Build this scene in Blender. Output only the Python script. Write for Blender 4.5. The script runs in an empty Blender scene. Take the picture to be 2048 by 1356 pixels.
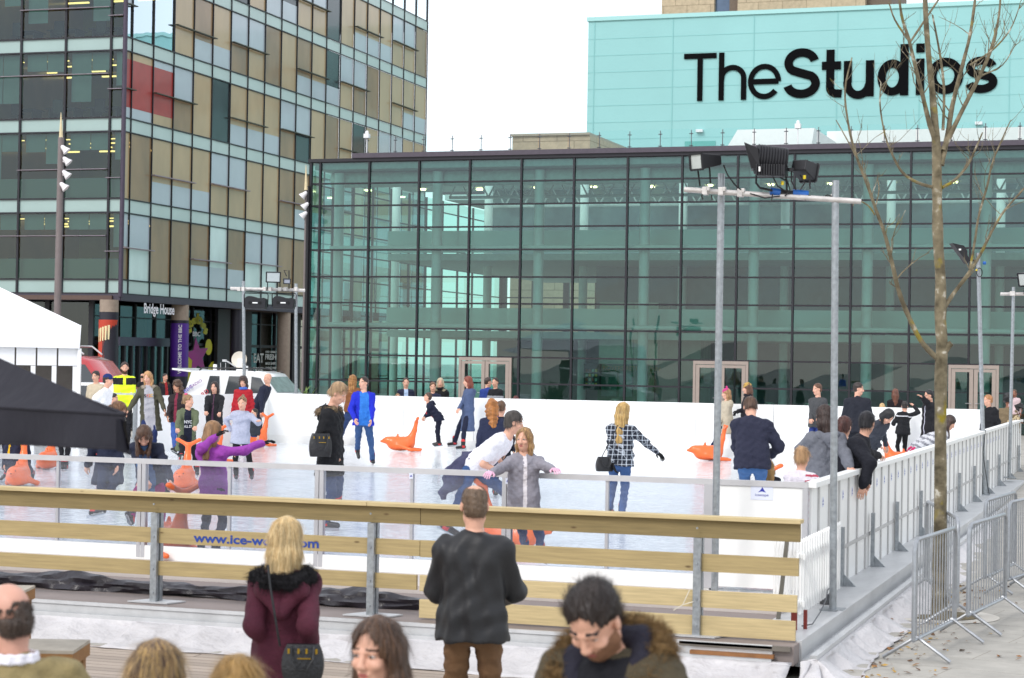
import bpy, bmesh, math, random
import numpy as np
from mathutils import Vector, Matrix
random.seed(7); np.random.seed(7)
SC = bpy.context.scene
COL = SC.collection
# ------------------------------------------------------------------ camera
FPX, YAW, PIT, ROL, CX, CY, HC = 3913.6, 0.328125, 0.0112745, 0.01646836, 1024., 678., 2.2
_cy, _sy = math.cos(YAW), math.sin(YAW)
_r = np.array([_cy, _sy, 0.]); FV = np.array([-_sy*math.cos(PIT), _cy*math.cos(PIT), math.sin(PIT)]); _u = np.cross(_r, FV)
RV = _r*math.cos(ROL)+_u*math.sin(ROL); UV = _u*math.cos(ROL)-_r*math.sin(ROL)
CAMP = np.array([0., 0., HC])
cd = bpy.data.cameras.new('camera'); cam = bpy.data.objects.new('camera', cd); COL.objects.link(cam)
cd.sensor_width = 36; cd.lens = 36*FPX/2048; cd.clip_start = .1; cd.clip_end = 3000
cam.matrix_world = Matrix(((RV[0], UV[0], -FV[0], 0), (RV[1], UV[1], -FV[1], 0), (RV[2], UV[2], -FV[2], HC), (0, 0, 0, 1)))
cd.dof.use_dof = True; cd.dof.focus_distance = 34; cd.dof.aperture_fstop = 4.8
SC.camera = cam
# ------------------------------------------------------------------ sky + light (bright flat overcast)
w = bpy.data.worlds.new("World"); SC.world = w; w.use_nodes = True
nt = w.node_tree; nt.nodes.clear()
o_ = nt.nodes.new('ShaderNodeOutputWorld'); bg = nt.nodes.new('ShaderNodeBackground'); bg2 = nt.nodes.new('ShaderNodeBackground')
sk = nt.nodes.new('ShaderNodeTexSky'); sk.sky_type = 'NISHITA'; sk.sun_disc = False
SUN_EL, SUN_AZ = math.radians(42), math.radians(200)
sk.sun_elevation = SUN_EL; sk.sun_rotation = SUN_AZ
bg.inputs['Strength'].default_value = .06
nt.links.new(sk.outputs[0], bg.inputs[0])
tc = nt.nodes.new('ShaderNodeTexCoord'); nz = nt.nodes.new('ShaderNodeTexNoise'); nz.inputs['Scale'].default_value = 2.2; nz.inputs['Detail'].default_value = 5
cr = nt.nodes.new('ShaderNodeValToRGB'); cr.color_ramp.elements[0].position = .3; cr.color_ramp.elements[0].color = (.8, .83, .88, 1)
cr.color_ramp.elements[1].position = .62; cr.color_ramp.elements[1].color = (1, 1, 1, 1)
nt.links.new(tc.outputs['Generated'], nz.inputs[0]); nt.links.new(nz.outputs[0], cr.inputs[0]); nt.links.new(cr.outputs[0], bg2.inputs[0])
bg2.inputs['Strength'].default_value = .98
ad = nt.nodes.new('ShaderNodeAddShader')
nt.links.new(bg.outputs[0], ad.inputs[0]); nt.links.new(bg2.outputs[0], ad.inputs[1]); nt.links.new(ad.outputs[0], o_.inputs[0])
sd = bpy.data.lights.new('sun', 'SUN'); sd.energy = 1.3; sd.angle = math.radians(14); sd.color = (1, .97, .93)
so = bpy.data.objects.new('sun', sd); COL.objects.link(so)
_sd = Vector((math.sin(SUN_AZ)*math.cos(SUN_EL), math.cos(SUN_AZ)*math.cos(SUN_EL), math.sin(SUN_EL)))
so.rotation_euler = _sd.to_track_quat('Z', 'Y').to_euler()
SC.view_settings.view_transform = 'Standard'; SC.view_settings.look = 'None'; SC.view_settings.exposure = .22; SC.view_settings.gamma = 1
SC.cycles.max_bounces = 10; SC.cycles.transparent_max_bounces = 24; SC.cycles.glossy_bounces = 4; SC.cycles.diffuse_bounces = 3
SC.cycles.caustics_reflective = False; SC.cycles.caustics_refractive = False
# ------------------------------------------------------------------ unprojection (a pixel of the 2048 px photo -> a 3D point)
def ray(x, y): return FV+RV*(x-CX)/FPX-UV*(y-CY)/FPX
def P(x, y, D): return CAMP+ray(x, y)*D
def G(x, y, z=0.):
    d = ray(x, y); return CAMP+d*(z-HC)/d[2]
def onY(x, y, Y): d = ray(x, y); return CAMP+d*Y/d[1]
def onX(x, y, X): d = ray(x, y); return CAMP+d*X/d[0]
def horiz(x): return 722.1+.0165*(x-1024)
# ------------------------------------------------------------------ materials
_M = {}
def lin(c):
    if isinstance(c, str):
        c = [int(c[i:i+2], 16)/255 for i in (0, 2, 4)]
        c = [v/12.92 if v <= .04045 else ((v+.055)/1.055)**2.4 for v in c]
    return (c[0], c[1], c[2], 1)
def mat(name, col, rough=.6, metal=0., var=.12, scale=6., bump=.0, bscale=30., stretch=(1, 1, 1), spec=.5, emit=0, coat=0, alpha=1, bdist=.02, detail=4):
    """principled material whose colour is broken up by noise; cached by its arguments"""
    c = lin(col)
    key = (name, c, rough, metal, var, scale, bump, bscale, stretch, spec, emit, coat, alpha)
    if key in _M: return _M[key]
    m = bpy.data.materials.new(name); m.use_nodes = True; n = m.node_tree; b = n.nodes['Principled BSDF']; _M[key] = m
    b.inputs['Roughness'].default_value = rough; b.inputs['Metallic'].default_value = metal; b.inputs['Specular IOR Level'].default_value = spec
    b.inputs['Base Color'].default_value = c
    if coat: b.inputs['Coat Weight'].default_value = coat; b.inputs['Coat Roughness'].default_value = .06
    if alpha < 1: b.inputs['Alpha'].default_value = alpha
    if emit: b.inputs['Emission Color'].default_value = c; b.inputs['Emission Strength'].default_value = emit
    if var or bump:
        t = n.nodes.new('ShaderNodeTexCoord'); mp = n.nodes.new('ShaderNodeMapping'); mp.inputs['Scale'].default_value = stretch
        n.links.new(t.outputs['Object'], mp.inputs[0])
    if var:
        z = n.nodes.new('ShaderNodeTexNoise'); z.inputs['Scale'].default_value = scale; z.inputs['Detail'].default_value = detail; z.inputs['Roughness'].default_value = .6
        n.links.new(mp.outputs[0], z.inputs[0])
        mr = n.nodes.new('ShaderNodeMapRange'); mr.inputs[1].default_value = .3; mr.inputs[2].default_value = .7; mr.inputs[3].default_value = 1-var; mr.inputs[4].default_value = 1+var
        n.links.new(z.outputs[0], mr.inputs[0])
        mx = n.nodes.new('ShaderNodeVectorMath'); mx.operation = 'SCALE'; mx.inputs[0].default_value = c[:3]
        n.links.new(mr.outputs[0], mx.inputs['Scale']); n.links.new(mx.outputs[0], b.inputs['Base Color'])
    if bump:
        z2 = n.nodes.new('ShaderNodeTexNoise'); z2.inputs['Scale'].default_value = bscale; z2.inputs['Detail'].default_value = 3
        n.links.new(mp.outputs[0], z2.inputs[0])
        bp = n.nodes.new('ShaderNodeBump'); bp.inputs['Strength'].default_value = bump; bp.inputs['Distance'].default_value = bdist
        n.links.new(z2.outputs[0], bp.inputs['Height']); n.links.new(bp.outputs[0], b.inputs['Normal'])
    return m
def glass(name, tint, refl=1.0, wav=.0, ior=1.5, wscale=.6, milky=0., mcol=(.8, .8, .8)):
    m = bpy.data.materials.new(name); m.use_nodes = True; n = m.node_tree; n.nodes.clear()
    out = n.nodes.new('ShaderNodeOutputMaterial'); tr = n.nodes.new('ShaderNodeBsdfTransparent'); tr.inputs[0].default_value = (*tint, 1)
    gl = n.nodes.new('ShaderNodeBsdfGlossy'); gl.inputs['Roughness'].default_value = .01; gl.inputs[0].default_value = (.8, .92, 1, 1)
    fr = n.nodes.new('ShaderNodeFresnel'); fr.inputs[0].default_value = ior
    mu = n.nodes.new('ShaderNodeMath'); mu.operation = 'MULTIPLY'; mu.inputs[1].default_value = refl; mu.use_clamp = True
    mx = n.nodes.new('ShaderNodeMixShader')
    n.links.new(fr.outputs[0], mu.inputs[0]); n.links.new(mu.outputs[0], mx.inputs[0]); n.links.new(tr.outputs[0], mx.inputs[1]); n.links.new(gl.outputs[0], mx.inputs[2])
    last = mx
    if milky:
        df = n.nodes.new('ShaderNodeBsdfDiffuse'); df.inputs[0].default_value = (*mcol, 1); m2 = n.nodes.new('ShaderNodeMixShader'); m2.inputs[0].default_value = milky
        n.links.new(mx.outputs[0], m2.inputs[1]); n.links.new(df.outputs[0], m2.inputs[2]); last = m2
    if wav:
        t = n.nodes.new('ShaderNodeTexCoord'); z = n.nodes.new('ShaderNodeTexNoise'); z.inputs['Scale'].default_value = wscale; z.inputs['Detail'].default_value = 1.5
        n.links.new(t.outputs['Object'], z.inputs[0])
        bp = n.nodes.new('ShaderNodeBump'); bp.inputs['Strength'].default_value = wav; bp.inputs['Distance'].default_value = .05
        n.links.new(z.outputs[0], bp.inputs['Height']); n.links.new(bp.outputs[0], gl.inputs['Normal'])
    n.links.new(last.outputs[0], out.inputs[0]); return m
# ------------------------------------------------------------------ mesh building
class MB:
    """collects quads/triangles of ONE mesh; material slots by index"""
    def __init__(s): s.v = []; s.f = []; s.m = []; s.sm = False
    def add(s, vs, fs, mi=0):
        o = len(s.v); s.v += [tuple(float(q) for q in v) for v in vs]; s.f += [tuple(i+o for i in f) for f in fs]; s.m += [mi]*len(fs); return s
    def box(s, a, b, mi=0, T=None):
        x0, x1 = min(a[0], b[0]), max(a[0], b[0]); y0, y1 = min(a[1], b[1]), max(a[1], b[1]); z0, z1 = min(a[2], b[2]), max(a[2], b[2])
        vs = [(x0, y0, z0), (x1, y0, z0), (x1, y1, z0), (x0, y1, z0), (x0, y0, z1), (x1, y0, z1), (x1, y1, z1), (x0, y1, z1)]
        if T is not None: vs = [tuple(T @ Vector(v)) for v in vs]
        return s.add(vs, [(3, 2, 1, 0), (4, 5, 6, 7), (0, 1, 5, 4), (1, 2, 6, 5), (2, 3, 7, 6), (3, 0, 4, 7)], mi)
    def cbox(s, c, sz, mi=0, T=None):
        return s.box([c[i]-sz[i]/2 for i in range(3)], [c[i]+sz[i]/2 for i in range(3)], mi, T)
    def bar(s, a, b, w, h=None, mi=0, up=(0, 0, 1)):
        """rectangular bar from a to b"""
        a = Vector(a); b = Vector(b); d = (b-a).normalized(); up = Vector(up)
        if abs(d.dot(up)) > .98: up = Vector((0, 1, 0))
        x = d.cross(up).normalized(); y = x.cross(d); h = h or w
        vs = [p+x*sx*w/2+y*sy*h/2 for p in (a, b) for sx, sy in ((-1, -1), (1, -1), (1, 1), (-1, 1))]
        return s.add(vs, [(0, 1, 2, 3), (7, 6, 5, 4), (4, 5, 1, 0), (5, 6, 2, 1), (6, 7, 3, 2), (7, 4, 0, 3)], mi)
    def tube(s, pts, r, n=8, mi=0, cap=True):
        """round tube through pts; r a number or one per point"""
        pts = [Vector(p) for p in pts]; k = len(pts); rs = [r]*k if not hasattr(r, '__len__') else list(r)
        vs = []; fs = []; px = None
        for i, p in enumerate(pts):
            d = (pts[min(i+1, k-1)]-pts[max(i-1, 0)])
            d = d.normalized() if d.length > 1e-9 else Vector((0, 0, 1))
            if px is None: px = d.orthogonal().normalized()
            px = (px-d*px.dot(d)); px = px.normalized() if px.length > 1e-6 else d.orthogonal().normalized(); py = d.cross(px)
            for j in range(n): a = 2*math.pi*j/n; vs.append(p+px*math.cos(a)*rs[i]+py*math.sin(a)*rs[i])
        for i in range(k-1):
            for j in range(n): j2 = (j+1) % n; fs.append((i*n+j, i*n+j2, (i+1)*n+j2, (i+1)*n+j))
        if cap: fs.append(tuple(range(n-1, -1, -1))); fs.append(tuple((k-1)*n+j for j in range(n)))
        return s.add(vs, fs, mi)
    def prism(s, prof, o, ux, uy, dp, mi=0):
        """polygon prof (2D) in plane o+ux*a+uy*b, extruded by vector dp"""
        o, ux, uy, dp = map(Vector, (o, ux, uy, dp)); n = len(prof)
        vs = [o+ux*a+uy*b for a, b in prof]+[o+ux*a+uy*b+dp for a, b in prof]
        return s.add(vs, [tuple(range(n-1, -1, -1)), tuple(range(n, 2*n))]+[(i, (i+1) % n, n+(i+1) % n, n+i) for i in range(n)], mi)
    def lathe(s, prof, c=(0, 0, 0), n=20, mi=0, T=None):
        vs = []; fs = []
        for r, z in prof:
            for j in range(n): a = 2*math.pi*j/n; vs.append(Vector((c[0]+r*math.cos(a), c[1]+r*math.sin(a), c[2]+z)))
        if T is not None: vs = [T @ v for v in vs]
        for i in range(len(prof)-1):
            for j in range(n): j2 = (j+1) % n; fs.append((i*n+j, i*n+j2, (i+1)*n+j2, (i+1)*n+j))
        return s.add(vs, fs, mi)
    def grid(s, fn, nu, nv, mi=0):
        vs = [fn(i/nu, j/nv) for j in range(nv+1) for i in range(nu+1)]
        return s.add(vs, [(j*(nu+1)+i, j*(nu+1)+i+1, (j+1)*(nu+1)+i+1, (j+1)*(nu+1)+i) for j in range(nv) for i in range(nu)], mi)
    def build(s, name, mats, parent=None, smooth=None, org=None, bevel=0):
        me = bpy.data.meshes.new(name); v = s.v
        if org is not None: v = [(a-org[0], b-org[1], c-org[2]) for a, b, c in v]
        me.from_pydata(v, [], s.f)
        for m in (mats if isinstance(mats, (list, tuple)) else [mats]): me.materials.append(m)
        me.polygons.foreach_set('material_index', s.m)
        if smooth if smooth is not None else s.sm:
            me.polygons.foreach_set('use_smooth', [True]*len(s.f)); 
            try: me.set_sharp_from_angle(angle=math.radians(40))
            except Exception: pass
        me.update()
        o = bpy.data.objects.new(name, me); COL.objects.link(o)
        if org is not None: o.location = org
        if parent is not None:
            o.parent = parent
            o.matrix_parent_inverse = parent.matrix_basis.inverted()
        if bevel:
            bv = o.modifiers.new('bevel', 'BEVEL'); bv.width = bevel; bv.segments = 2; bv.limit_method = 'ANGLE'
        return o
def tag(o, label=None, cat=None, group=None, kind=None):
    if label: o['label'] = label
    if cat: o['category'] = cat
    if group: o['group'] = group
    if kind: o['kind'] = kind
    return o
def empty(name, loc=(0, 0, 0), label=None, cat=None, group=None, rz=0.):
    o = bpy.data.objects.new(name, None); COL.objects.link(o); o.location = Vector([float(q) for q in loc]); o.rotation_euler = (0, 0, rz); o.empty_display_size = .2
    return tag(o, label, cat, group)
def copy_tree(o, parent=None):
    c = o.copy(); COL.objects.link(c); c.parent = parent
    for ch in list(o.children): copy_tree(ch, c)
    return c
_meshT = {}
def text_geo(s, size=1., bold=0., align='CENTER'):
    """vertices, faces of a line of lettering in the XY plane, centred"""
    k = (s, size, bold, align)
    if k in _meshT: return _meshT[k]
    c = bpy.data.curves.new('lettering', 'FONT'); c.body = s; c.size = size; c.align_x = align; c.align_y = 'CENTER'; c.offset = bold; c.resolution_u = 3
    t = bpy.data.objects.new('lettering', c); COL.objects.link(t); dg = bpy.context.evaluated_depsgraph_get()
    me = bpy.data.meshes.new_from_object(t.evaluated_get(dg)); r = ([tuple(v.co) for v in me.vertices], [tuple(p.vertices) for p in me.polygons])
    bpy.data.objects.remove(t); bpy.data.curves.remove(c); bpy.data.meshes.remove(me); _meshT[k] = r
    return r
def lettering(s, name, o, ux, uy, m, parent=None, width=None, height=None, bold=0., curve=None):
    """text laid on plane o+ux*x+uy*y; scaled to a total width/height"""
    v, f = text_geo(s, 1., bold); xs = [q[0] for q in v]; ys = [q[1] for q in v]
    cx, cyy = (min(xs)+max(xs))/2, (min(ys)+max(ys))/2
    sx = width/(max(xs)-min(xs)) if width else 1; sy = height/(max(ys)-min(ys)) if height else sx
    if not width: sx = sy
    o, ux, uy = Vector(o), Vector(ux), Vector(uy)
    mb = MB(); fn = curve or (lambda a, b: o+ux*a+uy*b)
    mb.add([fn((q[0]-cx)*sx, (q[1]-cyy)*sy) for q in v], f)
    return mb.build(name, m, parent)
# ------------------------------------------------------------------ implicit-surface figures
def smin(a, b, k):
    h = np.maximum(k-np.abs(a-b), 0)/k; return np.minimum(a, b)-h*h*k*.25
class SDF:
    def __init__(s): s.p = []
    def cone(s, a, b, ra, rb=None, k=.03): s.p.append(('c', np.array(a, float), np.array(b, float), ra, ra if rb is None else rb, k)); return s
    def ell(s, c, r, R=None, k=.02, neg=False): s.p.append(('n' if neg else 'e', np.array(c, float), np.array(r, float), np.eye(3) if R is None else R, 0, k)); return s
    def cut(s, fn): s.p.append(('f', fn)); return s
    def bounds(s):
        lo = []; hi = []
        for q in s.p:
            if q[0] == 'c': R = max(q[3], q[4]); lo.append(np.minimum(q[1], q[2])-R); hi.append(np.maximum(q[1], q[2])+R)
            elif q[0] == 'e': R = q[2].max(); lo.append(q[1]-R); hi.append(q[1]+R)
        return np.min(lo, 0), np.max(hi, 0)
    def mesh(s, h, noise=None):
        lo, hi = s.bounds(); lo = lo-2.5*h-.01; hi = hi+2.5*h+.01
        n = np.ceil((hi-lo)/h).astype(int)+1
        ax = [lo[i]+h*np.arange(n[i]) for i in range(3)]
        V = np.full(n, .06)
        for q in s.p:
            if q[0] == 'f':
                X, Y, Z = np.meshgrid(*ax, indexing='ij'); V = q[1](V, X, Y, Z); continue
            k = q[5]; mg = k+2*h+.012
            if q[0] == 'c': R = max(q[3], q[4]); a = np.minimum(q[1], q[2])-R-mg; b = np.maximum(q[1], q[2])+R+mg
            else: R = q[2].max(); a = q[1]-R-mg; b = q[1]+R+mg
            i0 = np.maximum(np.floor((a-lo)/h).astype(int), 0); i1 = np.minimum(np.ceil((b-lo)/h).astype(int)+1, n)
            if (i1 <= i0).any(): continue
            sl = tuple(slice(i0[t], i1[t]) for t in range(3))
            X, Y, Z = np.meshgrid(*[ax[t][sl[t]] for t in range(3)], indexing='ij')
            if q[0] == 'c':
                A, B = q[1], q[2]; d = B-A; L = max(d@d, 1e-9)
                t = np.clip(((X-A[0])*d[0]+(Y-A[1])*d[1]+(Z-A[2])*d[2])/L, 0, 1)
                D = np.sqrt((X-A[0]-t*d[0])**2+(Y-A[1]-t*d[1])**2+(Z-A[2]-t*d[2])**2)-(q[3]+(q[4]-q[3])*t)
                V[sl] = smin(V[sl], D, k)
            else:
                Rm = q[3]; dx, dy, dz = X-q[1][0], Y-q[1][1], Z-q[1][2]
                qx = (dx*Rm[0, 0]+dy*Rm[1, 0]+dz*Rm[2, 0]); qy = (dx*Rm[0, 1]+dy*Rm[1, 1]+dz*Rm[2, 1]); qz = (dx*Rm[0, 2]+dy*Rm[1, 2]+dz*Rm[2, 2])
                r = q[2]; k0 = np.sqrt((qx/r[0])**2+(qy/r[1])**2+(qz/r[2])**2); k1 = np.sqrt((qx/r[0]**2)**2+(qy/r[1]**2)**2+(qz/r[2]**2)**2)+1e-9
                D = k0*(k0-1)/k1
                V[sl] = smin(V[sl], D, k) if q[0] == 'e' else -smin(-V[sl], D, k)
        if noise: 
            X, Y, Z = np.meshgrid(*ax, indexing='ij'); V = V+noise(X, Y, Z)
        V[0] = V[-1] = .05; V[:, 0] = V[:, -1] = .05; V[:, :, 0] = V[:, :, -1] = .05
        return nets(V, lo, h)
def nets(V, lo, h):
    S = V < 0; n = np.array(V.shape); cs = n-1
    acc = np.zeros((*cs, 3)); cnt = np.zeros(cs); quads = []
    idx = np.arange(cs.prod()).reshape(cs)
    for a in range(3):
        o = [0, 0, 0]; s0 = [slice(None)]*3; s1 = [slice(None)]*3; s0[a] = slice(0, -1); s1[a] = slice(1, None)
        A = V[tuple(s0)]; B = V[tuple(s1)]; C = S[tuple(s0)] != S[tuple(s1)]
        I = np.argwhere(C)
        if not len(I): continue
        va = A[C]; vb = B[C]; t = va/(va-vb); pt = I.astype(float); pt[:, a] += t
        b, c = (a+1) % 3, (a+2) % 3
        ok = (I[:, b] > 0) & (I[:, c] > 0) & (I[:, b] < cs[b]) & (I[:, c] < cs[c]); I = I[ok]; pt = pt[ok]; fl = va[ok] < 0
        cells = []
        for db, dc in ((-1, -1), (0, -1), (0, 0), (-1, 0)):
            J = I.copy(); J[:, b] += db; J[:, c] += dc; J = (J[:, 0], J[:, 1], J[:, 2]); li = idx[J]; cells.append(li)
            np.add.at(acc.reshape(-1, 3), li, pt); np.add.at(cnt.reshape(-1), li, 1)
        Q = np.stack(cells, 1); Q[~fl] = Q[~fl][:, ::-1]; quads.append(Q)
    if not quads: return np.zeros((0, 3)), np.zeros((0, 4), int)
    Q = np.concatenate(quads); c = cnt.reshape(-1); u, inv = np.unique(Q, return_inverse=True)
    v = acc.reshape(-1, 3)[u]/c[u][:, None]*h+lo
    return v, inv.reshape(-1, 4)
def np_obj(name, v, q, mats, mi=None, parent=None, smooth=True):
    me = bpy.data.meshes.new(name); n = len(v); m = len(q)
    me.vertices.add(n); me.vertices.foreach_set('co', np.asarray(v, np.float32).ravel())
    me.loops.add(m*4); me.loops.foreach_set('vertex_index', np.asarray(q, np.int32).ravel())
    me.polygons.add(m); me.polygons.foreach_set('loop_start', np.arange(0, m*4, 4, dtype=np.int32)); me.polygons.foreach_set('loop_total', np.full(m, 4, np.int32))
    for mm in (mats if isinstance(mats, (list, tuple)) else [mats]): me.materials.append(mm)
    if mi is not None: me.polygons.foreach_set('material_index', np.asarray(mi, np.int32))
    me.polygons.foreach_set('use_smooth', np.ones(m, bool)); me.update(calc_edges=True); me.validate()
    o = bpy.data.objects.new(name, me); COL.objects.link(o)
    if parent is not None: o.parent = parent
    return o
def rotm(ax, deg):
    a = math.radians(deg); c, s = math.cos(a), math.sin(a)
    return np.array({'x': [[1, 0, 0], [0, c, -s], [0, s, c]], 'y': [[c, 0, s], [0, 1, 0], [-s, 0, c]], 'z': [[c, -s, 0], [s, c, 0], [0, 0, 1]]}[ax])
def ik(a, b, l1, l2, hint):
    a, b, hint = np.array(a, float), np.array(b, float), np.array(hint, float)
    d = b-a; L = np.linalg.norm(d); mx = (l1+l2)*.995
    if L > mx: b = a+d/L*mx; d = b-a; L = mx
    L = max(L, abs(l1-l2)+.02); u = d/np.linalg.norm(d); x = (l1*l1-l2*l2+L*L)/(2*L); hh = math.sqrt(max(l1*l1-x*x, 0))
    p = hint-u*(hint@u); p = p/max(np.linalg.norm(p), 1e-6)
    return a+u*x+p*hh, b
def basis(y, z):
    y = y/np.linalg.norm(y); x = np.cross(y, z); x = x/max(np.linalg.norm(x), 1e-6); z = np.cross(x, y); return np.stack([x, y, z], 1)
def wrinkle(amp, seed=0., fr=1.):
    amp = amp*1.2
    r = np.random.RandomState(int(seed*10)+3); W = [(r.normal(size=3)*np.array([16, 16, 26])*fr*(1.5**i), r.uniform(0, 6), amp/(1.35**i)) for i in range(5)]
    def f(X, Y, Z):
        t = 0
        for w_, ph, a in W: t = t+a*np.sin(X*w_[0]+Y*w_[1]+Z*w_[2]+ph+1.5*np.sin(Z*9*fr+ph+X*7))
        return t*.5
    return f
def strands(name, V, Q, m, parent, n, L, w_, flow=None, out=.25, jit=.3, seed=1, mats=None, keep=None):
    """short thin hair blades rooted on a surface, combed along flow"""
    r = np.random.RandomState(seed); fi = r.randint(0, len(Q), n)
    if keep is not None: fi = fi[keep(V[Q[fi]].mean(1))]; n = len(fi)
    if n < 2: return None
    P4 = V[Q[fi]]; c = P4.mean(1)+(P4[:, 0]-P4[:, 2])*r.uniform(-.5, .5, (n, 1))
    nr = np.cross(P4[:, 2]-P4[:, 0], P4[:, 3]-P4[:, 1]); nr /= np.linalg.norm(nr, axis=1)[:, None]+1e-9
    fl = nr if flow is None else flow-nr*(nr @ flow)[:, None]
    if flow is not None: fl /= np.linalg.norm(fl, axis=1)[:, None]+1e-6
    d = fl*(1 if flow is not None else .6)+nr*out+r.normal(size=(n, 3))*jit; d /= np.linalg.norm(d, axis=1)[:, None]
    sd = np.cross(d, nr+.01); sd /= np.linalg.norm(sd, axis=1)[:, None]+1e-9; LL = L*r.uniform(.5, 1.2, (n, 1)); dr = np.array([0, 0, -1.])
    p1 = c+d*LL*.5; p2 = p1+(d+dr*.35)*LL*.45; w2 = w_*.5
    VV = np.stack([c-sd*w2, c+sd*w2, p1+sd*w2*.8, p1-sd*w2*.8, p2+sd*w2*.15, p2-sd*w2*.15], 1).reshape(-1, 3); b = np.arange(n)[:, None]*6
    QQ = np.concatenate([b+np.array([0, 1, 2, 3]), b+np.array([3, 2, 4, 5])])
    return np_obj(name, VV, QQ, m, None if mats is None else np.tile(r.randint(0, mats, n), 2), parent)
SKIN = {'p': 'd9a58c', 't': 'c58d70', 'd': '8a5a44', 'r': 'cf9c88'}
def skinm(c): return mat('skin', SKIN[c], .5, var=.07, scale=14, bump=.08, bscale=120)
def cloth(c, rough=.85, bump=.6, name='cloth', var=.14):
    if not isinstance(c, str): return c
    return mat(name, c, rough, var=var*.7, scale=30, bump=bump, bscale=22, bdist=.03, spec=.3)
def denim(c='3b5578'): return mat('denim', c, .85, var=.22, scale=9, bump=.3, bscale=40, stretch=(1, 1, .5), spec=.25)
def hairm(c, c2=None): return mat('hair', c, .42, var=.42, scale=26, bump=.6, bscale=60, stretch=(1, 1, .13), bdist=.02, spec=.5)
def hand_sdf(Sd, w, d, up, s, side, curl=30., grip=False):
    """palm + four fingers + thumb starting at wrist w, pointing along d, back of the hand towards up"""
    B = basis(d, up); x, y, z = B[:, 0]*side, B[:, 1], B[:, 2]
    L = s
    pt = lambda a, b, c: w+(x*a+y*b+z*c)*L
    for q in (-.026, -.009, .009, .026): Sd.cone(pt(q*.7, .0, 0), pt(q, .075, 0), .0135*L, .0125*L, .012)
    cu = 75 if grip else curl
    for i, (q, ln, r) in enumerate(((-.03, .062, .0078), (-.0105, .073, .0085), (.0105, .078, .0088), (.03, .068, .0085))):
        a1 = math.radians(cu*.6+3*i); a2 = math.radians(cu*1.35+4*i)
        p0 = pt(q, .078, 0); sp = q*.5 if not grip else 0
        p1 = p0+(x*sp+y*math.cos(a1)-z*math.sin(a1))*ln*.55*L; p2 = p1+(x*sp+y*math.cos(a2)-z*math.sin(a2))*ln*.5*L
        Sd.cone(p0, p1, r*L, r*.93*L, .004); Sd.cone(p1, p2, r*.93*L, r*.8*L, .004)
    t0 = pt(.024, .022, -.004); t1 = pt(.052, .052, -.014 if not grip else -.03); t2 = pt(.058 if not grip else .03, .084, -.024 if not grip else -.045)
    Sd.cone(t0, t1, .0125*L, .0105*L, .006); Sd.cone(t1, t2, .0105*L, .0085*L, .004)
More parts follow.
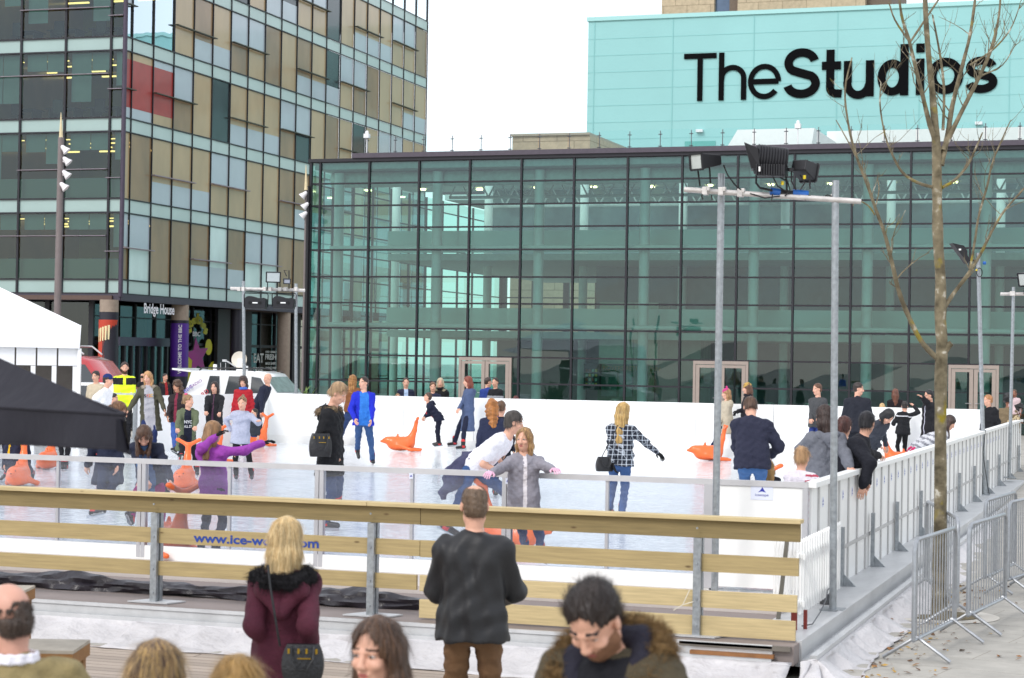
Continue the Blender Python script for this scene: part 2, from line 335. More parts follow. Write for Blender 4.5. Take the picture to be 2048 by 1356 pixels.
def person(label, x, D, h, phi, z0=0., top=('333344', .86), hair=('short', '3a2a20'), skin='p', bottom='2e4568', shoes='skate', lean=0., sl=0., twist=0., hl=None, hr=None, fl=None, fr=None,
           hy=None, hp=5., hroll=0., inner=None, crouch=0., res=.017, sleeve=1., glove=None, puff=.012, hood=None, grip=(False, False), group=None, scarf=None, seat=None, fat=1., hat=None,
           kneel=None, ehl=None, ehr=None, legfat=1., name='person', skatec='1a1a1c', collar=None, beard=None, trim=None, curl=28., pattern=None, wr=.01, hem_flare=1., elbow_out=.5, knee_out=0.):
    s = h/1.75; base = P(x, 700, D); base[2] = z0
    fx = -FV[0]*math.cos(math.radians(phi))+_r[0]*math.sin(math.radians(phi)); fy = -FV[1]*math.cos(math.radians(phi))+_r[1]*math.sin(math.radians(phi))
    az = math.atan2(-fx, fy); Rz = rotm('z', math.degrees(az))
    root = empty(name, base, label, 'person', group, rz=az)  # replaced by the body mesh below
    loc = lambda p: Rz.T @ (np.array(p, float)-base)
    pel = np.array([0, 0, (.93-crouch)*s])
    if seat is not None: pel = np.array([0, 0, seat])
    if kneel: pel[:2] = kneel
    T = rotm('y', 0) @ rotm('x', -lean)
    # sideways lean in image terms: rotate about the facing-away axis
    if sl:
        axv = Rz.T @ FV; axv[2] = 0; axv /= np.linalg.norm(axv); a = math.radians(sl); K = np.array([[0, -axv[2], axv[1]], [axv[2], 0, -axv[0]], [-axv[1], axv[0], 0]])
        T = (np.eye(3)+math.sin(a)*K+(1-math.cos(a))*K @ K) @ T
    T = T @ rotm('z', twist)
    tp = lambda a, b, c: pel+T @ (np.array([a, b, c])*s)
    f = fat
    neck = tp(0, -.01, .53); shl, shr = tp(-.158*f, -.01, .445), tp(.158*f, -.01, .445)
    hipl, hipr = pel+T @ rotm('x', lean*.6) @ np.array([-.085, 0, -.03])*s, pel+T @ rotm('x', lean*.6) @ np.array([.085, 0, -.03])*s
    # head frame
    hphi = phi if hy is None else hy
    gx = -FV[0]*math.cos(math.radians(hphi))+_r[0]*math.sin(math.radians(hphi)); gy = -FV[1]*math.cos(math.radians(hphi))+_r[1]*math.sin(math.radians(hphi))
    Hm = Rz.T @ rotm('z', math.degrees(math.atan2(-gx, gy))) @ rotm('x', -hp) @ rotm('y', hroll)
    nd = (T @ np.array([0, .12, 1.]))*.6+(Hm @ np.array([0, .05, 1.]))*.4; nd /= np.linalg.norm(nd)
    ks = 1.0*s**.6  # children keep larger heads
    neck2 = neck+nd*.075*s
    hc = neck2+Hm @ np.array([0, .012, .105])*ks; hd = lambda a, b, c: hc+Hm @ (np.array([a, b, c])*ks)
    # limbs
    hint_e = lambda sg: T @ np.array([elbow_out*sg, -.7, -.55])
    def hand_target(t, sg):
        if t is None: return tp(.25*sg*f, .04, -.08)
        if len(t) == 3: return loc(P(t[0], t[1], D+t[2]))
    lw, rw = hand_target(hl, -1), hand_target(hr, 1)
    el, lw = ik(shl, lw, .285*s, .255*s, hint_e(-1) if ehl is None else np.array(ehl, float)); er, rw = ik(shr, rw, .285*s, .255*s, hint_e(1) if ehr is None else np.array(ehr, float))
    def foot(t, sg):
        if t is None: return np.array([.095*sg*s, 0, .085*s])
        if len(t) == 2:
            q = G(t[0], t[1], z0)
            if z0 == 0 and q[1] > 45.35 and base[1] < 45.8: q[1] = 45.35
            q = loc(q); q[2] = .085*s; return q
        return np.array(t, float)*np.array([s, s, s])
    la, ra = foot(fl, -1), foot(fr, 1)
    lk, la = ik(hipl, la, .43*s, .425*s, [-.15-knee_out, 1, .2]); rk, ra = ik(hipr, ra, .43*s, .425*s, [.15+knee_out, 1, .2])
    # ---- body (one continuous surface under the clothes)
    b = SDF(); q = .8
    b.cone(tp(-.06, 0, .02), tp(-.07, 0, .38), .1*s*q, .1*s*q, .05); b.cone(tp(.06, 0, .02), tp(.07, 0, .38), .1*s*q, .1*s*q, .05)
    b.cone(shl, shr, .052*s, .052*s, .05); b.cone(tp(0, 0, .45), neck, .075*s, .06*s, .04); b.cone(neck, hc-Hm @ np.array([0, .01, .04])*ks, .053*s, .05*s, .03)
    for S_, E_, W_ in ((shl, el, lw), (shr, er, rw)): b.cone(S_, E_, .045*s, .036*s, .03); b.cone(E_, W_, .037*s, .025*s, .02)
    for H_, K_, A_ in ((hipl, lk, la), (hipr, rk, ra)): b.cone(H_, K_, .07*s, .047*s, .04); b.cone(K_, A_, .047*s, .034*s, .03)
    V1, Q1 = b.mesh(res*1.15)
    # ---- head with a face
    d = SDF(); hr_ = min(res*.55, .011) if D > 16 else .0042
    d.ell(hd(0, -.012, .035), np.array([.074, .094, .088])*ks, Hm, .02); d.ell(hd(0, .02, -.035), np.array([.057, .066, .083])*ks, Hm, .03)
    d.cone(hd(0, .05, -.098), hd(0, .058, -.09), .024*ks, .022*ks, .03); d.cone(hd(-.036, -.005, -.07), hd(.036, -.005, -.07), .03*ks, .03*ks, .03)
    d.cone(hd(0, -.02, -.05), neck, .052*s, .055*s, .03)
    for sg in (-1, 1):
        d.ell(hd(.033*sg, .086, .007), np.array([.021, .014, .013])*ks, Hm, .014, neg=True); d.ell(hd(.04*sg, .062, -.028), np.array([.022, .02, .018])*ks, Hm, .02)
        d.ell(hd(.031*sg, .069, .007), np.array([.0155, .0135, .0115])*ks, Hm, .004)
        d.cone(hd(.014*sg, .084, .024), hd(.047*sg, .072, .022), .0085*ks, .007*ks, .012)
        d.ell(hd(.0775*sg, -.012, -.004), np.array([.0105, .019, .031])*ks, Hm @ rotm('z', -18*sg) @ rotm('x', 12), .008)
        d.cone(hd(.011*sg, .096, -.034), hd(.008*sg, .09, -.034), .0082*ks, .008*ks, .008)
    d.cone(hd(0, .083, .016), hd(0, .103, -.029), .0085*ks, .0125*ks, .012); 
    d.cone(hd(-.02, .081, -.058), hd(.02, .081, -.058), .0062*ks, .0062*ks, .008); d.cone(hd(-.016, .08, -.069), hd(.016, .08, -.069), .0068*ks, .0068*ks, .008)
    V2, Q2 = d.mesh(hr_)
    C2 = ((V2[Q2].mean(1)-hc) @ Hm)/ks; m2 = np.zeros(len(Q2), int); X_, Y_, Z_ = C2.T
    front = Y_ > .05
    for sg in (-1, 1):
        m2[front & ((X_-.032*sg)**2/.0145**2+(Z_-.006)**2/.0062**2 < 1) & (Y_ > .066)] = 3
        m2[front & ((X_-.032*sg)**2/.0062**2+(Z_-.006)**2/.0062**2 < 1)] = 1
        m2[front & (abs(X_-.033*sg) < .02) & (abs(Z_-.031+.15*(abs(X_)-.033)) < .0038)] = 4
    m2[front & (abs(X_) < .023) & (abs(Z_+.064) < .0095*(1-(abs(X_)/.027)**2))] = 2
    if beard: m2[(m2 == 0) & (Z_ < -.03) & (Y_ > -.01) & ~((abs(X_) < .022) & (Z_ > -.045)) & (Z_ > -.13) & ((Z_ < -.05) | (abs(X_) > .045))] = 5
    # ---- hands
    h1 = SDF(); hres = .0048 if D > 24 else .0036; hs = s**.8; upv = np.array([0, 0, 1.])
    if True:
        for W_, E_, sg, g in ((lw, el, -1, grip[0]), (rw, er, 1, grip[1])):
            dd = W_-E_; dd /= np.linalg.norm(dd); up = T @ np.array([sg*.9, -.1, .4]) if abs(dd[2]) > .7 else upv+T @ np.array([0, .2, 0])
            hand_sdf(h1, W_, dd, up, hs*(1.12 if glove else 1), -sg if abs(dd[2]) > .7 else -sg, curl, g)
    h1a = SDF(); h1b = SDF(); half = len(h1.p)//2; h1a.p = h1.p[:half]; h1b.p = h1.p[half:]
    Va, Qa = h1a.mesh(hres); Vb, Qb = h1b.mesh(hres)
    mg = 6 if glove else 0
    V = np.concatenate([V1, V2, Va, Vb]); Q = np.concatenate([Q1, Q2+len(V1), Qa+len(V1)+len(V2), Qb+len(V1)+len(V2)+len(Va)])
    mi = np.concatenate([np.zeros(len(Q1), int), m2, np.full(len(Qa)+len(Qb), mg)])
    sk = skinm(skin); hcol = hair[1]
    mats = [sk, mat('eye', '1c1410', .25, var=0), mat('lips', 'a85f58' if skin != 'd' else '6a3a34', .45, var=.05), mat('eyewhite', 'cfc6c0', .3, var=0), mat('brow', hcol if hair[0] != 'bald' else '4a382c', .8, var=.1),
            mat('stubble', beard or '6a4a38', .8, var=.2, scale=60), cloth(glove or '222222')]
    root_m = root.matrix_basis.copy()
    bpy.data.objects.remove(root)
    body = np_obj(name, V, Q, mats, mi); body.location = Vector(base); body.rotation_euler = (0, 0, az)
    tag(body, label, 'person', group)
    # ---- top garment
    tcol, hem = top[0], top[1]; pf = puff*s; g = SDF()
    g.cone(tp(-.062*f, 0, .06), tp(-.07*f, .0, .37), .108*s+pf, .105*s+pf, .06); g.cone(tp(.062*f, 0, .06), tp(.07*f, .0, .37), .108*s+pf, .105*s+pf, .06)
    g.cone(shl, shr, .06*s+pf, .06*s+pf, .05); g.cone(tp(0, -.01, .44), tp(0, -.01, .51), .085*s+pf*.6, .06*s+pf*.5, .05)
    for S_ in (shl, shr): g.cone(tp(0, -.015, .475), S_, .066*s+pf*.5, .05*s+pf, .04)
    hemz = (hem-.93)*s  # distance of hem below pelvis in the torso frame
    if hem < .9:
        k2 = 1+max(0, (.9-hem))*.5*hem_flare
        nl = T @ rotm('x', lean*.75)
        for sg in (-1, 1):
            e = pel+nl @ np.array([.07*sg*f*k2*s, 0, hemz+.02]); g.cone(tp(.062*sg*f, 0, .05), e, .112*s+pf, (.112*s+pf)*k2, .06)
            g.cone(e, pel+nl @ np.array([0, 0, hemz+.02]), (.112*s+pf)*k2, None, .04)
        nz_ = nl
    else: nz_ = T
    ndir = nz_ @ np.array([0, 0, 1.]); hp0 = pel+nz_ @ np.array([0, 0, hemz])
    if sleeve > .6:
        for S_, E_, W_ in ((shl, el, lw), (shr, er, rw)): g.cone(S_, E_, .055*s+pf, .046*s+pf, .035); g.cone(E_, E_+(W_-E_)*.97, .047*s+pf, .033*s+pf*.8, .02)
    else:
        for S_, E_ in ((shl, el), (shr, er)): g.cone(S_, S_+(E_-S_)*.62, .06*s+pf, .06*s+pf, .03)
    arms_a = [(shl, el), (el, lw), (shr, er), (er, rw)]
    def hemcut(V, X, Y, Z):
        dd = (X-hp0[0])*ndir[0]+(Y-hp0[1])*ndir[1]+(Z-hp0[2])*ndir[2]
        m = np.full(X.shape, 9.)
        for A, B in arms_a:
            dv = B-A; L = dv @ dv; t = np.clip(((X-A[0])*dv[0]+(Y-A[1])*dv[1]+(Z-A[2])*dv[2])/L, 0, 1)
            m = np.minimum(m, np.sqrt((X-A[0]-t*dv[0])**2+(Y-A[1]-t*dv[1])**2+(Z-A[2]-t*dv[2])**2)-.085*s)
        return np.where(m < 0, V, np.maximum(V, -dd))
    g.cut(hemcut)
    Vg, Qg = g.mesh(res, wrinkle(wr, x % 13))
    Cg = ((Vg[Qg].mean(1)-pel) @ T)/s; mg_ = np.zeros(len(Qg), int)
    tmats = [cloth(tcol) if isinstance(tcol, str) else tcol]
    if inner:
        tmats.append(cloth(inner[0])); yy = Cg[:, 1]; w_ = inner[1]*(1+.25*np.clip((.45-Cg[:, 2])/.5, 0, 1))
        mg_[(yy > .02) & (abs(Cg[:, 0]-(inner[2] if len(inner) > 2 else 0)) < w_) & (Cg[:, 2] < .56)] = 1
    if trim:  # coloured yoke / side panels
        tmats.append(cloth(trim[0])); k = len(tmats)-1
        mg_[trim[1](Cg[:, 0], Cg[:, 1], Cg[:, 2])] = k
        if len(trim) > 2: tmats.append(cloth(trim[2])); mg_[trim[3](Cg[:, 0], Cg[:, 1], Cg[:, 2])] = k+1
    np_obj(top[2] if len(top) > 2 else ('coat' if hem < .75 else 'jacket'), Vg, Qg, tmats, mg_, body)
    # ---- bottoms
    if bottom:
        g = SDF(); lf = legfat
        g.cone(hipl, hipr, .1*s*lf, .1*s*lf, .05); g.cone(tp(-.05, 0, .03), tp(.05, 0, .03), .1*s, .1*s, .05)
        for H_, K_, A_ in ((hipl, lk, la), (hipr, rk, ra)):
            g.cone(H_, K_, .088*s*lf, .062*s*lf, .03); g.cone(K_, A_+(K_-A_)*.1, .061*s*lf, .047*s*lf if shoes != 'skate' else .05*s*lf, .02)
        Vl, Ql = g.mesh(res, wrinkle(wr*.8, x % 7+2))
        np_obj('trousers', Vl, Ql, denim(bottom) if isinstance(bottom, str) and bottom[0] in '3456' else (cloth(bottom) if isinstance(bottom, str) else bottom), None, body)
    # ---- footwear
    fdir0 = np.array([0, 1., 0])
    for A_, K_, sg in ((la, lk, -1), (ra, rk, 1)):
        fd = fdir0 if seat is None else fdir0
        sh = A_-K_; sh /= np.linalg.norm(sh); Fd = fd-sh*(fd @ sh); Fd /= np.linalg.norm(Fd); side = np.cross(Fd, sh)
        if abs(sh[2]) > .9: Fd = fd
        dn = sh if abs(sh[2]) < .9 else np.array([0, 0, -1.])
        g = SDF()
        if shoes == 'skate':
            A2 = A_+np.array([0, 0, .03*s]) if abs(sh[2]) >= .9 else A_-sh*.03*s
            g.cone(A2-dn*.11*s, A2+dn*.02*s, .052*s, .05*s, .02); g.cone(A2+dn*.03*s-Fd*.03*s, A2+dn*.045*s+Fd*.15*s, .044*s, .034*s, .02)
            Vs, Qs = g.mesh(min(res, .012)); Cs = Vs[Qs].mean(1)-A2; r1 = (Cs @ Fd)/s; r2 = (Cs @ dn)/s
            ms = np.where((abs(r1-.0) < .035) & (abs(r2-.02) < .03), 1, 0); ms[(r2 < -.1)] = 1; ms[r2 > .073] = 2
            so_ = np_obj('ice_skate', Vs, Qs, [mat('skate_shell', skatec, .4, var=.1), mat('skate_red', 'c4272b', .5, var=.1), mat('skate_sole', 'd8d8d4', .4, var=.1)], ms, body)
            m = MB(); c0 = A2+dn*.085*s; m.bar(c0-Fd*.09*s, c0+Fd*.17*s, .004, .05*s, up=-dn); m.build('blade', mat('steel', 'b8bcc0', .25, 1., var=.05), so_)
        else:
            g.cone(A_-dn*.04*s, A_+dn*.0, .045*s, .045*s, .02); g.cone(A_+dn*.045*s-Fd*.04*s, A_+dn*.055*s+Fd*.13*s, .042*s, .034*s, .02)
            Vs, Qs = g.mesh(min(res, .014)); np_obj('shoe', Vs, Qs, mat('shoe_leather', '2a2320', .5, var=.2), None, body)
    # ---- hair / hats
    st = hair[0]; g = SDF(); hm = hairm(hair[1])
    hb = np.array([[0, 0, 0]])
    if st != 'none':
        if st == 'bald':
            g.ell(hd(0, -.02, .012), np.array([.079, .095, .075])*ks, Hm, .02)
            def cutf(V, X, Y, Z):
                U = np.stack([X-hc[0], Y-hc[1], Z-hc[2]], -1) @ Hm/ks; x_, y_, z_ = U[..., 0], U[..., 1], U[..., 2]
                return np.maximum(np.maximum(V, (z_-.055)*ks), np.maximum((y_-.02+.6*(.0-z_)*(z_ < 0))*ks, (-.065-z_)*ks))
        else:
            vol = {'short': .008, 'curly': .03, 'afro': .05, 'wavy': .022}.get(st, .012)*ks
            g.ell(hd(0, -.018, .042), np.array([.077, .096, .089])*ks+vol, Hm, .02)
            long = {'long': .3, 'wavy': .3, 'curly': .3, 'bob': .16, 'lob': .2, 'verylong': .42}.get(st, 0)
            if st in ('short', 'bun', 'pony', 'beanie', 'afro'): g.ell(hd(0, -.045, -.02), np.array([.07, .07, .075])*ks, Hm, .02)
            if long:
                dwn = (Hm @ np.array([0, 0, -1.]))*.25+np.array([0, 0, -.9]) if not (lean > 25) else np.array([0, .15, -1.]); dwn /= np.linalg.norm(dwn)
                for a, b_, rr, ll in ((-.062, -.01, .03, .9), (.062, -.01, .03, .9), (-.035, -.06, .045, 1.), (.035, -.06, .045, 1.), (0, -.075, .045, 1.05)):
                    p0 = hd(a, b_, .02); p1 = hd(a*1.12, b_-.01, -.08); p2 = p1+dwn*(long*ll-.05)*s
                    if b_ < -.04: p2 = p2-(T @ np.array([0, .03, 0]))*s
                    g.cone(p0, p1, rr*ks+vol*.6, rr*ks+vol*.6, .02); g.cone(p1, p2, rr*ks+vol*.6, (rr*.45)*ks+vol*.5, .02)
            if st == 'pony':
                g.cone(hd(0, -.1, .03), hd(0, -.14, .0), .02*ks, .026*ks, .02); g.cone(hd(0, -.14, 0), hd(0, -.135, -.16), .027*ks, .012*ks, .02)
            if st == 'highpony':
                g.cone(hd(0, -.06, .12), hd(0, -.1, .13), .022*ks, .028*ks, .02); g.cone(hd(0, -.1, .13), hd(0, -.14, -.02), .03*ks, .02*ks, .02); g.cone(hd(0, -.14, -.02), hd(.02, -.14, -.16), .022*ks, .01*ks, .02)
                g.ell(hd(0, -.045, -.02), np.array([.07, .065, .07])*ks, Hm, .02)
            if st == 'bun': g.ell(hd(0, -.1, -.03), np.array([.045, .04, .05])*ks, Hm, .02)
            def cutf(V, X, Y, Z):
                U = np.stack([X-hc[0], Y-hc[1], Z-hc[2]], -1) @ Hm/ks; x_, y_, z_ = U[..., 0], U[..., 1], U[..., 2]
                # face opening: an ellipse in front
                wide = .064 if long or st in ('curly',) else .078
                zt = .088 if st != 'short' else .094
                op = np.minimum(1-((x_/wide)**2+((z_+.06)/(.06+zt))**2), 20*(y_-.012))*.03
                if st in ('short', 'bun', 'pony', 'highpony', 'afro'): op = np.maximum(op, np.minimum(np.minimum((y_-.0)*1., -(z_-.03)), .02+0*z_)); op = np.maximum(op, np.minimum(-(z_+.06), .1-y_*0))
                return np.maximum(V, op*ks)
        if hat and st == 'short': pass
        g.cut(cutf)
        if st == 'highpony' or st == 'pony':
            g2 = g
        if st in ('curly', 'afro', 'wavy'): nsd = wrinkle(.011 if st != 'wavy' else .01, 3.1, 1.8)
        else:
            def nsd(X, Y, Z):
                U = np.stack([X-hc[0], Y-hc[1], Z-hc[2]], -1) @ Hm; an = np.arctan2(U[..., 0], U[..., 1]+.02); z_ = U[..., 2]
                return .0016*np.sin(an*23+z_*14+2*np.sin(z_*20))+.0013*np.sin(an*41-z_*25)+.0016*np.sin(U[..., 0]*110+z_*30)*(z_ > .05)+wrinkle(.0025, 3.1, 1.2)(X, Y, Z)
        Vh, Qh = g.mesh(min(res*.6, .011), nsd)
        if len(Qh):
            hmats = [hm]; mh = None
            if len(hair) > 2:
                hmats.append(hairm(hair[2])); Ch = (Vh[Qh].mean(1)-hc) @ Hm; an_ = np.arctan2(Ch[:, 0], Ch[:, 1]+.02); mh = (np.sin(an_*15+1.2*np.sin(Ch[:, 2]*12))+.7*np.sin(an_*37+1) > .6).astype(int)
            ho = np_obj('hair', Vh, Qh, hmats, mh, body)
            if D < 16: strands('loose_strands', Vh, Qh, hmats, ho, 5200, .05 if st == 'short' else .085, .0016, Hm @ np.array([.3, -.8, .1]) if st == 'short' else np.array([0, 0, -1.]), .06, .09, 3, len(hmats), (lambda c_: (((c_-hc) @ Hm)[:, 1] < .035*ks) | (((c_-hc) @ Hm)[:, 2] > (.1 if st != 'short' else .06)*ks)))
            elif D < 28: strands('loose_strands', Vh, Qh, hmats, ho, 1200, .06, .003, Hm @ np.array([0, .5, -.6]) if st == 'short' else np.array([0, 0, -1.]), .08, .12, 3, len(hmats))
    if hat:
        g = SDF(); g.ell(hd(0, -.015, .055), np.array([.086, .104, .092])*ks, Hm, .02); 
        if len(hat) > 1 and hat[1] == 'pom': g.ell(hd(0, -.03, .165), np.array([.03, .03, .03])*ks, Hm, .02)
        def hc2(V, X, Y, Z):
            U = np.stack([X-hc[0], Y-hc[1], Z-hc[2]], -1) @ Hm/ks; return np.maximum(V, (.035-U[..., 2]-.15*U[..., 1])*ks)
        g.cut(hc2); Vh, Qh = g.mesh(min(res*.6, .011), wrinkle(.004, 1., 2.))
        np_obj('hat', Vh, Qh, hat[0] if not isinstance(hat[0], str) else cloth(hat[0], bump=.6), None, body)
    if hood:  # hood lying on the shoulders, optional fur edge
        g = SDF(); a0 = tp(-.1, -.06, .5); a1 = tp(0, -.12, .47); a2 = tp(.1, -.06, .5); w0 = .05*s
        g.cone(a0, a1, w0, w0*1.15, .03); g.cone(a1, a2, w0*1.15, w0, .03); g.cone(a1, tp(0, -.15, .38), w0*1.1, w0*.6, .04); g.cone(tp(-.09, .02, .5), a0, w0*.6, w0, .03); g.cone(tp(.09, .02, .5), a2, w0*.6, w0, .03)
        Vh, Qh = g.mesh(min(res, .014), wrinkle(.006, 2.)); np_obj('hood', Vh, Qh, cloth(hood[0]), None, body)
        if len(hood) > 1:
            g = SDF(); pts = [tp(-.1, .05, .51), tp(-.135, -.03, .5), tp(-.1, -.13, .48), tp(0, -.185, .45), tp(.1, -.13, .48), tp(.135, -.03, .5), tp(.1, .05, .51)]
            for i in range(6): g.cone(pts[i], pts[i+1], .03*s, .03*s, .01)
            Vh, Qh = g.mesh(min(res*.6, .009), wrinkle(.01, 5., 3.2)); fm_ = mat('fur', hood[1], .95, var=.45, scale=60, bump=1., bscale=150, bdist=.03); fo = np_obj('fur_trim', Vh, Qh, fm_, None, body); strands('fur_hairs', Vh, Qh, fm_, fo, 1500, .035, .005, None, .7, .5)
    if scarf:
        g = SDF(); n_ = 10; R_ = .075*s
        pts = [neck+nd*.03*s+T @ np.array([math.sin(6.283*i/n_)*R_, math.cos(6.283*i/n_)*R_, 0]) for i in range(n_+1)]
        for i in range(n_): g.cone(pts[i], pts[i+1], .032*s, .032*s, .01)
        Vh, Qh = g.mesh(min(res, .012), wrinkle(.008, 4., 2.)); np_obj('scarf', Vh, Qh, cloth(scarf), None, body)
    info = dict(o=body, base=base, Rz=Rz, tp=tp, hd=hd, hc=hc, lw=lw, rw=rw, shl=shl, shr=shr, s=s, ks=ks, T=T, pel=pel, az=az, neck=neck, Hm=Hm, world=lambda p: base+Rz @ np.array(p))
    return info
# ------------------------------------------------------------------ ground, ice, platform
RX0, RX1, RY0, RY1 = -22.2, -3.38, 18.93, 45.8      # rink inner rectangle, ice at z = 0
YF = 16.23                                          # timber fence line
m_pave = mat('paving', 'b5aea3', .85, var=.1, scale=1.3, bump=.15, bscale=30)
def tile_mat(name, col, dark, bw, bh, ang=0., mortar=.006, var=.1, grain=None):
    m = bpy.data.materials.new(name); m.use_nodes = True; n = m.node_tree; b = n.nodes['Principled BSDF']; b.inputs['Roughness'].default_value = .85
    t = n.nodes.new('ShaderNodeTexCoord'); mp = n.nodes.new('ShaderNodeMapping'); mp.inputs['Rotation'].default_value = (0, 0, ang); n.links.new(t.outputs['Object'], mp.inputs[0])
    br = n.nodes.new('ShaderNodeTexBrick'); br.inputs['Scale'].default_value = 1; br.inputs['Brick Width'].default_value = bw; br.inputs['Row Height'].default_value = bh; br.inputs['Mortar Size'].default_value = mortar
    c = lin(col); br.inputs['Color1'].default_value = tuple(v*(1+var) for v in c[:3])+(1,); br.inputs['Color2'].default_value = tuple(v*(1-var) for v in c[:3])+(1,); br.inputs['Mortar'].default_value = lin(dark)
    n.links.new(mp.outputs[0], br.inputs[0])
    z = n.nodes.new('ShaderNodeTexNoise'); z.inputs['Scale'].default_value = 2.5; z.inputs['Detail'].default_value = 8; z.inputs['Roughness'].default_value = .7
    m2 = n.nodes.new('ShaderNodeMapping'); m2.inputs['Scale'].default_value = grain or (1, 1, 1); n.links.new(mp.outputs[0], m2.inputs[0]); n.links.new(m2.outputs[0], z.inputs[0])
    mr = n.nodes.new('ShaderNodeMapRange'); mr.inputs[1].default_value = .3; mr.inputs[2].default_value = .7; mr.inputs[3].default_value = .8; mr.inputs[4].default_value = 1.15
    n.links.new(z.outputs[0], mr.inputs[0]); mx = n.nodes.new('ShaderNodeVectorMath'); mx.operation = 'SCALE'; n.links.new(br.outputs[0], mx.inputs[0]); n.links.new(mr.outputs[0], mx.inputs['Scale']); n.links.new(mx.outputs[0], b.inputs['Base Color'])
    return m
def gz(x, y):   # the square rises gently from the near pavement to the far plaza
    t = min(max((y-22)/28, 0), 1); return -.4+.38*t*t*(3-2*t)
g = MB()
ys = [-500, -60, 5, 14, 18, 22, 26, 30, 34, 38, 42, 46, 50, 56, 64, 90, 200, 900]; xs = [-700, -200, -60, -40, -20, 0, 20, 60, 700]
vs = [(x, y, gz(x, y)) for y in ys for x in xs]; nx = len(xs)
g.add(vs, [(j*nx+i, j*nx+i+1, (j+1)*nx+i+1, (j+1)*nx+i) for j in range(len(ys)-1) for i in range(nx-1)])
tag(g.build('ground', tile_mat('stone_paving', 'a7a39b', '8d877d', 1.4, .62, .18, .006, .05, (1, 1, 1))), kind='structure')
# worn timber decking of the viewing terrace
g = MB(); g.box((-14, 9, -.41), (-4.3, 15.35, -.392)); tag(g.build('terrace_decking', tile_mat('decking', 'a5978a', '4f463d', 3.2, .14, 0.0, .006, .14, (.5, 12, 1))), kind='structure')
# ice
def ice_mat():
    m = bpy.data.materials.new('ice'); m.use_nodes = True; n = m.node_tree; b = n.nodes['Principled BSDF']
    t = n.nodes.new('ShaderNodeTexCoord')
    z = n.nodes.new('ShaderNodeTexNoise'); z.inputs['Scale'].default_value = .35; z.inputs['Detail'].default_value = 3; n.links.new(t.outputs['Object'], z.inputs[0])
    mp = n.nodes.new('ShaderNodeMapping'); mp.inputs['Rotation'].default_value = (0, 0, .5); mp.inputs['Scale'].default_value = (1.2, 14, 1); n.links.new(t.outputs['Object'], mp.inputs[0])
    s1 = n.nodes.new('ShaderNodeTexNoise'); s1.inputs['Scale'].default_value = 2.5; s1.inputs['Detail'].default_value = 8; s1.inputs['Roughness'].default_value = .75; s1.inputs['Distortion'].default_value = 1.2; n.links.new(mp.outputs[0], s1.inputs[0])
    mp2 = n.nodes.new('ShaderNodeMapping'); mp2.inputs['Rotation'].default_value = (0, 0, -.35); mp2.inputs['Scale'].default_value = (1, 16, 1); n.links.new(t.outputs['Object'], mp2.inputs[0])
    s2 = n.nodes.new('ShaderNodeTexNoise'); s2.inputs['Scale'].default_value = 3.2; s2.inputs['Detail'].default_value = 7; s2.inputs['Distortion'].default_value = 2; n.links.new(mp2.outputs[0], s2.inputs[0])
    ad = n.nodes.new('ShaderNodeMath'); ad.operation = 'MULTIPLY'; n.links.new(s1.outputs[0], ad.inputs[0]); n.links.new(s2.outputs[0], ad.inputs[1])
    r1 = n.nodes.new('ShaderNodeMapRange'); r1.inputs[1].default_value = .24; r1.inputs[2].default_value = .36; r1.inputs[3].default_value = .02; r1.inputs[4].default_value = .5; n.links.new(ad.outputs[0], r1.inputs[0])
    n.links.new(r1.outputs[0], b.inputs['Roughness'])
    cr = n.nodes.new('ShaderNodeMixRGB'); cr.inputs[1].default_value = (.64, .7, .76, 1); cr.inputs[2].default_value = (.88, .9, .93, 1)
    r2 = n.nodes.new('ShaderNodeMapRange'); r2.inputs[1].default_value = .2; r2.inputs[2].default_value = .34; n.links.new(ad.outputs[0], r2.inputs[0]); n.links.new(r2.outputs[0], cr.inputs[0]); n.links.new(cr.outputs[0], b.inputs['Base Color'])
    b.inputs['IOR'].default_value = 1.6; b.inputs['Specular IOR Level'].default_value = .7
    bp = n.nodes.new('ShaderNodeBump'); bp.inputs['Strength'].default_value = .55; bp.inputs['Distance'].default_value = .006; n.links.new(ad.outputs[0], bp.inputs['Height']); n.links.new(bp.outputs[0], b.inputs['Normal'])
    return m
g = MB(); g.box((RX0-6, RY0+.02, -.06), (RX1-.03, RY1-.02, 0)); tag(g.build('ice', ice_mat()), kind='structure')
# platform that carries the rink: grey-brown deck boards with aluminium edge beams
m_alu = mat('aluminium', 'c6c7c8', .45, .3, var=.1, scale=5, stretch=(1, .3, 1)); m_galv = mat('galvanised_steel', '9fa4a8', .42, .7, var=.22, scale=22)
m_white = mat('white_plastic', 'f1f1ef', .42, var=.03, scale=3); m_ply = mat('plywood_deck', 'b3a9a4', .8, var=.12, scale=2.2, bump=.05)
pl = empty('rink_platform', (-8, 16, -.4), 'low platform of grey deck boards with silver edge beams under the ice rink', 'platform')
g = MB(); g.box((-24, RY0-1.0, -.3), (RX1-.06, RY0-.031, -.02)); g.build('deck_board', [mat('deck_plywood', 'cbc3be', .8, var=.07, scale=1.6)], pl)
g = MB(); g.box((-24, 15.95, -.26), (-2.95, RY0-1.004, -.1)); g.build('deck_board', [mat('deck_brown', '877c78', .8, var=.12, scale=1.5)], pl)
g = MB()
for (z0, z1, y) in ((-.125, -.095, 15.93), (-.215, -.13, 15.945), (-.235, -.2, 15.9)): g.box((-24, y-.03, z0), (-3.12, y, z1))
g.build('edge_beam', m_alu, pl)
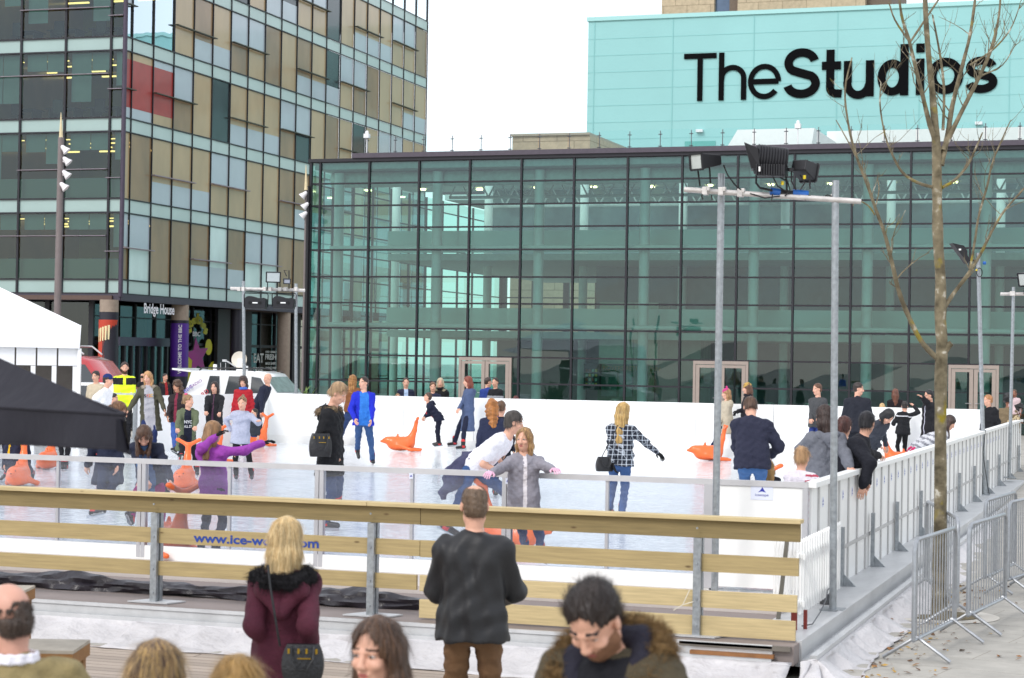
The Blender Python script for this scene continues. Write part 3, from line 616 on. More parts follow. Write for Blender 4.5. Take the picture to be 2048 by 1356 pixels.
g = MB(); g.box((RX1-.06, 16.3, -.13), (-2.98, 75, -.096)); g.box((-2.98, 16.2, -.3), (-2.93, 75, -.085)); g.box((-2.86, 16.2, -.33), (-2.8, 75, -.2)); g.box((-2.93, 16.2, -.3), (-2.86, 75, -.24)); g.build('edge_beam', m_alu, pl)
g = MB(); g.box((-3.9, 15.9, -.14), (-2.97, 16.1, -.103)); g.build('cross_board', mat('weathered_board', '6d675f', .85, var=.2, scale=8, stretch=(.3, 3, 3)), pl)
g = MB(); g.box((-3.8, 15.86, -.2), (-3.1, 15.92, -.17)); g.box((-3.75, 15.88, -.28), (-3.2, 15.98, -.215)); g.build('timber_packer', mat('packer', '8c5f38', .8, var=.2, scale=8), pl)
# wrinkled white sheeting hanging from the platform edge
m_sheet = mat('white_sheet', 'c4c1c2', .45, var=.1, scale=2.5, bump=.9, bscale=5, bdist=.07)
def sheet(name, label, A, B, out, drop, spread, n, seed):
    A, B, out = np.array(A, float), np.array(B, float), np.array(out, float); r = np.random.RandomState(seed); L = np.linalg.norm(B-A); ph = r.uniform(0, 6, 8)
    def fn(u, v):
        t = u*L; a = sum(math.sin(t*f_+p_)*w_ for f_, p_, w_ in zip((2.1, 5.3, 9.7, 17, 29), ph, (.5, .4, .35, .3, .22)))
        p = A+(B-A)*u+out*(spread*(v**1.3)+a*.07*math.sin(v*3.14*.8+.25)*(v > .08)+.06*v*v*math.sin(t*1.3+ph[5]))
        z = A[2]-drop*min(v*1.35, 1)**.9+a*.03*(v > .1)+.02*math.sin(t*13+ph[6])*v*(1-v)
        return (p[0], p[1], z if v < .98 else -.396+.012*abs(math.sin(t*3)))
    g = MB(); g.grid(fn, n, 14); o = g.build(name, m_sheet, smooth=True); tag(o, label, 'sheeting'); md = o.modifiers.new('thickness', 'SOLIDIFY'); md.thickness = .006; return o
sheet('plastic_sheet', 'crumpled white plastic sheet skirting the front edge of the rink platform', (-20, 15.9, -.225), (-2.95, 15.88, -.225), (0, -1, 0), .17, .62, 300, 1)
sheet('plastic_sheet', 'ruffled white plastic sheet running along the right side of the rink platform', (-2.8, 15.9, -.24), (-2.8, 60, -.24), (1, 0, 0), .16, .34, 500, 2)
g = MB(); r = random.Random(4)   # bunched corner of the sheet
def fn(u, v):
    a = -1.57+1.57*u; rr = .1+.62*v; return (-2.84+math.cos(a)*rr*.7+.05*math.sin(u*17+v*5), 15.9+math.sin(a)*rr+.05*math.sin(u*11+2), -.23-.165*min(v*1.3, 1)+.05*abs(math.sin(u*9+v*4))*(1-v*.8)+.03*math.sin(u*23)*v)
g.grid(fn, 40, 16); o = g.build('plastic_sheet', m_sheet, smooth=True); tag(o, 'bunched white plastic sheet folded round the front right corner of the platform', 'sheeting')
# black tarpaulin roll on the deck
g = MB(); A = -20.; B = onY(845, 1215, 16.75)[0]; YTP = 16.78
def fn(u, v):
    t = A+(B-A)*u; w_ = 1+.28*math.sin(t*2.3)+.15*math.sin(t*6.1+1); a = v*2*math.pi
    rr = .07*w_*(1+.2*math.sin(3*a+t*4)+.12*math.sin(7*a-t*9)+.08*math.sin(t*21+a)); return (t, YTP-rr*math.cos(a)*1.5+.03*math.sin(t*1.7), -.045+rr*math.sin(a)+.0)
g.grid(fn, 420, 18); tag(g.build('tarpaulin_roll', mat('black_plastic', '322e36', .32, var=.2, scale=5, bump=.5, bscale=14, bdist=.02), smooth=True), 'long rolled black plastic tarpaulin lying on the deck behind the timber fence', 'tarpaulin')
# ------------------------------------------------------------------ rink boards
m_clear = glass('clear_acrylic', (.93, .95, .98), .8, ior=1.45, milky=.06, mcol=(.85, .87, .95))
ft = empty('clear_rink_barrier', (-8, RY0, 0), 'clear acrylic rink barrier with grey metal handrail along the front of the ice', 'barrier')
RT = 1.07
xs_w = [onY(q, 1000, RY0)[0] for q in (285, 640, 1015)]; xs_t = [onY(q, 1000, RY0)[0] for q in (122, 455, 830, 1228)]; XE = onY(1420, 1100, RY0)[0]
step = xs_w[1]-xs_w[0]; ext_w = [xs_w[0]-step*k for k in (1, 2, 3)]; allw = sorted(ext_w+xs_w+[XE])
m_rail = mat('handrail_metal', 'c9c8ca', .4, .3, var=.06)
g = MB(); g.box((allw[0], RY0-.035, RT-.055), (RX1, RY0+.035, RT)); g.build('handrail', m_rail, ft)
for i in range(len(allw)-1):
    a, b_ = allw[i], allw[i+1]; g = MB(); g.box((a+.05, RY0-.004, .13), (b_-.05, RY0+.004, RT-.055)); g.build('acrylic_panel', m_clear, ft)
    g = MB(); g.box((a, RY0-.03, -.019), (b_, RY0+.03, .13)); g.build('kickboard', m_white, ft)
    g = MB(); g.box(((a+b_)/2-.016, RY0-.02, .13), ((a+b_)/2+.016, RY0+.02, RT-.056)); g.build('thin_post', mat('post_alu', 'c4c4c8', .4, .5, var=.05), ft)
for a in allw[:-1]:
    g = MB(); g.box((a-.05, RY0-.034, .001), (a-.004, RY0+.034, RT-.056)); g.build('wide_post', mat('post_alu', 'c4c4c8', .4, .5, var=.05), ft); g = MB(); g.box((a+.004, RY0-.034, .001), (a+.05, RY0+.034, RT-.056)); g.build('wide_post', mat('post_alu', 'c4c4c8', .4, .5, var=.05), ft)
for px, py in ((822, 952), (1015, 962)):
    c = onY(px, py, RY0-.04); g = MB(); g.box((c[0]-.022, RY0-.039, c[2]-.03), (c[0]+.022, RY0-.0365, c[2]+.03)); st = g.build('sticker', mat('sticker_white', 'dfe3f2', .5, var=0), ft)
    g = MB(); g.prism([(-.014, -.008), (.014, -.008), (.002, .014)], (c[0], RY0-.0392, c[2]), (1, 0, 0), (0, 0, 1), (0, -.001, 0)); g.build('logo_fin', mat('logo_blue', '2431a0', .5, var=0), st)
# solid white corner panel with the maker's sticker
def logo(parent, c, ux, uy, n, w):
    c, ux, uy, n = map(lambda q: Vector([float(t) for t in q]), (c, ux, uy, n)); g = MB(); hh = w*.7
    g.prism([(-w/2, -hh/2), (w/2, -hh/2), (w/2, hh/2), (-w/2, hh/2)], c, ux, uy, n*.002); st = g.build('sticker', mat('sticker_white', 'dfe3f2', .5, var=0), parent)
    g = MB(); k = w/100
    g.prism([(-18*k, -2*k), (0, 3*k), (18*k, -2*k), (12*k, 6*k), (5*k, 16*k), (1*k, 23*k), (-3*k, 14*k), (-9*k, 6*k)], c+n*.0021, ux, uy, n*.0012); g.build('logo_fin', mat('logo_blue', '2431a0', .5, var=0), st)
    lettering('icescape', 'logo_name', c+n*.0025-uy*(15*k), ux, uy, mat('logo_text', '3b4290', .5, var=0), st, width=w*.6, height=w*.15, bold=.015)
cp = empty('white_rink_panel', ((XE+RX1)/2, RY0, 0), 'solid white rink panel with an icescape sticker at the front right corner', 'barrier')
g = MB(); g.box((XE+.03, RY0-.02, .02), (RX1-.05, RY0+.02, RT-.058)); g.build('panel', m_white, cp)
g = MB(); g.box((XE-.06, RY0-.04, 0), (XE+.03, RY0+.03, RT-.056)); g.build('post', mat('post_alu', 'c4c4c8', .4, .5, var=.05), cp); g = MB(); g.box((RX1-.05, RY0-.04, 0), (RX1+.0, RY0+.03, RT-.056)); g.build('post', mat('post_alu', 'c4c4c8', .4, .5, var=.05), cp)
c = onY(1524, 984, RY0-.02); logo(cp, (c[0], RY0-.0225, c[2]), (1, 0, 0), (0, 0, 1), (0, -1, 0), .22)
# white boards: side (x = RX1), far and left
m_board = mat('white_board', 'f6f6f4', .35, var=.025, scale=1.2); m_rib = mat('grey_rib', 'bdbcbb', .5, .2, var=.06)
sd_ = empty('side_rink_boards', (RX1, 30, 0), 'white ribbed rink boards with grey posts along the right side of the ice', 'barrier')
g = MB(); g.box((RX1+.0, RY0+.04, -.11), (RX1+.03, RY1, RT-.05)); g.build('board', m_board, sd_)
g = MB(); g.box((RX1-.04, RY0-.02, RT-.05), (RX1+.08, RY1+.0, RT)); g.build('top_cap', m_white, sd_)
g = MB(); g.box((RX1+.0305, RY0+.05, .26), (RX1+.043, RY1, .3)); g.build('lower_rib', m_rib, sd_)
y = RY0+.35; k = 0
while y < RY1:
    g = MB(); g.box((RX1+.031, y, -.1), (RX1+.045, y+.055, RT-.053)); g.build('rib', m_rib, sd_)
    if k % 1 == 0 and y < 40: 
        st = MB(); st.prism([(-.035, -.05), (.035, -.05), (.035, .05), (-.035, .05)], (RX1+.0315, y+.3, .84), (0, 1, 0), (0, 0, 1), (.002, 0, 0)); so2 = st.build('sticker', mat('sticker_white', 'dfe3f2', .5, var=0), sd_)
        st = MB(); st.prism([(-.025, 0), (.025, 0), (.003, .035)], (RX1+.0338, y+.3, .84), (0, 1, 0), (0, 0, 1), (.001, 0, 0)); st.box((RX1+.0338, y+.275, .81), (RX1+.0345, y+.325, .825)); st.build('logo_fin', mat('logo_blue', '2431a0', .5, var=0), so2)
    y += .62; k += 1
def side_post(y):
    g = MB(); g.box((RX1+.06, y-.035, -.1), (RX1+.1, y+.035, .52))
    g.prism([(0, 0), (.13, 0), (0, .13)], (RX1+.1, y-.01, -.1), (1, 0, 0), (0, 0, 1), (0, .02, 0)); return g
for px in (1706, 1765, 1812, 1858, 1897, 1932, 1961, 1986, 2009, 2030, 2047, 2062):
    t = onX(px, 950, RX1+.18); side_post(t[1]).build('brace_post', m_galv, sd_)
fb = empty('far_rink_boards', (-12, RY1, 0), 'tall plain white rink boards at the far end of the ice', 'barrier')
for i in range(10):
    a = RX0+(RX1-RX0)*i/10; b_ = RX0+(RX1-RX0)*(i+1)/10; g = MB(); g.box((a, RY1, 0), (b_-.012, RY1+.04, 1.27)); g.build('board_panel', m_board, fb)
g = MB(); g.box((RX0, RY1-.02, 0), (RX1, RY1, .2)); g.build('kick_strip', mat('kick_cream', 'efeeea', .4, var=.03), fb)
lb = empty('left_rink_boards', (RX0, 42, 0), 'short run of white rink boards at the far left ending in a grey metal post', 'barrier')
g = MB(); g.box((RX0-.04, 39.05, 0), (RX0, RY1-.001, 1.27)); g.build('board_panel', m_board, lb)
g = MB(); g.box((RX0-.05, 38.97, 0), (RX0+.03, 39.04, 1.3)); g.build('end_post', m_galv, lb)
# ------------------------------------------------------------------ timber fence with steel posts
def wood(name, c, ax='x'): 
    m = mat(name, c, .75, var=.16, scale=5, bump=.12, bscale=20, stretch=(.5, 6, 9))
    if 'knots' not in m:
        m['knots'] = 1; n = m.node_tree; b = n.nodes['Principled BSDF']; src = b.inputs['Base Color'].links[0].from_socket
        t = n.nodes.new('ShaderNodeTexCoord'); mp = n.nodes.new('ShaderNodeMapping'); mp.inputs['Scale'].default_value = (2.2, 1, 6); v = n.nodes.new('ShaderNodeTexVoronoi'); v.inputs['Scale'].default_value = 1.15
        n.links.new(t.outputs['Object'], mp.inputs[0]); n.links.new(mp.outputs[0], v.inputs[0])
        r_ = n.nodes.new('ShaderNodeMapRange'); r_.inputs[1].default_value = .035; r_.inputs[2].default_value = .09; r_.inputs[3].default_value = .75; r_.inputs[4].default_value = 0
        n.links.new(v.outputs[0], r_.inputs[0]); mx = n.nodes.new('ShaderNodeMixRGB'); mx.inputs[2].default_value = lin('4a3218'); n.links.new(r_.outputs[0], mx.inputs[0]); n.links.new(src, mx.inputs[1]); n.links.new(mx.outputs[0], b.inputs['Base Color'])
    return m
wf = empty('timber_fence', (-8, YF, -.1), 'fence of pale timber planks bolted to galvanised posts in front of the rink', 'fence')
W1, W2, W3 = wood('shaded_pine', '84734c'), wood('pine', 'a89468'), wood('fresh_pine', 'c2ae82')  # first pine is darkened to paint in the shadow on the top row
XS = onY(845, 1100, YF)[0]; XR = -2.95
def plank(x0, x1, z0, z1, m, nm='plank', y0=YF-.06, y1=YF-.025, sag=0): 
    g = MB(); g.box((x0, y0, z0), (x1, y1, z1)); return g.build(nm, m, wf, bevel=.002)
plank(-22, XS-.004, .738, .887, W1); plank(XS+.001, XR, .735, .885, W1); plank(-22, XS-.5, .888, .922, W3, 'top_rail', YF-.11, YF+.05); plank(XS-.496, XR+.01, .888, .921, W3, 'top_rail', YF-.11, YF+.05)
p0 = plank(-22, XS-.004, .457, .598, W2); plank(XS, XR-.01, .452, .6, W2); plank(-22, XS-.03, .158, .29, W2); plank(XS, XR-.02, .15, .292, W3); plank(XS, XR-.03, -.085, .078, W3)
c = onY(513, 1084, YF-.06); c0 = onY(387, 1080, YF-.06)[0]; c1 = onY(638, 1090, YF-.06)[0]
lettering('www.ice-world.com', 'web_address', ((c0+c1)/2, YF-.0625, .525), (1, 0, 0), (0, 0, 1), mat('blue_paint', '1c3f92', .6, var=.12, scale=20), p0, width=c1-c0, height=.085, bold=.028)
for px, py in ((335, 1200), (735, 1235), (1400, 1270)):
    c = G(px, py, -.1); g = MB(); X = c[0]; g.box((X-.032, YF-.024, -.1), (X+.032, YF+.03, .887)); g.box((X-.032, YF-.1, -.1), (X+.032, YF-.0605, .735+.0)); po = g.build('post', m_galv, wf)
    g = MB(); g.prism([(-.24, -.12), (.17, -.12), (.25, .1), (-.12, .12)], (X, YF-.02, -.095), (1, 0, 0), (0, 1, 0), (0, 0, .012)); g.build('base_plate', m_alu, po)
    for z in (.82, .52, .22, -.0): g = MB(); g.tube([(X, YF-.112, z), (X, YF-.1, z)], .009, 8); g.build('bolt', m_galv, po)
c = onY(1562, 1160, 17.6); g = MB(); g.bar((c[0]-.02, 17.6, -.1), (c[0]+.06, 17.6, .72), .035); g.build('thin_post', mat('dull_steel', '77746c', .5, .5), wf)
g = MB(); X = onY(1400, 1200, YF)[0]; g.tube([(X-.03, YF-.11, .2), (X-.12, YF-.12, .17), (X-.2, YF-.12, .12)], .004, 5); g.tube([(X-.12, YF-.12, .17), (X-.06, YF-.13, .3)], .004, 5); g.build('string', mat('string', 'd9d2c0', .9, var=0), wf)
# white picket gate at the corner, electrical box and cable beside it
pg = empty('picket_gate', (RX1+.3, 17.6, -.1), 'white picket gate panel standing beside the front right corner of the rink', 'gate')
a = np.array([-3.72, 17.55]); b_ = np.array([RX1+.26, 20.4]); 
a = P(1545, 1100, 18.7)[:2]; k = P(1602, 1100, 17.4)[:2]; e = P(1683, 1100, 19.6)[:2]
def pick(A, B, n):
    for i in range(n):
        p = A+(B-A)*(i+.5)/n; g = MB(); d = (B-A)/np.linalg.norm(B-A); g.prism([(-.02, -.02), (.02, -.02), (.02, .62), (0, .655), (-.02, .62)], (p[0], p[1], 0), (d[0], d[1], 0), (0, 0, 1), (-d[1]*.02, d[0]*.02, 0)); g.build('picket', m_white, pg, bevel=.004)
    for z in (.08, .5): g = MB(); g.bar((A[0]-d[1]*.03, A[1]+d[0]*.03, z), (B[0]-d[1]*.03, B[1]+d[0]*.03, z), .02, .05); g.build('cross_rail', m_white, pg)
pick(a, k, 9); pick(k, e, 17)
g = MB(); q = P(1600, 1222, 17.0); g.cbox((q[0]-.05, q[1], -.02), (.05, .03, .16)); g.cbox((q[0]+.03, q[1]+.1, -.02), (.03, .03, .18)); tag(g.build('steel_bracket', mat('red_oxide', '7a2a22', .6)), 'small rusty red steel bracket at the foot of the white picket gate', 'bracket')
pp = [P(x_, y_, d_) for x_, y_, d_ in ((1604, 1252, 17.05), (1625, 1248, 17.3), (1640, 1225, 17.7), (1652, 1200, 18.3), (1655, 1180, 18.7), (1660, 1176, 18.9))]
g = MB(); g.tube(pp, .006, 6); tag(g.build('power_cable', mat('cable', '4d4f55', .5, var=0), smooth=True), 'thin grey cable hanging over the platform edge below the picket gate', 'cable')
g = MB(); q = P(1655, 1192, 18.9); g.lathe([(0, .1), (.05, .09), (.07, .04), (.075, 0)], (q[0], q[1], -.09), 14); tag(g.build('cable_gland', mat('dark_plastic', '3c3d40', .5), smooth=True), 'dark dome shaped junction box on the platform behind the picket gate', 'junction box')
# ------------------------------------------------------------------ glazed pavilion
YG = 67.85; GX0 = -31.25; GX1 = 6.; GZ = 9.62; GY1 = 90.
pav = empty('glass_pavilion', (-13, YG, 0), 'long three storey glass walled pavilion with dark roof edge behind the ice rink', 'building')
m_tg = glass('teal_glass', (.46, .74, .68), 1.9, .14, 1.5, .45); m_tg2 = glass('teal_glass_side', (.68, .88, .82), 1.6, .1, 1.5, .5)
m_mull = mat('dark_mullion', '2b2a30', .45, .3, var=.06)
MW = (onY(1943, 302, YG)[0]-onY(642, 322, YG)[0])/12.0   # facade module
mx_ = [onY(642, 322, YG)[0]+MW*i for i in range(0, 18)]; mx_ = [GX0]+[q for q in mx_ if q < GX1]+[GX1]
zs = [0, 1.38, 2.34, 3.35, 4.3, 5.28, 6.29, 7.13, 7.96, 8.8, GZ]
floors_z = [(0, 3), (3, 6), (6, 10)]
dset = [onY(q, 716, YG)[0] for q in (920, 1025, 1388, 1498, 1898, 1999)]
for i in range(len(mx_)-1):
    a, b_ = mx_[i]+.03, mx_[i+1]-.03
    for z0, z1 in floors_z:
        g = MB()
        for j in range(z0, z1): jt = [random.uniform(-.004, .004) for _ in range(4)]; g.add([(a, YG+jt[0], zs[j]+.03), (b_, YG+jt[1], zs[j]+.03), (b_, YG+jt[2], zs[j+1]-.03), (a, YG+jt[3], zs[j+1]-.03)], [(0, 1, 2, 3)])
        g.build('glazing_bay', m_tg, pav)
g = MB()
for q in mx_: g.box((q-.035, YG-.08, 0), (q+.035, YG+.05, GZ))
g.build('vertical_mullions', m_mull, pav)['kind'] = 'stuff'
g = MB()
for z in zs[1:]: g.box((GX0, YG-.055, z-.03), (GX1, YG+.04, z+.03))
g.build('horizontal_transoms', m_mull, pav)['kind'] = 'stuff'
# left side wall of glass and its mullions
g = MB(); g.add([(GX0, YG, 0), (GX0, GY1, 0), (GX0, GY1, GZ-.3), (GX0, YG, GZ-.3)], [(0, 1, 2, 3)]); g.build('side_glazing', m_tg2, pav)
g = MB()
for i in range(1, 12): g.box((GX0-.03, YG+i*2-.04, 0), (GX0+.05, YG+i*2+.04, GZ-.3))
for z in zs[1:-1]: g.box((GX0-.025, YG+.08, z-.025), (GX0+.035, GY1, z+.025))
g.build('side_mullions', m_mull, pav)
g = MB(); g.box((GX0-.12, YG-.16, -.1), (GX0-.02, YG+.14, GZ-.9)); g.build('corner_fin', mat('black_steel', '26262a', .5, .3), pav)
# roof edge
g = MB(); g.box((GX0-.1, YG-.12, GZ), (GX1, YG+4, GZ+.12)); g.box((GX0-.1, YG+7, GZ), (GX1, YG+10, GZ+.12)); g.box((GX0-.1, YG+14, GZ), (GX1, GY1, GZ+.12)); g.build('roof_slab', m_mull, pav)  # open strips added between the slabs to let daylight brighten the hall
g = MB(); xx = onY(708, 315, YG)[0]; g.box((xx, YG-.2, GZ+.121), (GX1, YG+.3, GZ+.3)); g.build('roof_edge', mat('plum_grey_cladding', '4f4852', .5, .2), pav)
# columns, tubes, floors, inner walls
m_col = mat('white_column', 'f3f6f2', .6, var=.04); m_in = mat('inner_wall', '8098a0', .8, var=.45, scale=.5)
for i in range(10):
    q = mx_[1]+.45+MW*2*i
    if q > GX1: break
    g = MB(); g.tube([(q, YG+.75, 0), (q, YG+.75, GZ-.35)], .19, 16); g.build('column', m_col, pav, smooth=True)
    g = MB(); g.tube([(q, YG+6.5, 0), (q, YG+6.5, GZ-.3)], .17, 12); g.build('column', m_col, pav, smooth=True)
for z in (zs[3]+.12, zs[6]+.08):
    g = MB(); g.tube([(mx_[1]+.3, YG+.35, z), (GX1, YG+.35, z)], .095, 10); g.build('brace_tube', m_col, pav, smooth=True)
g = MB(); g.tube([(mx_[1], YG+1.2, 9.05), (GX1, YG+1.2, 9.05)], .3, 16); g.build('air_duct', mat('duct', 'd5dcd6', .5), pav, smooth=True)
XI = onY(866, 600, YG+4)[0]-1.2
g = MB(); g.box((GX0+.1, YG+.1, 9.35), (GX1, YG+4, 9.6)); g.box((GX0+.1, YG+7, 9.35), (GX1, YG+10, 9.6)); g.box((GX0+.1, YG+14, 9.35), (GX1, GY1, 9.6)); g.build('ceiling', mat('ceiling_grey', 'b9c6c3', .8, var=.1), pav)  # ceiling left open under the added roof strips, to brighten the inside
for z0 in (zs[3]+.0, zs[6]+.0):
    g = MB(); g.box((XI, YG+2.2, z0-.28), (GX1, GY1, z0-.02)); g.build('floor_slab', mat('slab', 'c9d3cd', .8, var=.08), pav)
    g = MB(); g.box((XI, YG+2.15, z0+.01), (GX1, YG+2.19, z0+.85)); g.build('balustrade', glass('balustrade_glass', (.7, .8, .77), 1, milky=.75, mcol=(.75, .86, .82)), pav)
g = MB(); g.box((XI+1.5, YG+9, zs[6]), (GX1, YG+9.2, 9.3)); g.build('inner_wall', m_in, pav)
g = MB(); g.box((XI+7.0, YG+7, zs[3]), (GX1, YG+7.2, zs[6]-.3)); g.build('inner_wall', mat('inner_wall_dark', '6c848a', .8, var=.5, scale=.4), pav)
g = MB(); g.box((XI+2.5, YG+8, 0), (GX1, YG+8.2, zs[3]-.3)); g.build('inner_wall', mat('inner_wall_ground', '76847e', .8, var=.4, scale=.35), pav)
# far glass wall with mullions, seen against the sky through the hall
g = MB()
for i in range(20): g.box((GX0+1.6*i, GY1-.1, 0), (GX0+1.6*i+.3, GY1+.1, zs[6]))
for z in zs[1:7]: g.box((GX0, GY1-.05, z-.03), (GX1, GY1+.05, z+.03))
g.build('rear_mullions', m_mull, pav)
g = MB(); g.box((GX0+14, GY1-.3, zs[6]), (GX1, GY1-.2, 9.3)); g.box((XI+10, GY1-.3, 0), (GX1, GY1-.2, zs[6])); g.build('rear_wall', m_in, pav)
# hanging roof trusses and warm downlights
g = MB()
for yy in (YG+3.2, YG+7.5):
    for i in range(40):
        x0 = mx_[3]+i*.8
        if x0 > GX1: break
        g.tube([(x0, yy, 8.5), (x0+.4, yy, 9.25), (x0+.8, yy, 8.5)], .04, 5)
    g.tube([(mx_[3], yy, 8.5), (GX1, yy, 8.5)], .06, 6)
g.build('roof_truss', mat('truss', 'b8c0bd', .6), pav)
m_lamp = mat('warm_downlight', 'ffd9a0', .5, var=0, emit=9)
for px, py, dd in ((661, 397, 2.6), (737, 382, 2.6), (804, 395, 4), (845, 380, 2.6), (959, 380, 2.6), (1024, 393, 4), (1071, 377, 2.6), (1187, 375, 2.6), (1249, 390, 4), (1303, 375, 2.6), (1419, 372, 2.6), (1541, 371, 2.6), (1662, 369, 2.6), (1784, 367, 2.6), (1909, 366, 2.6), (1358, 388, 4), (1833, 384, 4)):
    c = onY(px, py, YG+dd*3.2); g = MB(); g.tube([(c[0], c[1], c[2]), (c[0], c[1], c[2]+.05)], .14, 12); g.tube([(c[0], c[1], c[2]+.05), (c[0], c[1], 9.36)], .015, 5, 1); g.build('downlight', [m_lamp, m_mull], pav)
# ground floor interior: pale block kiosk, green kiosk front, framed poster, cafe chairs
g = MB(); c0 = onY(1198, 700, YG+2.6)[0]; c1 = onY(1400, 700, YG+2.6)[0]; cz = 4.45
g.box((c0, YG+2.6, 2.15), (c1-1.6, YG+4.4, cz)); g.box((c1-1.9, YG+2.7, 0), (c1, YG+4.4, 3.7)); tag(g.build('cafe_block', tile_mat('pale_blockwork', 'b9c2ae', '7f8a7c', 1.6, .42, 0, .012, .03)), 'pale block walled cafe unit inside the glass pavilion', 'kiosk')
g = MB(); g.box((c0, YG+2.5, 0), (c1-1.7, YG+2.62, 2.13)); kk = g.build('kiosk_front', mat('green_kiosk', '1f6a3c', .5, var=.2)); tag(kk, 'dark green shop front under the pale block unit inside the pavilion', 'shop front')
for a_, b2 in ((.15, .75), (.85, 1.35)):
    g = MB(); g.box((c0+a_, YG+2.46, .95), (c0+b2, YG+2.495, 1.85)); g.build('window', mat('shop_glass', '5f8878', .2, var=.3), kk)
lettering('ROVERS RETURN INN', 'fascia_lettering', (c0+1.3, YG+2.49, 2.0), (1, 0, 0), (0, 0, 1), mat('gold_letters', 'a4823a', .5, var=0), kk, width=2.2, height=.16)
c = onY(1183, 755, YG+1.4); g = MB(); g.box((c[0]-.3, YG+1.4, c[2]-.45), (c[0]+.3, YG+1.7, c[2]+.5)); o = g.build('vending_machine', mat('dark_cabinet', '23302c', .4)); tag(o, 'dark vending cabinet with small bright snacks behind the pavilion glass', 'vending machine')
rr_ = random.Random(3)
g = MB()
for i in range(4):
    for j in range(4): g.box((c[0]-.22+j*.12, YG+1.36, c[2]-.3+i*.17), (c[0]-.14+j*.12, YG+1.395, c[2]-.2+i*.17), mi=rr_.randint(0, 2))
g.build('snack_rows', [mat('snack_a', 'b8a040', .5), mat('snack_b', '8a4a30', .5), mat('snack_c', '8fae9a', .5)], o)
def cafe_chair(px, lab, dd=1.6):
    q = onY(px, 790, YG+dd); t = empty('cafe_chair', (q[0], q[1], 0), lab, 'chair', 'pale metal chairs behind the pavilion glass'); g = MB(); m = mat('pale_green_metal', 'a9c6b0', .5)
    g = MB(); g.box((q[0]-.19, q[1]-.19, .44), (q[0]+.19, q[1]+.19, .46)); g.build('seat', m, t)
    g = MB(); g.tube([(q[0]-.18, q[1]-.18, .46), (q[0]-.2, q[1]-.2, .8), (q[0]-.1, q[1]-.2, .86), (q[0]+.1, q[1]-.2, .86), (q[0]+.2, q[1]-.2, .8), (q[0]+.18, q[1]-.18, .46)], .014, 6); g.box((q[0]-.05, q[1]-.205, .46), (q[0]+.05, q[1]-.19, .85)); g.build('backrest', m, t)
    for sx in (-1, 1):
        for sy in (-1, 1): g = MB(); g.bar((q[0]+.17*sx, q[1]+.17*sy, .44), (q[0]+.22*sx, q[1]+.22*sy, 0), .025); g.build('leg', m, t)
cafe_chair(1233, 'pale metal cafe chair beside the dark green shop front'); cafe_chair(1541, 'pale green metal chair behind the woman in the tan knitted hat'); cafe_chair(1620, 'pale green metal chair left of the man in the grey jacket'); cafe_chair(1660, 'pale green metal chair right of the man in the grey jacket')
# taupe double doors
m_door = mat('taupe_door_frame', 'a3958c', .5, .2, var=.05)
for i in range(3):
    a, b_ = dset[2*i], dset[2*i+1]; t = empty('double_door', ((a+b_)/2, YG, 0), ['taupe framed glass double doors at the left of the pavilion front', 'taupe framed glass double doors in the middle of the pavilion front', 'taupe framed glass double doors at the right of the pavilion front'][i], 'door')
    y = YG-.12; mid = (a+b_)/2
    g = MB(); g.box((a, y, 0), (a+.09, y+.1, 2.32)); g.box((b_-.09, y, 0), (b_, y+.1, 2.32)); g.box((a+.09, y, 2.2), (b_-.09, y+.1, 2.32)); g.build('door_frame', m_door, t)
    for s0, s1, hx in ((a+.1, mid-.01, mid-.16), (mid+.01, b_-.1, mid+.16)):
        g = MB(); g.box((s0, y+.01, .02), (s0+.13, y+.08, 2.18)); g.box((s1-.13, y+.01, .02), (s1, y+.08, 2.18)); g.box((s0+.13, y+.01, 2.08), (s1-.13, y+.08, 2.18)); g.box((s0+.13, y+.01, .02), (s1-.13, y+.08, .2)); lf = g.build('door_leaf', m_door, t)
        g = MB(); g.add([(s0+.13, y+.04, .2), (s1-.13, y+.04, .2), (s1-.13, y+.04, 2.08), (s0+.13, y+.04, 2.08)], [(0, 1, 2, 3)]); g.build('door_pane', m_tg2, lf)
        g = MB(); g.tube([(hx-.1, y-.05, 1.02), (hx+.1, y-.05, 1.02)], .013, 6); g.tube([(hx, y-.05, 1.02), (hx, y+.01, 1.02)], .013, 6); g.build('handle', mat('door_steel', 'c5c7c8', .3, .9), lf)
# glass balustrade on the roof
rb = empty('roof_balustrade', (-15, YG+1, GZ), 'glass roof balustrade on thin steel posts above the pavilion roof', 'railing')
x0 = onY(735, 300, YG+.6)[0]; k = 0; st_ = onY(900, 300, YG+.6)[0]-onY(843, 300, YG+.6)[0]
m_bal = glass('clear_balustrade', (.86, .95, .95), .9)
q = onY(735, 300, YG+.6)[0]
while q < GX1:
    g = MB(); g.tube([(q, YG+.6, GZ+.1), (q, YG+.6, GZ+.98)], .018, 6); 
    for z in (.42, .85): g.tube([(q-.07, YG+.58, GZ+z), (q+.07, YG+.58, GZ+z)], .018, 6)
    g.build('post', mat('balustrade_steel', '6d7276', .4, .7), rb)
    g = MB(); g.add([(q+.05, YG+.55, GZ+.2), (q+st_-.05, YG+.55, GZ+.2), (q+st_-.05, YG+.55, GZ+1.02), (q+.05, YG+.55, GZ+1.02)], [(0, 1, 2, 3)]); g.build('glass_panel', m_bal, rb); q += st_
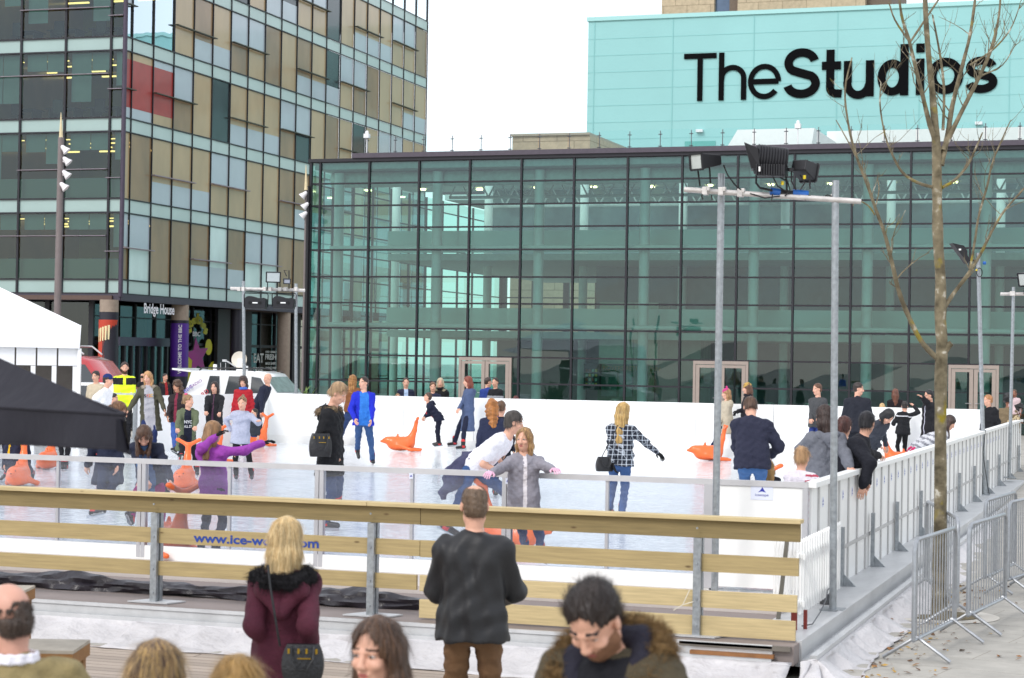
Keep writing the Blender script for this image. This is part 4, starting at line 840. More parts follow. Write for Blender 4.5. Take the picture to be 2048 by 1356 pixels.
# white sloped skylight and white roof wall
def roofp(px, py, Y): return onY(px, py, Y)
a, b_, c, d_ = roofp(1432, 300, YG+4), roofp(1475, 262, YG+4), roofp(1629, 256, YG+4), roofp(1590, 300, YG+4)
g = MB(); g.prism([(a[0], a[2]-.6), (d_[0]+.5, a[2]-.6), (c[0], c[2]), (b_[0], c[2])], (0, YG+4, 0), (1, 0, 0), (0, 0, 1), (0, 5, 0)); tag(g.build('roof_skylight', mat('white_roofing', 'f2f2ef', .5, var=.03)), 'white wedge shaped roof light on the pavilion roof', 'skylight')
a = roofp(1625, 262, YG+6); g = MB(); g.box((a[0], YG+9.2, GZ), (GX1+6, YG+9.6, roofp(1800, 258, YG+9)[2])); tag(g.build('roof_wall', mat('white_render', 'e3e3df', .6, var=.04)), 'low white wall on the roof in front of the turquoise building', 'wall')
for px, py, lab in ((734, 270, 'small white camera on a post at the left end of the pavilion roof'), (1596, 250, 'small white camera standing on the pavilion roof light')):
    c = onY(px, py, YG+.5); g = MB(); g.box((c[0]-.1, c[1]-.1, c[2]-.12), (c[0]+.1, c[1]+.1, c[2]+.04)); g.lathe([(.06, .04), (.07, .1), (.04, .16), (0, .17)], c, 12); g.tube([(c[0], c[1], GZ), (c[0], c[1], c[2]-.1)], .02, 6); tag(g.build('roof_camera', mat('camera_white', 'e6e6e8', .4)), lab, 'camera')
# ------------------------------------------------------------------ turquoise studio building
YT = 140.
tb = empty('studio_building', (-10, YT, 0), 'windowless turquoise clad building with large black TheStudios lettering', 'building')
tl = onY(1177, 43, YT); TX1 = 30.; TZ = tl[2]
m_teal = mat('turquoise_cladding', '93c8c7', .5, var=.05, scale=.12); m_seam = mat('cladding_seam', '86bfbe', .5, var=0)
g = MB(); g.box((tl[0], YT, -.2), (TX1, YT+30, TZ)); g.build('wall', m_teal, tb)
g = MB(); g.box((tl[0]-.1, YT-.12, TZ), (TX1, YT+30, TZ+.3)); g.build('parapet', mat('turquoise_light', 'a5d6d4', .5, var=0), tb)
g = MB()
for px in (1188, 1345, 1507, 1674, 1839, 2019): x = onY(px, 150, YT)[0]; g.box((x-.03, YT-.03, 0), (x+.03, YT-.001, TZ-.01))
z = TZ-1.35
while z > 5: g.box((tl[0], YT-.015, z-.02), (TX1, YT-.002, z+.02)); z -= 1.25
g.build('panel_seams', m_seam, tb)
a = onY(1370, 283, YT); b_ = onY(1431, 296, YT); g = MB(); g.box((a[0], YT-.06, a[2]-.9), (b_[0], YT-.02, a[2])); g.build('roller_shutter', mat('shutter_teal', '5aa9a2', .5, var=.05), tb)
for px, py in ((1400, 262), (1958, 247)): c = onY(px, py, YT); g = MB(); g.box((c[0]-.25, YT-.3, c[2]-.1), (c[0]+.25, YT-.03, c[2]+.1)); g.build('bulkhead_light', mat('camera_white', 'e6e6e8', .4), tb)
# lettering made of strokes
m_blk = mat('black_letter', '08080b', .8, var=0, spec=.1)
def arc(cx, cy, rx, ry, a0, a1, n=28): return [(cx+rx*math.cos(math.radians(a0+(a1-a0)*i/n)), cy+ry*math.sin(math.radians(a0+(a1-a0)*i/n))) for i in range(n+1)]
def stroke(g, pts, w, lay):
    L = []; R = []; n = len(pts)
    for i in range(n):
        a = pts[max(i-1, 0)]; b = pts[min(i+1, n-1)]; dx, dy = b[0]-a[0], b[1]-a[1]; l = math.hypot(dx, dy); nx_, ny_ = -dy/l*w/2, dx/l*w/2
        L.append((pts[i][0]+nx_, pts[i][1]+ny_)); R.append((pts[i][0]-nx_, pts[i][1]-ny_))
    for i in range(n-1):
        y = YT-.1-.012*lay; q = [L[i], L[i+1], R[i+1], R[i]]
        g.add([(u, y, v) for u, v in q]+[(u, YT-.004, v) for u, v in q], [(3, 2, 1, 0), (0, 1, 5, 4), (1, 2, 6, 5), (2, 3, 7, 6), (3, 0, 4, 7)])
bz = onY(1400, 202, YT)[2]; capz = onY(1400, 107, YT)[2]; U = capz-bz
ex = lambda zx: onY(1160+zx/2.306, 150, YT)[0]
def glyph(ch, z0, z1, sw):
    a, b = ex(z0), ex(z1); W = b-a; w = sw*U; S = []
    xh = .735*U; c = (a+b)/2; h2 = w/2
    if ch == 'T': S = [[(a, U-h2), (b, U-h2)], [(c, 0), (c, U-w*.5)]]
    if ch == 'h': S = [[(a+h2, 0), (a+h2, U*1.0)], [(a+h2, xh*.55)]+arc(c+h2*.0, xh-h2-(W/2-h2)*.95, W/2-h2, (W/2-h2)*.95, 160, 0)+[(b-h2, 0)]]
    if ch == 'e': S = [arc(c, xh/2, W/2-h2, xh/2-h2, -38, -360, 44), [(a+h2, xh*.5), (b-h2, xh*.5)]]
    if ch == 'o': S = [arc(c, xh/2, W/2-h2, xh/2-h2, 0, 360, 48)]
    if ch == 'd': S = [arc(a+(W)*.48, xh/2, W*.48-h2, xh/2-h2, 0, 360, 48), [(b-h2, 0), (b-h2, U*1.04)]]
    if ch == 'i': S = [[(c, 0), (c, xh)], [(c, U*.86), (c, U*1.04)]]
    if ch == 'u': S = [[(a+h2, xh), (a+h2, W/2)]+arc(c-h2*.1, W/2-h2*.2, W/2-h2, W/2-h2*.6, 180, 330)+[(b-h2, W*.45)], [(b-h2, 0), (b-h2, xh)]]
    if ch == 't': S = [[(a+W*.42, U*.98), (a+W*.42, w*1.1)]+arc(a+W*.42+w*.9, w*1.15, w*.9, w*.7, 180, 280, 10)+[(b, h2*.85)], [(a, xh-h2), (b-W*.05, xh-h2)]]
    if ch in 'sS':
        H = xh if ch == 's' else U*1.03; r1 = (H-w)/4; rx = W/2-h2; y1 = H-h2-r1; y0 = h2+r1
        S = [arc(c, y1, rx*.93, r1, 12, 90, 10)[0:]+arc(c, y1, rx*.93, r1, 90, 225, 18)[1:]+[(c, H/2)]+arc(c, y0, rx, r1, 45, -90, 18)+arc(c, y0, rx, r1, -90, -168, 10)[1:]]
    g = MB()
    for i, s_ in enumerate(S): stroke(g, [(u, v+bz) for u, v in s_], w, i)
    g.build('letter_'+ch.lower(), m_blk, tb)
for ch, z0, z1, sw in (('T', 480, 629, .11), ('h', 641, 768, .11), ('e', 776, 928, .11), ('S', 938, 1107, .175), ('t', 1116, 1208, .165), ('u', 1217, 1356, .165), ('d', 1373, 1515, .165), ('i', 1562-14, 1590, .165), ('o', 1604, 1768, .175), ('s', 1776, 1926, .165)): glyph(ch, z0, z1, sw)
# brick towers behind
m_beige = tile_mat('sandstone_cladding', 'b9a78c', '8f7f68', 2.4, 1.0, 0, .03, .06); m_beige.node_tree.nodes['Mapping'].inputs['Rotation'].default_value = (math.pi/2, 0, 0)
YB = 190.; a = onY(1323, 30, YB); b_ = onY(1428, 30, YB); 
tw = empty('sandstone_tower', (a[0], YB, 0), 'beige stone tower rising behind the turquoise building', 'building')
g = MB(); g.box((a[0], YB, 0), (b_[0], YB+14, 62)); g.box((onY(1475, 20, YB)[0], YB+.0, 0), (onY(1730, 10, YB)[0], YB+14, 62)); g.build('wall', m_beige, tw)
g = MB(); g.box((b_[0], YB+.6, 0), (onY(1457, 20, YB)[0], YB+13, 62)); g.build('window_strip', mat('tower_glass', '5a6a80', .15, .3, var=.3, scale=.4), tw)
g = MB(); g.box((onY(1457, 20, YB)[0], YB+.4, 0), (onY(1475, 20, YB)[0], YB+12, 62)); g.build('dark_pier', mat('brown_pier', '6c5c4e', .7), tw)
g = MB(); g.box((onY(1730, 10, YB)[0]+.01, YB+1, 0), (onY(1780, 10, YB)[0], YB+12, 62)); g.build('dark_wing', mat('brown_pier', '6c5c4e', .7), tw)
YB2 = 125.; a = onY(1025, 273, YB2); b_ = onY(1180, 273, YB2)
lw_ = empty('sandstone_block', (a[0], YB2, 0), 'low beige stone block left of the turquoise building above the pavilion roof', 'building')
g = MB(); g.box((a[0], YB2, 0), (b_[0], YB2+10, a[2])); g.build('wall', m_beige, lw_); g = MB(); g.box((a[0]-.1, YB2-.15, a[2]), (b_[0], YB2+10, a[2]+.15)); g.build('coping', mat('stone_coping', 'a59a88', .7), lw_)
# ------------------------------------------------------------------ office building on the left
BC = np.array([-45.07, 77.59]); dB = np.array([-math.sin(.0192), math.cos(.0192)]); dL = -np.array([math.cos(.0192), math.sin(.0192)])
ob = empty('office_building', (BC[0], BC[1], 0), 'six storey glass office block named Bridge House at the left of the square', 'building')
Z0, ST, SPH = 4.95, 3.66, .63
LB, LLf = 39.2, 40.
def wp(face, u, z, off=0.):
    """point on the office facade: u metres from the corner, off metres outward"""
    if face == 'R': p = BC+dB*u+np.array([dB[1], -dB[0]])*off
    else: p = BC+dL*u+np.array([dL[1], -dL[0]])*off*-1
    if face == 'L': n_ = np.array([-dL[1], dL[0]]); p = BC+dL*u+n_*off
    return (p[0], p[1], z)
def fquad(g, face, u0, u1, z0, z1, off=0., mi=0):
    g.add([wp(face, u0, z0, off), wp(face, u1, z0, off), wp(face, u1, z1, off), wp(face, u0, z1, off)], [(0, 1, 2, 3)] if face == 'R' else [(3, 2, 1, 0)], mi)
def fbox(g, face, u0, u1, z0, z1, o0, o1, mi=0):
    a = [wp(face, u, z, o) for o in (o0, o1) for z in (z0, z1) for u in (u0, u1)]
    g.add(a, [(0, 1, 3, 2), (4, 6, 7, 5), (0, 4, 5, 1), (2, 3, 7, 6), (0, 2, 6, 4), (1, 5, 7, 3)], mi)
m_og = glass('office_glass', (.6, .78, .68), 1.5, .14, 1.5, .45); m_ogb = glass('office_glass_bright', (.6, .72, .68), 7, .16, 1.5, .5)
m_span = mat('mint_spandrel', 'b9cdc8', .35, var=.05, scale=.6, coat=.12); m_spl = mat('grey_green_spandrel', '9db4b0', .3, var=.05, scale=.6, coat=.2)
m_wp = mat('pale_blue_panel', 'b4bfc6', .25, var=.04, scale=.8, coat=.4); m_rtan = mat('tan_reflection', 'b39b76', .3, var=.12, scale=.5, stretch=(1, 1, .5), coat=.4); m_rbrn = mat('brown_reflection', '8f7454', .3, var=.25, scale=.5, stretch=(1, 1, .5), coat=.4); m_k0 = mat('mint_reflection_pane', 'cfe0dc', .2, var=.12, scale=.7, stretch=(1, 1, .5), coat=1.)  # tan, brown and bright mint are reflections painted into the pane colours
m_dk = mat('dark_room', '2c3236', .25, var=.3, scale=.6, coat=.4); m_fin = mat('sunshade_green', '3a3d30', .5); m_fin2 = mat('sunshade_plum', '8a8088', .5)
us = [0, .7]
while us[-1] < LB-1: us.append(us[-1]+2.02)
us[-1] = LB
rnd = random.Random(11)
for k in range(6):
    zb = Z0+ST*k; zt = zb+SPH; top = zb+ST
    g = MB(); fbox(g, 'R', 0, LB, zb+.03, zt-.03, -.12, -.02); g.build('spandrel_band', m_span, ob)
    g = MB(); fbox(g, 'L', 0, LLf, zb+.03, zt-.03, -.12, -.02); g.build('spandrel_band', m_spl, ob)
    if k == 5: continue
    off = [3, 5, 1, 4, 0][k]
    for i in range(0, len(us)-1, 2):
        g = MB(); fins = []
        for j in (i, i+1):
            if j >= len(us)-1: break
            u0, u1 = us[j]+.03, us[j+1]-.03; c = (j+off) % 7; zz = top-zt
            if c in (0, 1, 2): parts = [(0, .33, 4), (.33, 1, 0)]
            elif c in (3, 4): parts = [(0, .5, 0), (.5, 1, 4)]
            else: parts = [(0, 1, 0)]
            if c == 0: parts = [(0, 1, 0)] if j % 2 else parts
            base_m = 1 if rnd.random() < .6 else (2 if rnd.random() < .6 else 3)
            if k == 0: base_m = rnd.choice([5, 5, 5, 5, 2, 0])
            if k >= 3 and j < 3: base_m = 0
            for f0, f1, mm in parts:
                if mm == 4: fquad(g, 'R', u0, u1, zt+.03+(zz-.06)*f0, zt+.03+(zz-.06)*f1, -.03, 4)
                elif base_m == 0: fquad(g, 'R', u0, u1, zt+.03+(zz-.06)*f0, zt+.03+(zz-.06)*f1, -.03, 0)
                else: fquad(g, 'R', u0, u1, zt+.03+(zz-.06)*f0, zt+.03+(zz-.06)*f1, -.03, base_m)
            if c in (0, 1): fins.append((u0-.1, u1+.1, zt+zz*.42))
            if c in (3, 4): fins.append((u0-.1, u1+.1, zt+zz*.47))
        o = g.build('window', [m_ogb, m_rtan, m_rbrn, m_dk, m_wp, m_k0], ob)
        if fins:
            g = MB(); fbox(g, 'R', min(q[0] for q in fins), max(q[1] for q in fins), fins[0][2], fins[0][2]+.045, .05, .24); g.build('sunshade', m_fin if k > 1 else m_fin2, o)
g = MB()
for u in us: fbox(g, 'R', u-.024, u+.024, Z0, Z0+ST*5+SPH, -.02, .04)
for k in range(6):
    for z in (Z0+ST*k, Z0+ST*k+SPH): fbox(g, 'R', 0, LB, z-.025, z+.025, -.02, .035)
g.build('right_mullions', m_mull, ob)
ul = [0, .65+.02]
while ul[-1] < LLf-1: ul.append(ul[-1]+2.31)
g = MB()
for u in ul: fbox(g, 'L', u-.05, u+.05, Z0, Z0+ST*6, -.02, .06)
for k in range(6):
    for z in (Z0+ST*k, Z0+ST*k+SPH): fbox(g, 'L', 0, LLf, z-.035, z+.035, -.02, .05)
g.build('left_mullions', m_mull, ob)
g = MB(); g.tube([wp('R', -.05, Z0-.15, .05), wp('R', -.05, Z0+ST*6, .05)], .11, 10); g.build('corner_post', mat('plum_metal', '4a4150', .45, .3), ob, smooth=True)
# interiors behind the left face: rooms with slabs, ceiling strips, olive walls, blinds, desks
m_ol = mat('olive_wall', '66703a', .8, var=.5, scale=.35); m_sl = mat('office_ceiling', '7a7656', .8, var=.2); m_strip = mat('ceiling_strip_light', 'ffd98a', .5, var=0, emit=1.9); m_blind = mat('grey_blind', '8a9ea0', .7, var=.1, scale=1)
g = MB()
for k in range(5):
    zt = Z0+ST*k+SPH
    fbox(g, 'L', .3, LLf, zt-SPH, zt-.02, -14, -.2)
g.build('floor_slabs', m_sl, ob)
g = MB(); fbox(g, 'L', .3, LLf, Z0, Z0+ST*6, -8.2, -8); g.build('core_wall', m_ol, ob)
g = MB(); fbox(g, 'R', .5, LB, Z0, Z0+ST*5, -7, -6.8); g.build('core_wall', m_rbrn, ob)  # right backing wall in the brown that stands in for the reflection
for k in range(5):
    zt = Z0+ST*k+SPH; zc = Z0+ST*(k+1)-.05
    if k < 4:
        g = MB()
        for q in range(5):
            for rr2 in range(4):
                u = .9+q*2.3+rnd.random()*.8; fbox(g, 'L', u, u+1.1+rnd.random()*.5, zc-.12-.01*rr2, zc-.08, -1.6-rr2*1.6, -1.5-rr2*1.6)
        g.build('ceiling_lights', m_strip, ob)
    g = MB()
    for j in range(1, 8):
        a_, b2 = ul[j-1]+.1, ul[j]-.1
        if j == 1: fbox(g, 'L', a_, b2, zc-1.5+.3*(k % 2), zc, -.35, -.33); continue
        for h_ in (0, 1):
            ln = rnd.choice([.75, .8, 1.35, 2.2]) if k in (1, 2, 3) else .7; w0 = a_+(b2-a_)*h_/2; fbox(g, 'L', w0+.02, a_+(b2-a_)*(h_+1)/2-.02, zc-ln, zc, -.35, -.33)
    g.build('blinds', m_blind, ob)
    g = MB()
    for j in range(1, 9): fquad(g, 'L', ul[j-1]+.06, ul[j]-.06, zt+.04, zc+.02, -.02)
    g.build('left_glazing', m_og, ob)
    if k in (0, 1): g = MB(); fbox(g, 'L', .1, 12, zt+.05, zt+.95, -.25, -.22); g.build('frosted_balustrade', glass('frosted', (.5, .6, .58), .6, milky=.5, mcol=(.33, .42, .4)), ob)
    fn2 = MB()
    for j, (u0, u1, zf) in enumerate([(.7, 3.0, 1.95), (3, 7.6, 1.95), (0, .72, 1.25)] if k % 2 == 0 else [(.7, 5.3, 1.3), (0, .75, .9)]): fbox(fn2, 'L', u0, u1, zt+zf, zt+zf+.03, .05, .22)
    fn2.build('sunshade', m_fin2, ob)
    dk = MB()
    for q in range(4):
        u = 1.2+q*2.2; fbox(dk, 'L', u, u+1.6, zt+.68, zt+.72, -2.6, -1.6); fbox(dk, 'L', u+.1, u+.16, zt, zt+.68, -2.5, -1.7); fbox(dk, 'L', u+1.4, u+1.46, zt, zt+.68, -2.5, -1.7)
        fbox(dk, 'L', u+.5, u+1.0, zt+.5, zt+1.05, -1.35, -1.28); fbox(dk, 'L', u+.5, u+1., zt+.42, zt+.5, -1.6, -1.3); fbox(dk, 'L', u+.72, u+.78, zt, zt+.42, -1.5, -1.42)
    dk.build('desks', mat('dark_desk', '1a1b1c', .5), ob)
g = MB(); fbox(g, 'R', .1, 4.9, Z0+ST*2+SPH+.5, Z0+ST*3-.35, -.028, -.024); g.build('red_reflection', mat('red_reflection', 'a03430', .35, var=.15, scale=1, coat=.3), ob)  # red reflection painted as a flat patch over the panes
# soffit, recessed ground floor, columns
m_sof = mat('brown_soffit', '5b4740', .6, var=.1); m_plum = mat('plum_edge', '453f4c', .5, .2)
g = MB(); fbox(g, 'R', -.1, LB, Z0-.32, Z0-.03, -.3, .05); fbox(g, 'L', -.1, LLf, Z0-.32, Z0-.03, -.3, .05); g.build('edge_beam', m_plum, ob)
g = MB(); fbox(g, 'R', -0.2, LB, Z0-.3, Z0-.1, -14, -.31); fbox(g, 'L', .2, LLf, Z0-.3, Z0-.1, -14, -.31); g.build('soffit', m_sof, ob)
m_gf = glass('dark_shopfront_glass', (.28, .3, .26), 1.5, .1); gw = MB(); fquad(gw, 'R', 1.4, LB, 0, Z0-.3, -2.2); gw.build('ground_glazing', m_gf, ob)
gw = MB(); fquad(gw, 'L', 2.2, LLf, 0, Z0-.3, -1.4); gw.build('ground_glazing', m_gf, ob)
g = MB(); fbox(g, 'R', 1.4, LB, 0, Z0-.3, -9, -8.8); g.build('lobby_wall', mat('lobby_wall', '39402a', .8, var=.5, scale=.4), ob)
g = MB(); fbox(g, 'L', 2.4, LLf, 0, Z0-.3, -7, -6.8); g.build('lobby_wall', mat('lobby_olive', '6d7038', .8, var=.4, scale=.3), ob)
g = MB()
for u in [1.4+2.0*i for i in range(20)]: fbox(g, 'R', u-.05, u+.05, 0, Z0-.3, -2.25, -2.1)
for u in [2.2+2.3*i for i in range(12)]: fbox(g, 'L', u-.12, u+.12, 0, Z0-.3, -1.45, -1.3)
fbox(g, 'R', 1.4, LB, 2.7, 2.85, -2.22, -2.12); fbox(g, 'R', 1.4, LB, 3.95, 4.0, -2.22, -2.12); g.build('ground_mullions', m_mull, ob)

# ------------------------------------------------------------------ Bridge House ground floor graphics
lt = mat('white_letters', 'e9e4ea', .5, var=0)
def uR(px, off=-2.2):   # distance along the right facade seen at pixel px, off metres out from it
    p0 = BC+np.array([dB[1], -dB[0]])*off; d = ray(px, 680)[:2]; A = np.array([[d[0], -dB[0]], [d[1], -dB[1]]]); return np.linalg.solve(A, p0)[1]
def zR(px, py, off=-2.2):
    u = uR(px, off); q = wp('R', u, 0, off); D = (np.array(q)-CAMP) @ FV; return u, HC+(horiz(px)-py)*D/FPX
u0, _ = zR(283, 620, .0); u1, _ = zR(344, 620, .0); _, zz = zR(313, 621, .0)
o0 = wp('R', (u0+u1)/2, zz, .1); lettering('Bridge House', 'name_sign', o0, (dB[0], dB[1], 0), (0, 0, 1), lt, ob, width=abs(u1-u0), height=.62, bold=.025)
g = MB(); u = uR(217, -.6)
def rcol(px, off, r, segs, label=None):
    u = uR(px, off); c = wp('R', u, 0, off); g = MB(); g.tube([(c[0], c[1], 0), (c[0], c[1], Z0-.3)], r, 18); o = g.build('column', mat('stone_column', '9b8a7b', .7), ob, smooth=True)
    for nm, z0, z1, m, dr in segs: g = MB(); g.tube([(c[0], c[1], z0), (c[0], c[1], z1)], r+dr, 18); g.build(nm, m, o, smooth=True)
    return o, c
m_navy = mat('dark_wrap', '25222e', .5); m_red = mat('orange_red_wrap', 'c0402a', .5, var=.04); m_pur = mat('purple_wrap', '50248a', .45, var=.15, scale=1)
o, c = rcol(217, -.35, .42, [('dark_wrap', 0, 4.1, m_navy, .01)])
def onc(c, r, a, z): return (c[0]+r*math.sin(a), c[1]-r*math.cos(a), z)
g = MB(); g.add([onc(c, .445, -1.5+i*.1, 1.5) for i in range(22)]+[onc(c, .445, -1.5+i*.148, 3.75) for i in range(22)], [(i, i+1, 23+i, 22+i) for i in range(21)]); g.build('red_banner', m_red, o)
g = MB(); 
for i in range(5): g.add([onc(c, .452, -.75+i*.3, 2.75+i*.03), onc(c, .452, -.6+i*.3, 2.75+i*.03), onc(c, .452, -.55+i*.3, 3.35+i*.04), onc(c, .452, -.78+i*.3, 3.35+i*.04)], [(0, 1, 2, 3)])
g.build('cream_stripes', mat('cream_print', 'e8d8a8', .5, var=.1), o)
g = MB()
for i in range(9): g.add([onc(c, .448, .2, 1.3-i*.09), onc(c, .448, .75, 1.3-i*.09), onc(c, .448, .75, 1.34-i*.09), onc(c, .448, .2, 1.34-i*.09)], [(0, 1, 2, 3)])
g.build('small_print', lt, o)
o, c = rcol(359, -.35, .42, [('dark_wrap', 0, 3.9, m_navy, .01), ('purple_band', 1.2, 3.75, m_pur, .02)])
lettering('WELCOME TO THE BBC', 'welcome_lettering', c, (0, 0, 1), (1, 0, 0), lt, o, width=2.35, height=.17, bold=.03, curve=lambda a, b: onc(c, .455, .55+b/.455*-1, 2.5+a))
o, c = rcol(472, -.35, .3, [('dark_wrap', 0, 4.6, m_navy, .01)]); rcol(567, -.35, .36, []); rcol(650, -.35, .36, [])
for i, (a, b2) in enumerate(((432, 458), (478, 500), (582, 598))): 
    ua, ub = uR(a, -1.9), uR(b2, -1.9); g = MB(); fbox(g, 'R', ua, ub, 0, Z0-.3, -2.0, -1.8); g.build('dark_pier', mat('dark_panel', '333238', .5), ob)
# poster of a man in a dark suit
ua, ub = uR(459, -1.85), uR(482, -1.85); _, zp = zR(470, 632, -1.85); g = MB(); fbox(g, 'R', ua, ub, 1.2, zp, -1.9, -1.85); ps = g.build('poster', mat('poster_lilac', 'b9b6cc', .5, var=.05), ob)
um = (ua+ub)/2+.15; W_ = (ub-ua)
def flat(par, nm, prof, m, off): g = MB(); g.add([wp('R', u, z, off) for u, z in prof], [tuple(range(len(prof)))]); return g.build(nm, m, par)
flat(ps, 'printed_suit', [(um-W_*.42, 1.25), (um+W_*.3, 1.25), (um+W_*.33, zp-.8), (um+W_*.1, zp-.62), (um-W_*.2, zp-.62), (um-W_*.45, zp-.85), (um-W_*.48, 2.0)], mat('print_dark', '2e2328', .5), -1.847)
flat(ps, 'printed_face', [(um-.12+.13*math.cos(a/12*6.28), zp-.42+.2*math.sin(a/12*6.28)) for a in range(12)], mat('print_skin', 'b98874', .5, var=.1), -1.845)
flat(ps, 'printed_shirt', [(um-.2, zp-.62), (um, zp-.62), (um-.08, zp-1.1)], lt, -1.844)
# cbeebies shop window graphics
gold = mat('yellow_vinyl', 'c6bf24', .5, var=.03); edge = mat('grey_vinyl', '4a4a44', .5, var=0)
cb = [('c', 371, 654, 28, 8), ('b', 379, 643, 24, 20), ('e', 385, 639, 13, 25), ('e', 391, 638, 13, 10), ('b', 397, 634, 24, 0), ('i', 403, 640, 20, -12), ('e', 407, 650, 16, -20), ('e', 411, 656, 12, -20), ('s', 413, 667, 15, -18)]
for ch, px, py, hp, rot in (('c', 374, 655, 26, 10), ('b', 381, 645, 22, 14), ('e', 388, 642, 14, 10), ('e', 393.5, 640, 14, 0), ('b', 398.5, 638, 24, -4), ('i', 403, 646, 18, -10), ('e', 407, 652, 14, -16), ('s', 411, 662, 15, -18)):
    u, z = zR(px, py, -2.0); sz = hp*90/FPX; a = math.radians(rot)
    for nm, m, off, k, bd in (('letter_outline', edge, -2.02, 1., .1), ('letter_'+ch, gold, -2.0, 1., .05)):
        q = wp('R', u, z, off); lettering(ch, nm, q, (dB[0]*math.cos(a)*1.9, dB[1]*math.cos(a)*1.9, math.sin(a)), (-dB[0]*math.sin(a)*1.4, -dB[1]*math.sin(a)*1.4, math.cos(a)), m, ob, height=sz*(1.12 if bd > .07 else 1), bold=bd)
u, z = zR(393, 668, -2.0); q = wp('R', u, z, -2.); lettering('BBC', 'window_logo', q, (dB[0], dB[1], 0), (0, 0, 1), lt, ob, width=.85, height=.24, bold=.03)
u, z = zR(395, 713, -2.0); pr_ = []
for i in range(10): a = math.pi/2+i*math.pi/5+.15; r_ = (1.0 if i % 2 == 0 else .45); pr_.append((u+r_*1.35*math.cos(a), z+r_*1.0*math.sin(a)))
flat(ob, 'window_star', [(u+(a-u)*1.12, z+(b-z)*1.12) for a, b in pr_], edge, -2.03); flat(ob, 'window_star', pr_, mat('magenta_vinyl', 'a12f86', .5, var=.05), -2.0)
u, z = zR(378, 748, -2.0); flat(ob, 'yellow_shape', [(u+.85*math.cos(a/20*6.28)*(1+.1*math.sin(3*a)), z-.2+1.35*math.sin(a/20*6.28)) for a in range(20)], gold, -2.01)
u, z = zR(430, 745, -2.0); flat(ob, 'yellow_shape', [(u+.9*math.cos(a/16*6.28), z-.3+.9*math.sin(a/16*6.28)) for a in range(16)], gold, -2.01)
u, z = zR(418, 694, -2.0); flat(ob, 'yellow_shape', [(u+.4*math.cos(a/16*6.28), z+.42*math.sin(a/16*6.28)) for a in range(16)], gold, -2.01)
# cafe window lettering
for s_, px, py, wpx, hpx in (('EAT', 518, 716, 20, 22), ('DRINK', 518, 740, 20, 14), ('& DOZE', 520, 751, 15, 7), ('FOOD & DRINKS TO GO', 546.5, 704, 30, 5), ('FRESHLY', 546.5, 714, 30, 13), ('MADE EVERYDAY', 546.5, 727, 29, 6), ('LOVINGLY PREPARED', 546.5, 736, 29, 6), ('& LOCALLY SOURCED', 546.5, 745, 29, 6), ('MADE DELICIOUS', 546.5, 754, 29, 5)):
    u, z = zR(px, py, -1.95); ua, _ = zR(px-wpx/2, py, -1.95); ub, _ = zR(px+wpx/2, py, -1.95); D = (np.array(wp('R', u, z, -1.95))-CAMP) @ FV
    lettering(s_, 'window_lettering', wp('R', u, z, -1.95), (dB[0], dB[1], 0), (0, 0, 1), mat('grey_white_vinyl', 'c9c9c4', .5, var=0), ob, width=ub-ua, height=hpx*D/FPX*.85, bold=.02)
# revolving door drum
ua, ub = uR(236, -1.2), uR(336, -1.2); _, zt = zR(285, 675, -1.2); _, zl = zR(285, 692, -1.2)
rd = empty('revolving_door', wp('R', (ua+ub)/2, 0, -1.2), 'dark framed entrance doors under the Bridge House sign', 'door')
g = MB(); fbox(g, 'R', ua, ub, zl, zt, -2.1, -1.1); g.build('door_canopy', mat('plum_band', '474456', .4, .3), rd)
g = MB()
for i in range(8): u = ua+(ub-ua)*i/7; fbox(g, 'R', u-.07, u+.07, 0, zl, -1.35, -1.2)
g.build('door_frame', m_mull, rd); g = MB(); fquad(g, 'R', ua, ub, 0, zl, -1.3); g.build('door_glass', m_gf, rd)
# roof-top glass screen at the far end of the office block
g = MB(); ztop = Z0+ST*5+SPH
for u in [us[-1]-2.02*i for i in range(8)]: fbox(g, 'R', u-.04, u+.04, ztop, ztop+1.9, -.1, .02)
fbox(g, 'R', us[-1]-15, us[-1], ztop+1.85, ztop+1.9, -.08, .0); g.build('roof_screen_posts', m_mull, ob)
g = MB(); fquad(g, 'R', us[-1]-15, us[-1], ztop+.03, ztop+1.85, -.04); g.build('roof_screen_glass', m_bal, ob)
g = MB(); fbox(g, 'R', 0, us[-1]-14, Z0+ST*5, Z0+ST*6, -.3, -.05); g.build('upper_storey', m_span, ob)
g = MB(); fbox(g, 'R', 0, LB, Z0+ST*5, Z0+ST*5+.5, -20, -.3); g.build('roof', mat('roof_grey', '77777a', .8), ob)
# planter by the office
def planter(px, D, lab, n, h, col, seed):
    q = P(px, 760, D); t = empty('planter', (q[0], q[1], -.02), lab, 'planter'); g = MB(); g.prism([(-.35, 0), (.35, 0), (.42, .62), (-.42, .62)], (q[0], q[1]-.4, -.02), (1, 0, 0), (0, 0, 1), (0, .8, 0)); g.build('pot', mat('grey_planter', '8c8982', .7), t)
    g = MB(); r = random.Random(seed)
    for i in range(n):
        a = r.random()*6.28; e = r.uniform(.3, 1.2); L = h*r.uniform(.6, 1.1); p0 = Vector((q[0]+r.uniform(-.3, .3), q[1]+r.uniform(-.3, .3), .58)); d = Vector((math.cos(a)*math.cos(e), math.sin(a)*math.cos(e), math.sin(e)*1.2)); sd2 = d.cross(Vector((0, 0, 1))).normalized()*.03
        p1 = p0+d*L*.6; p2 = p1+d*L*.4-Vector((0, 0, .25*L)); g.add([p0-sd2, p0+sd2, p1+sd2, p1-sd2, p2], [(0, 1, 2, 3), (3, 2, 4)])
    g.build('leaves', mat('leaf_green', col, .6, var=.4, scale=3), t)
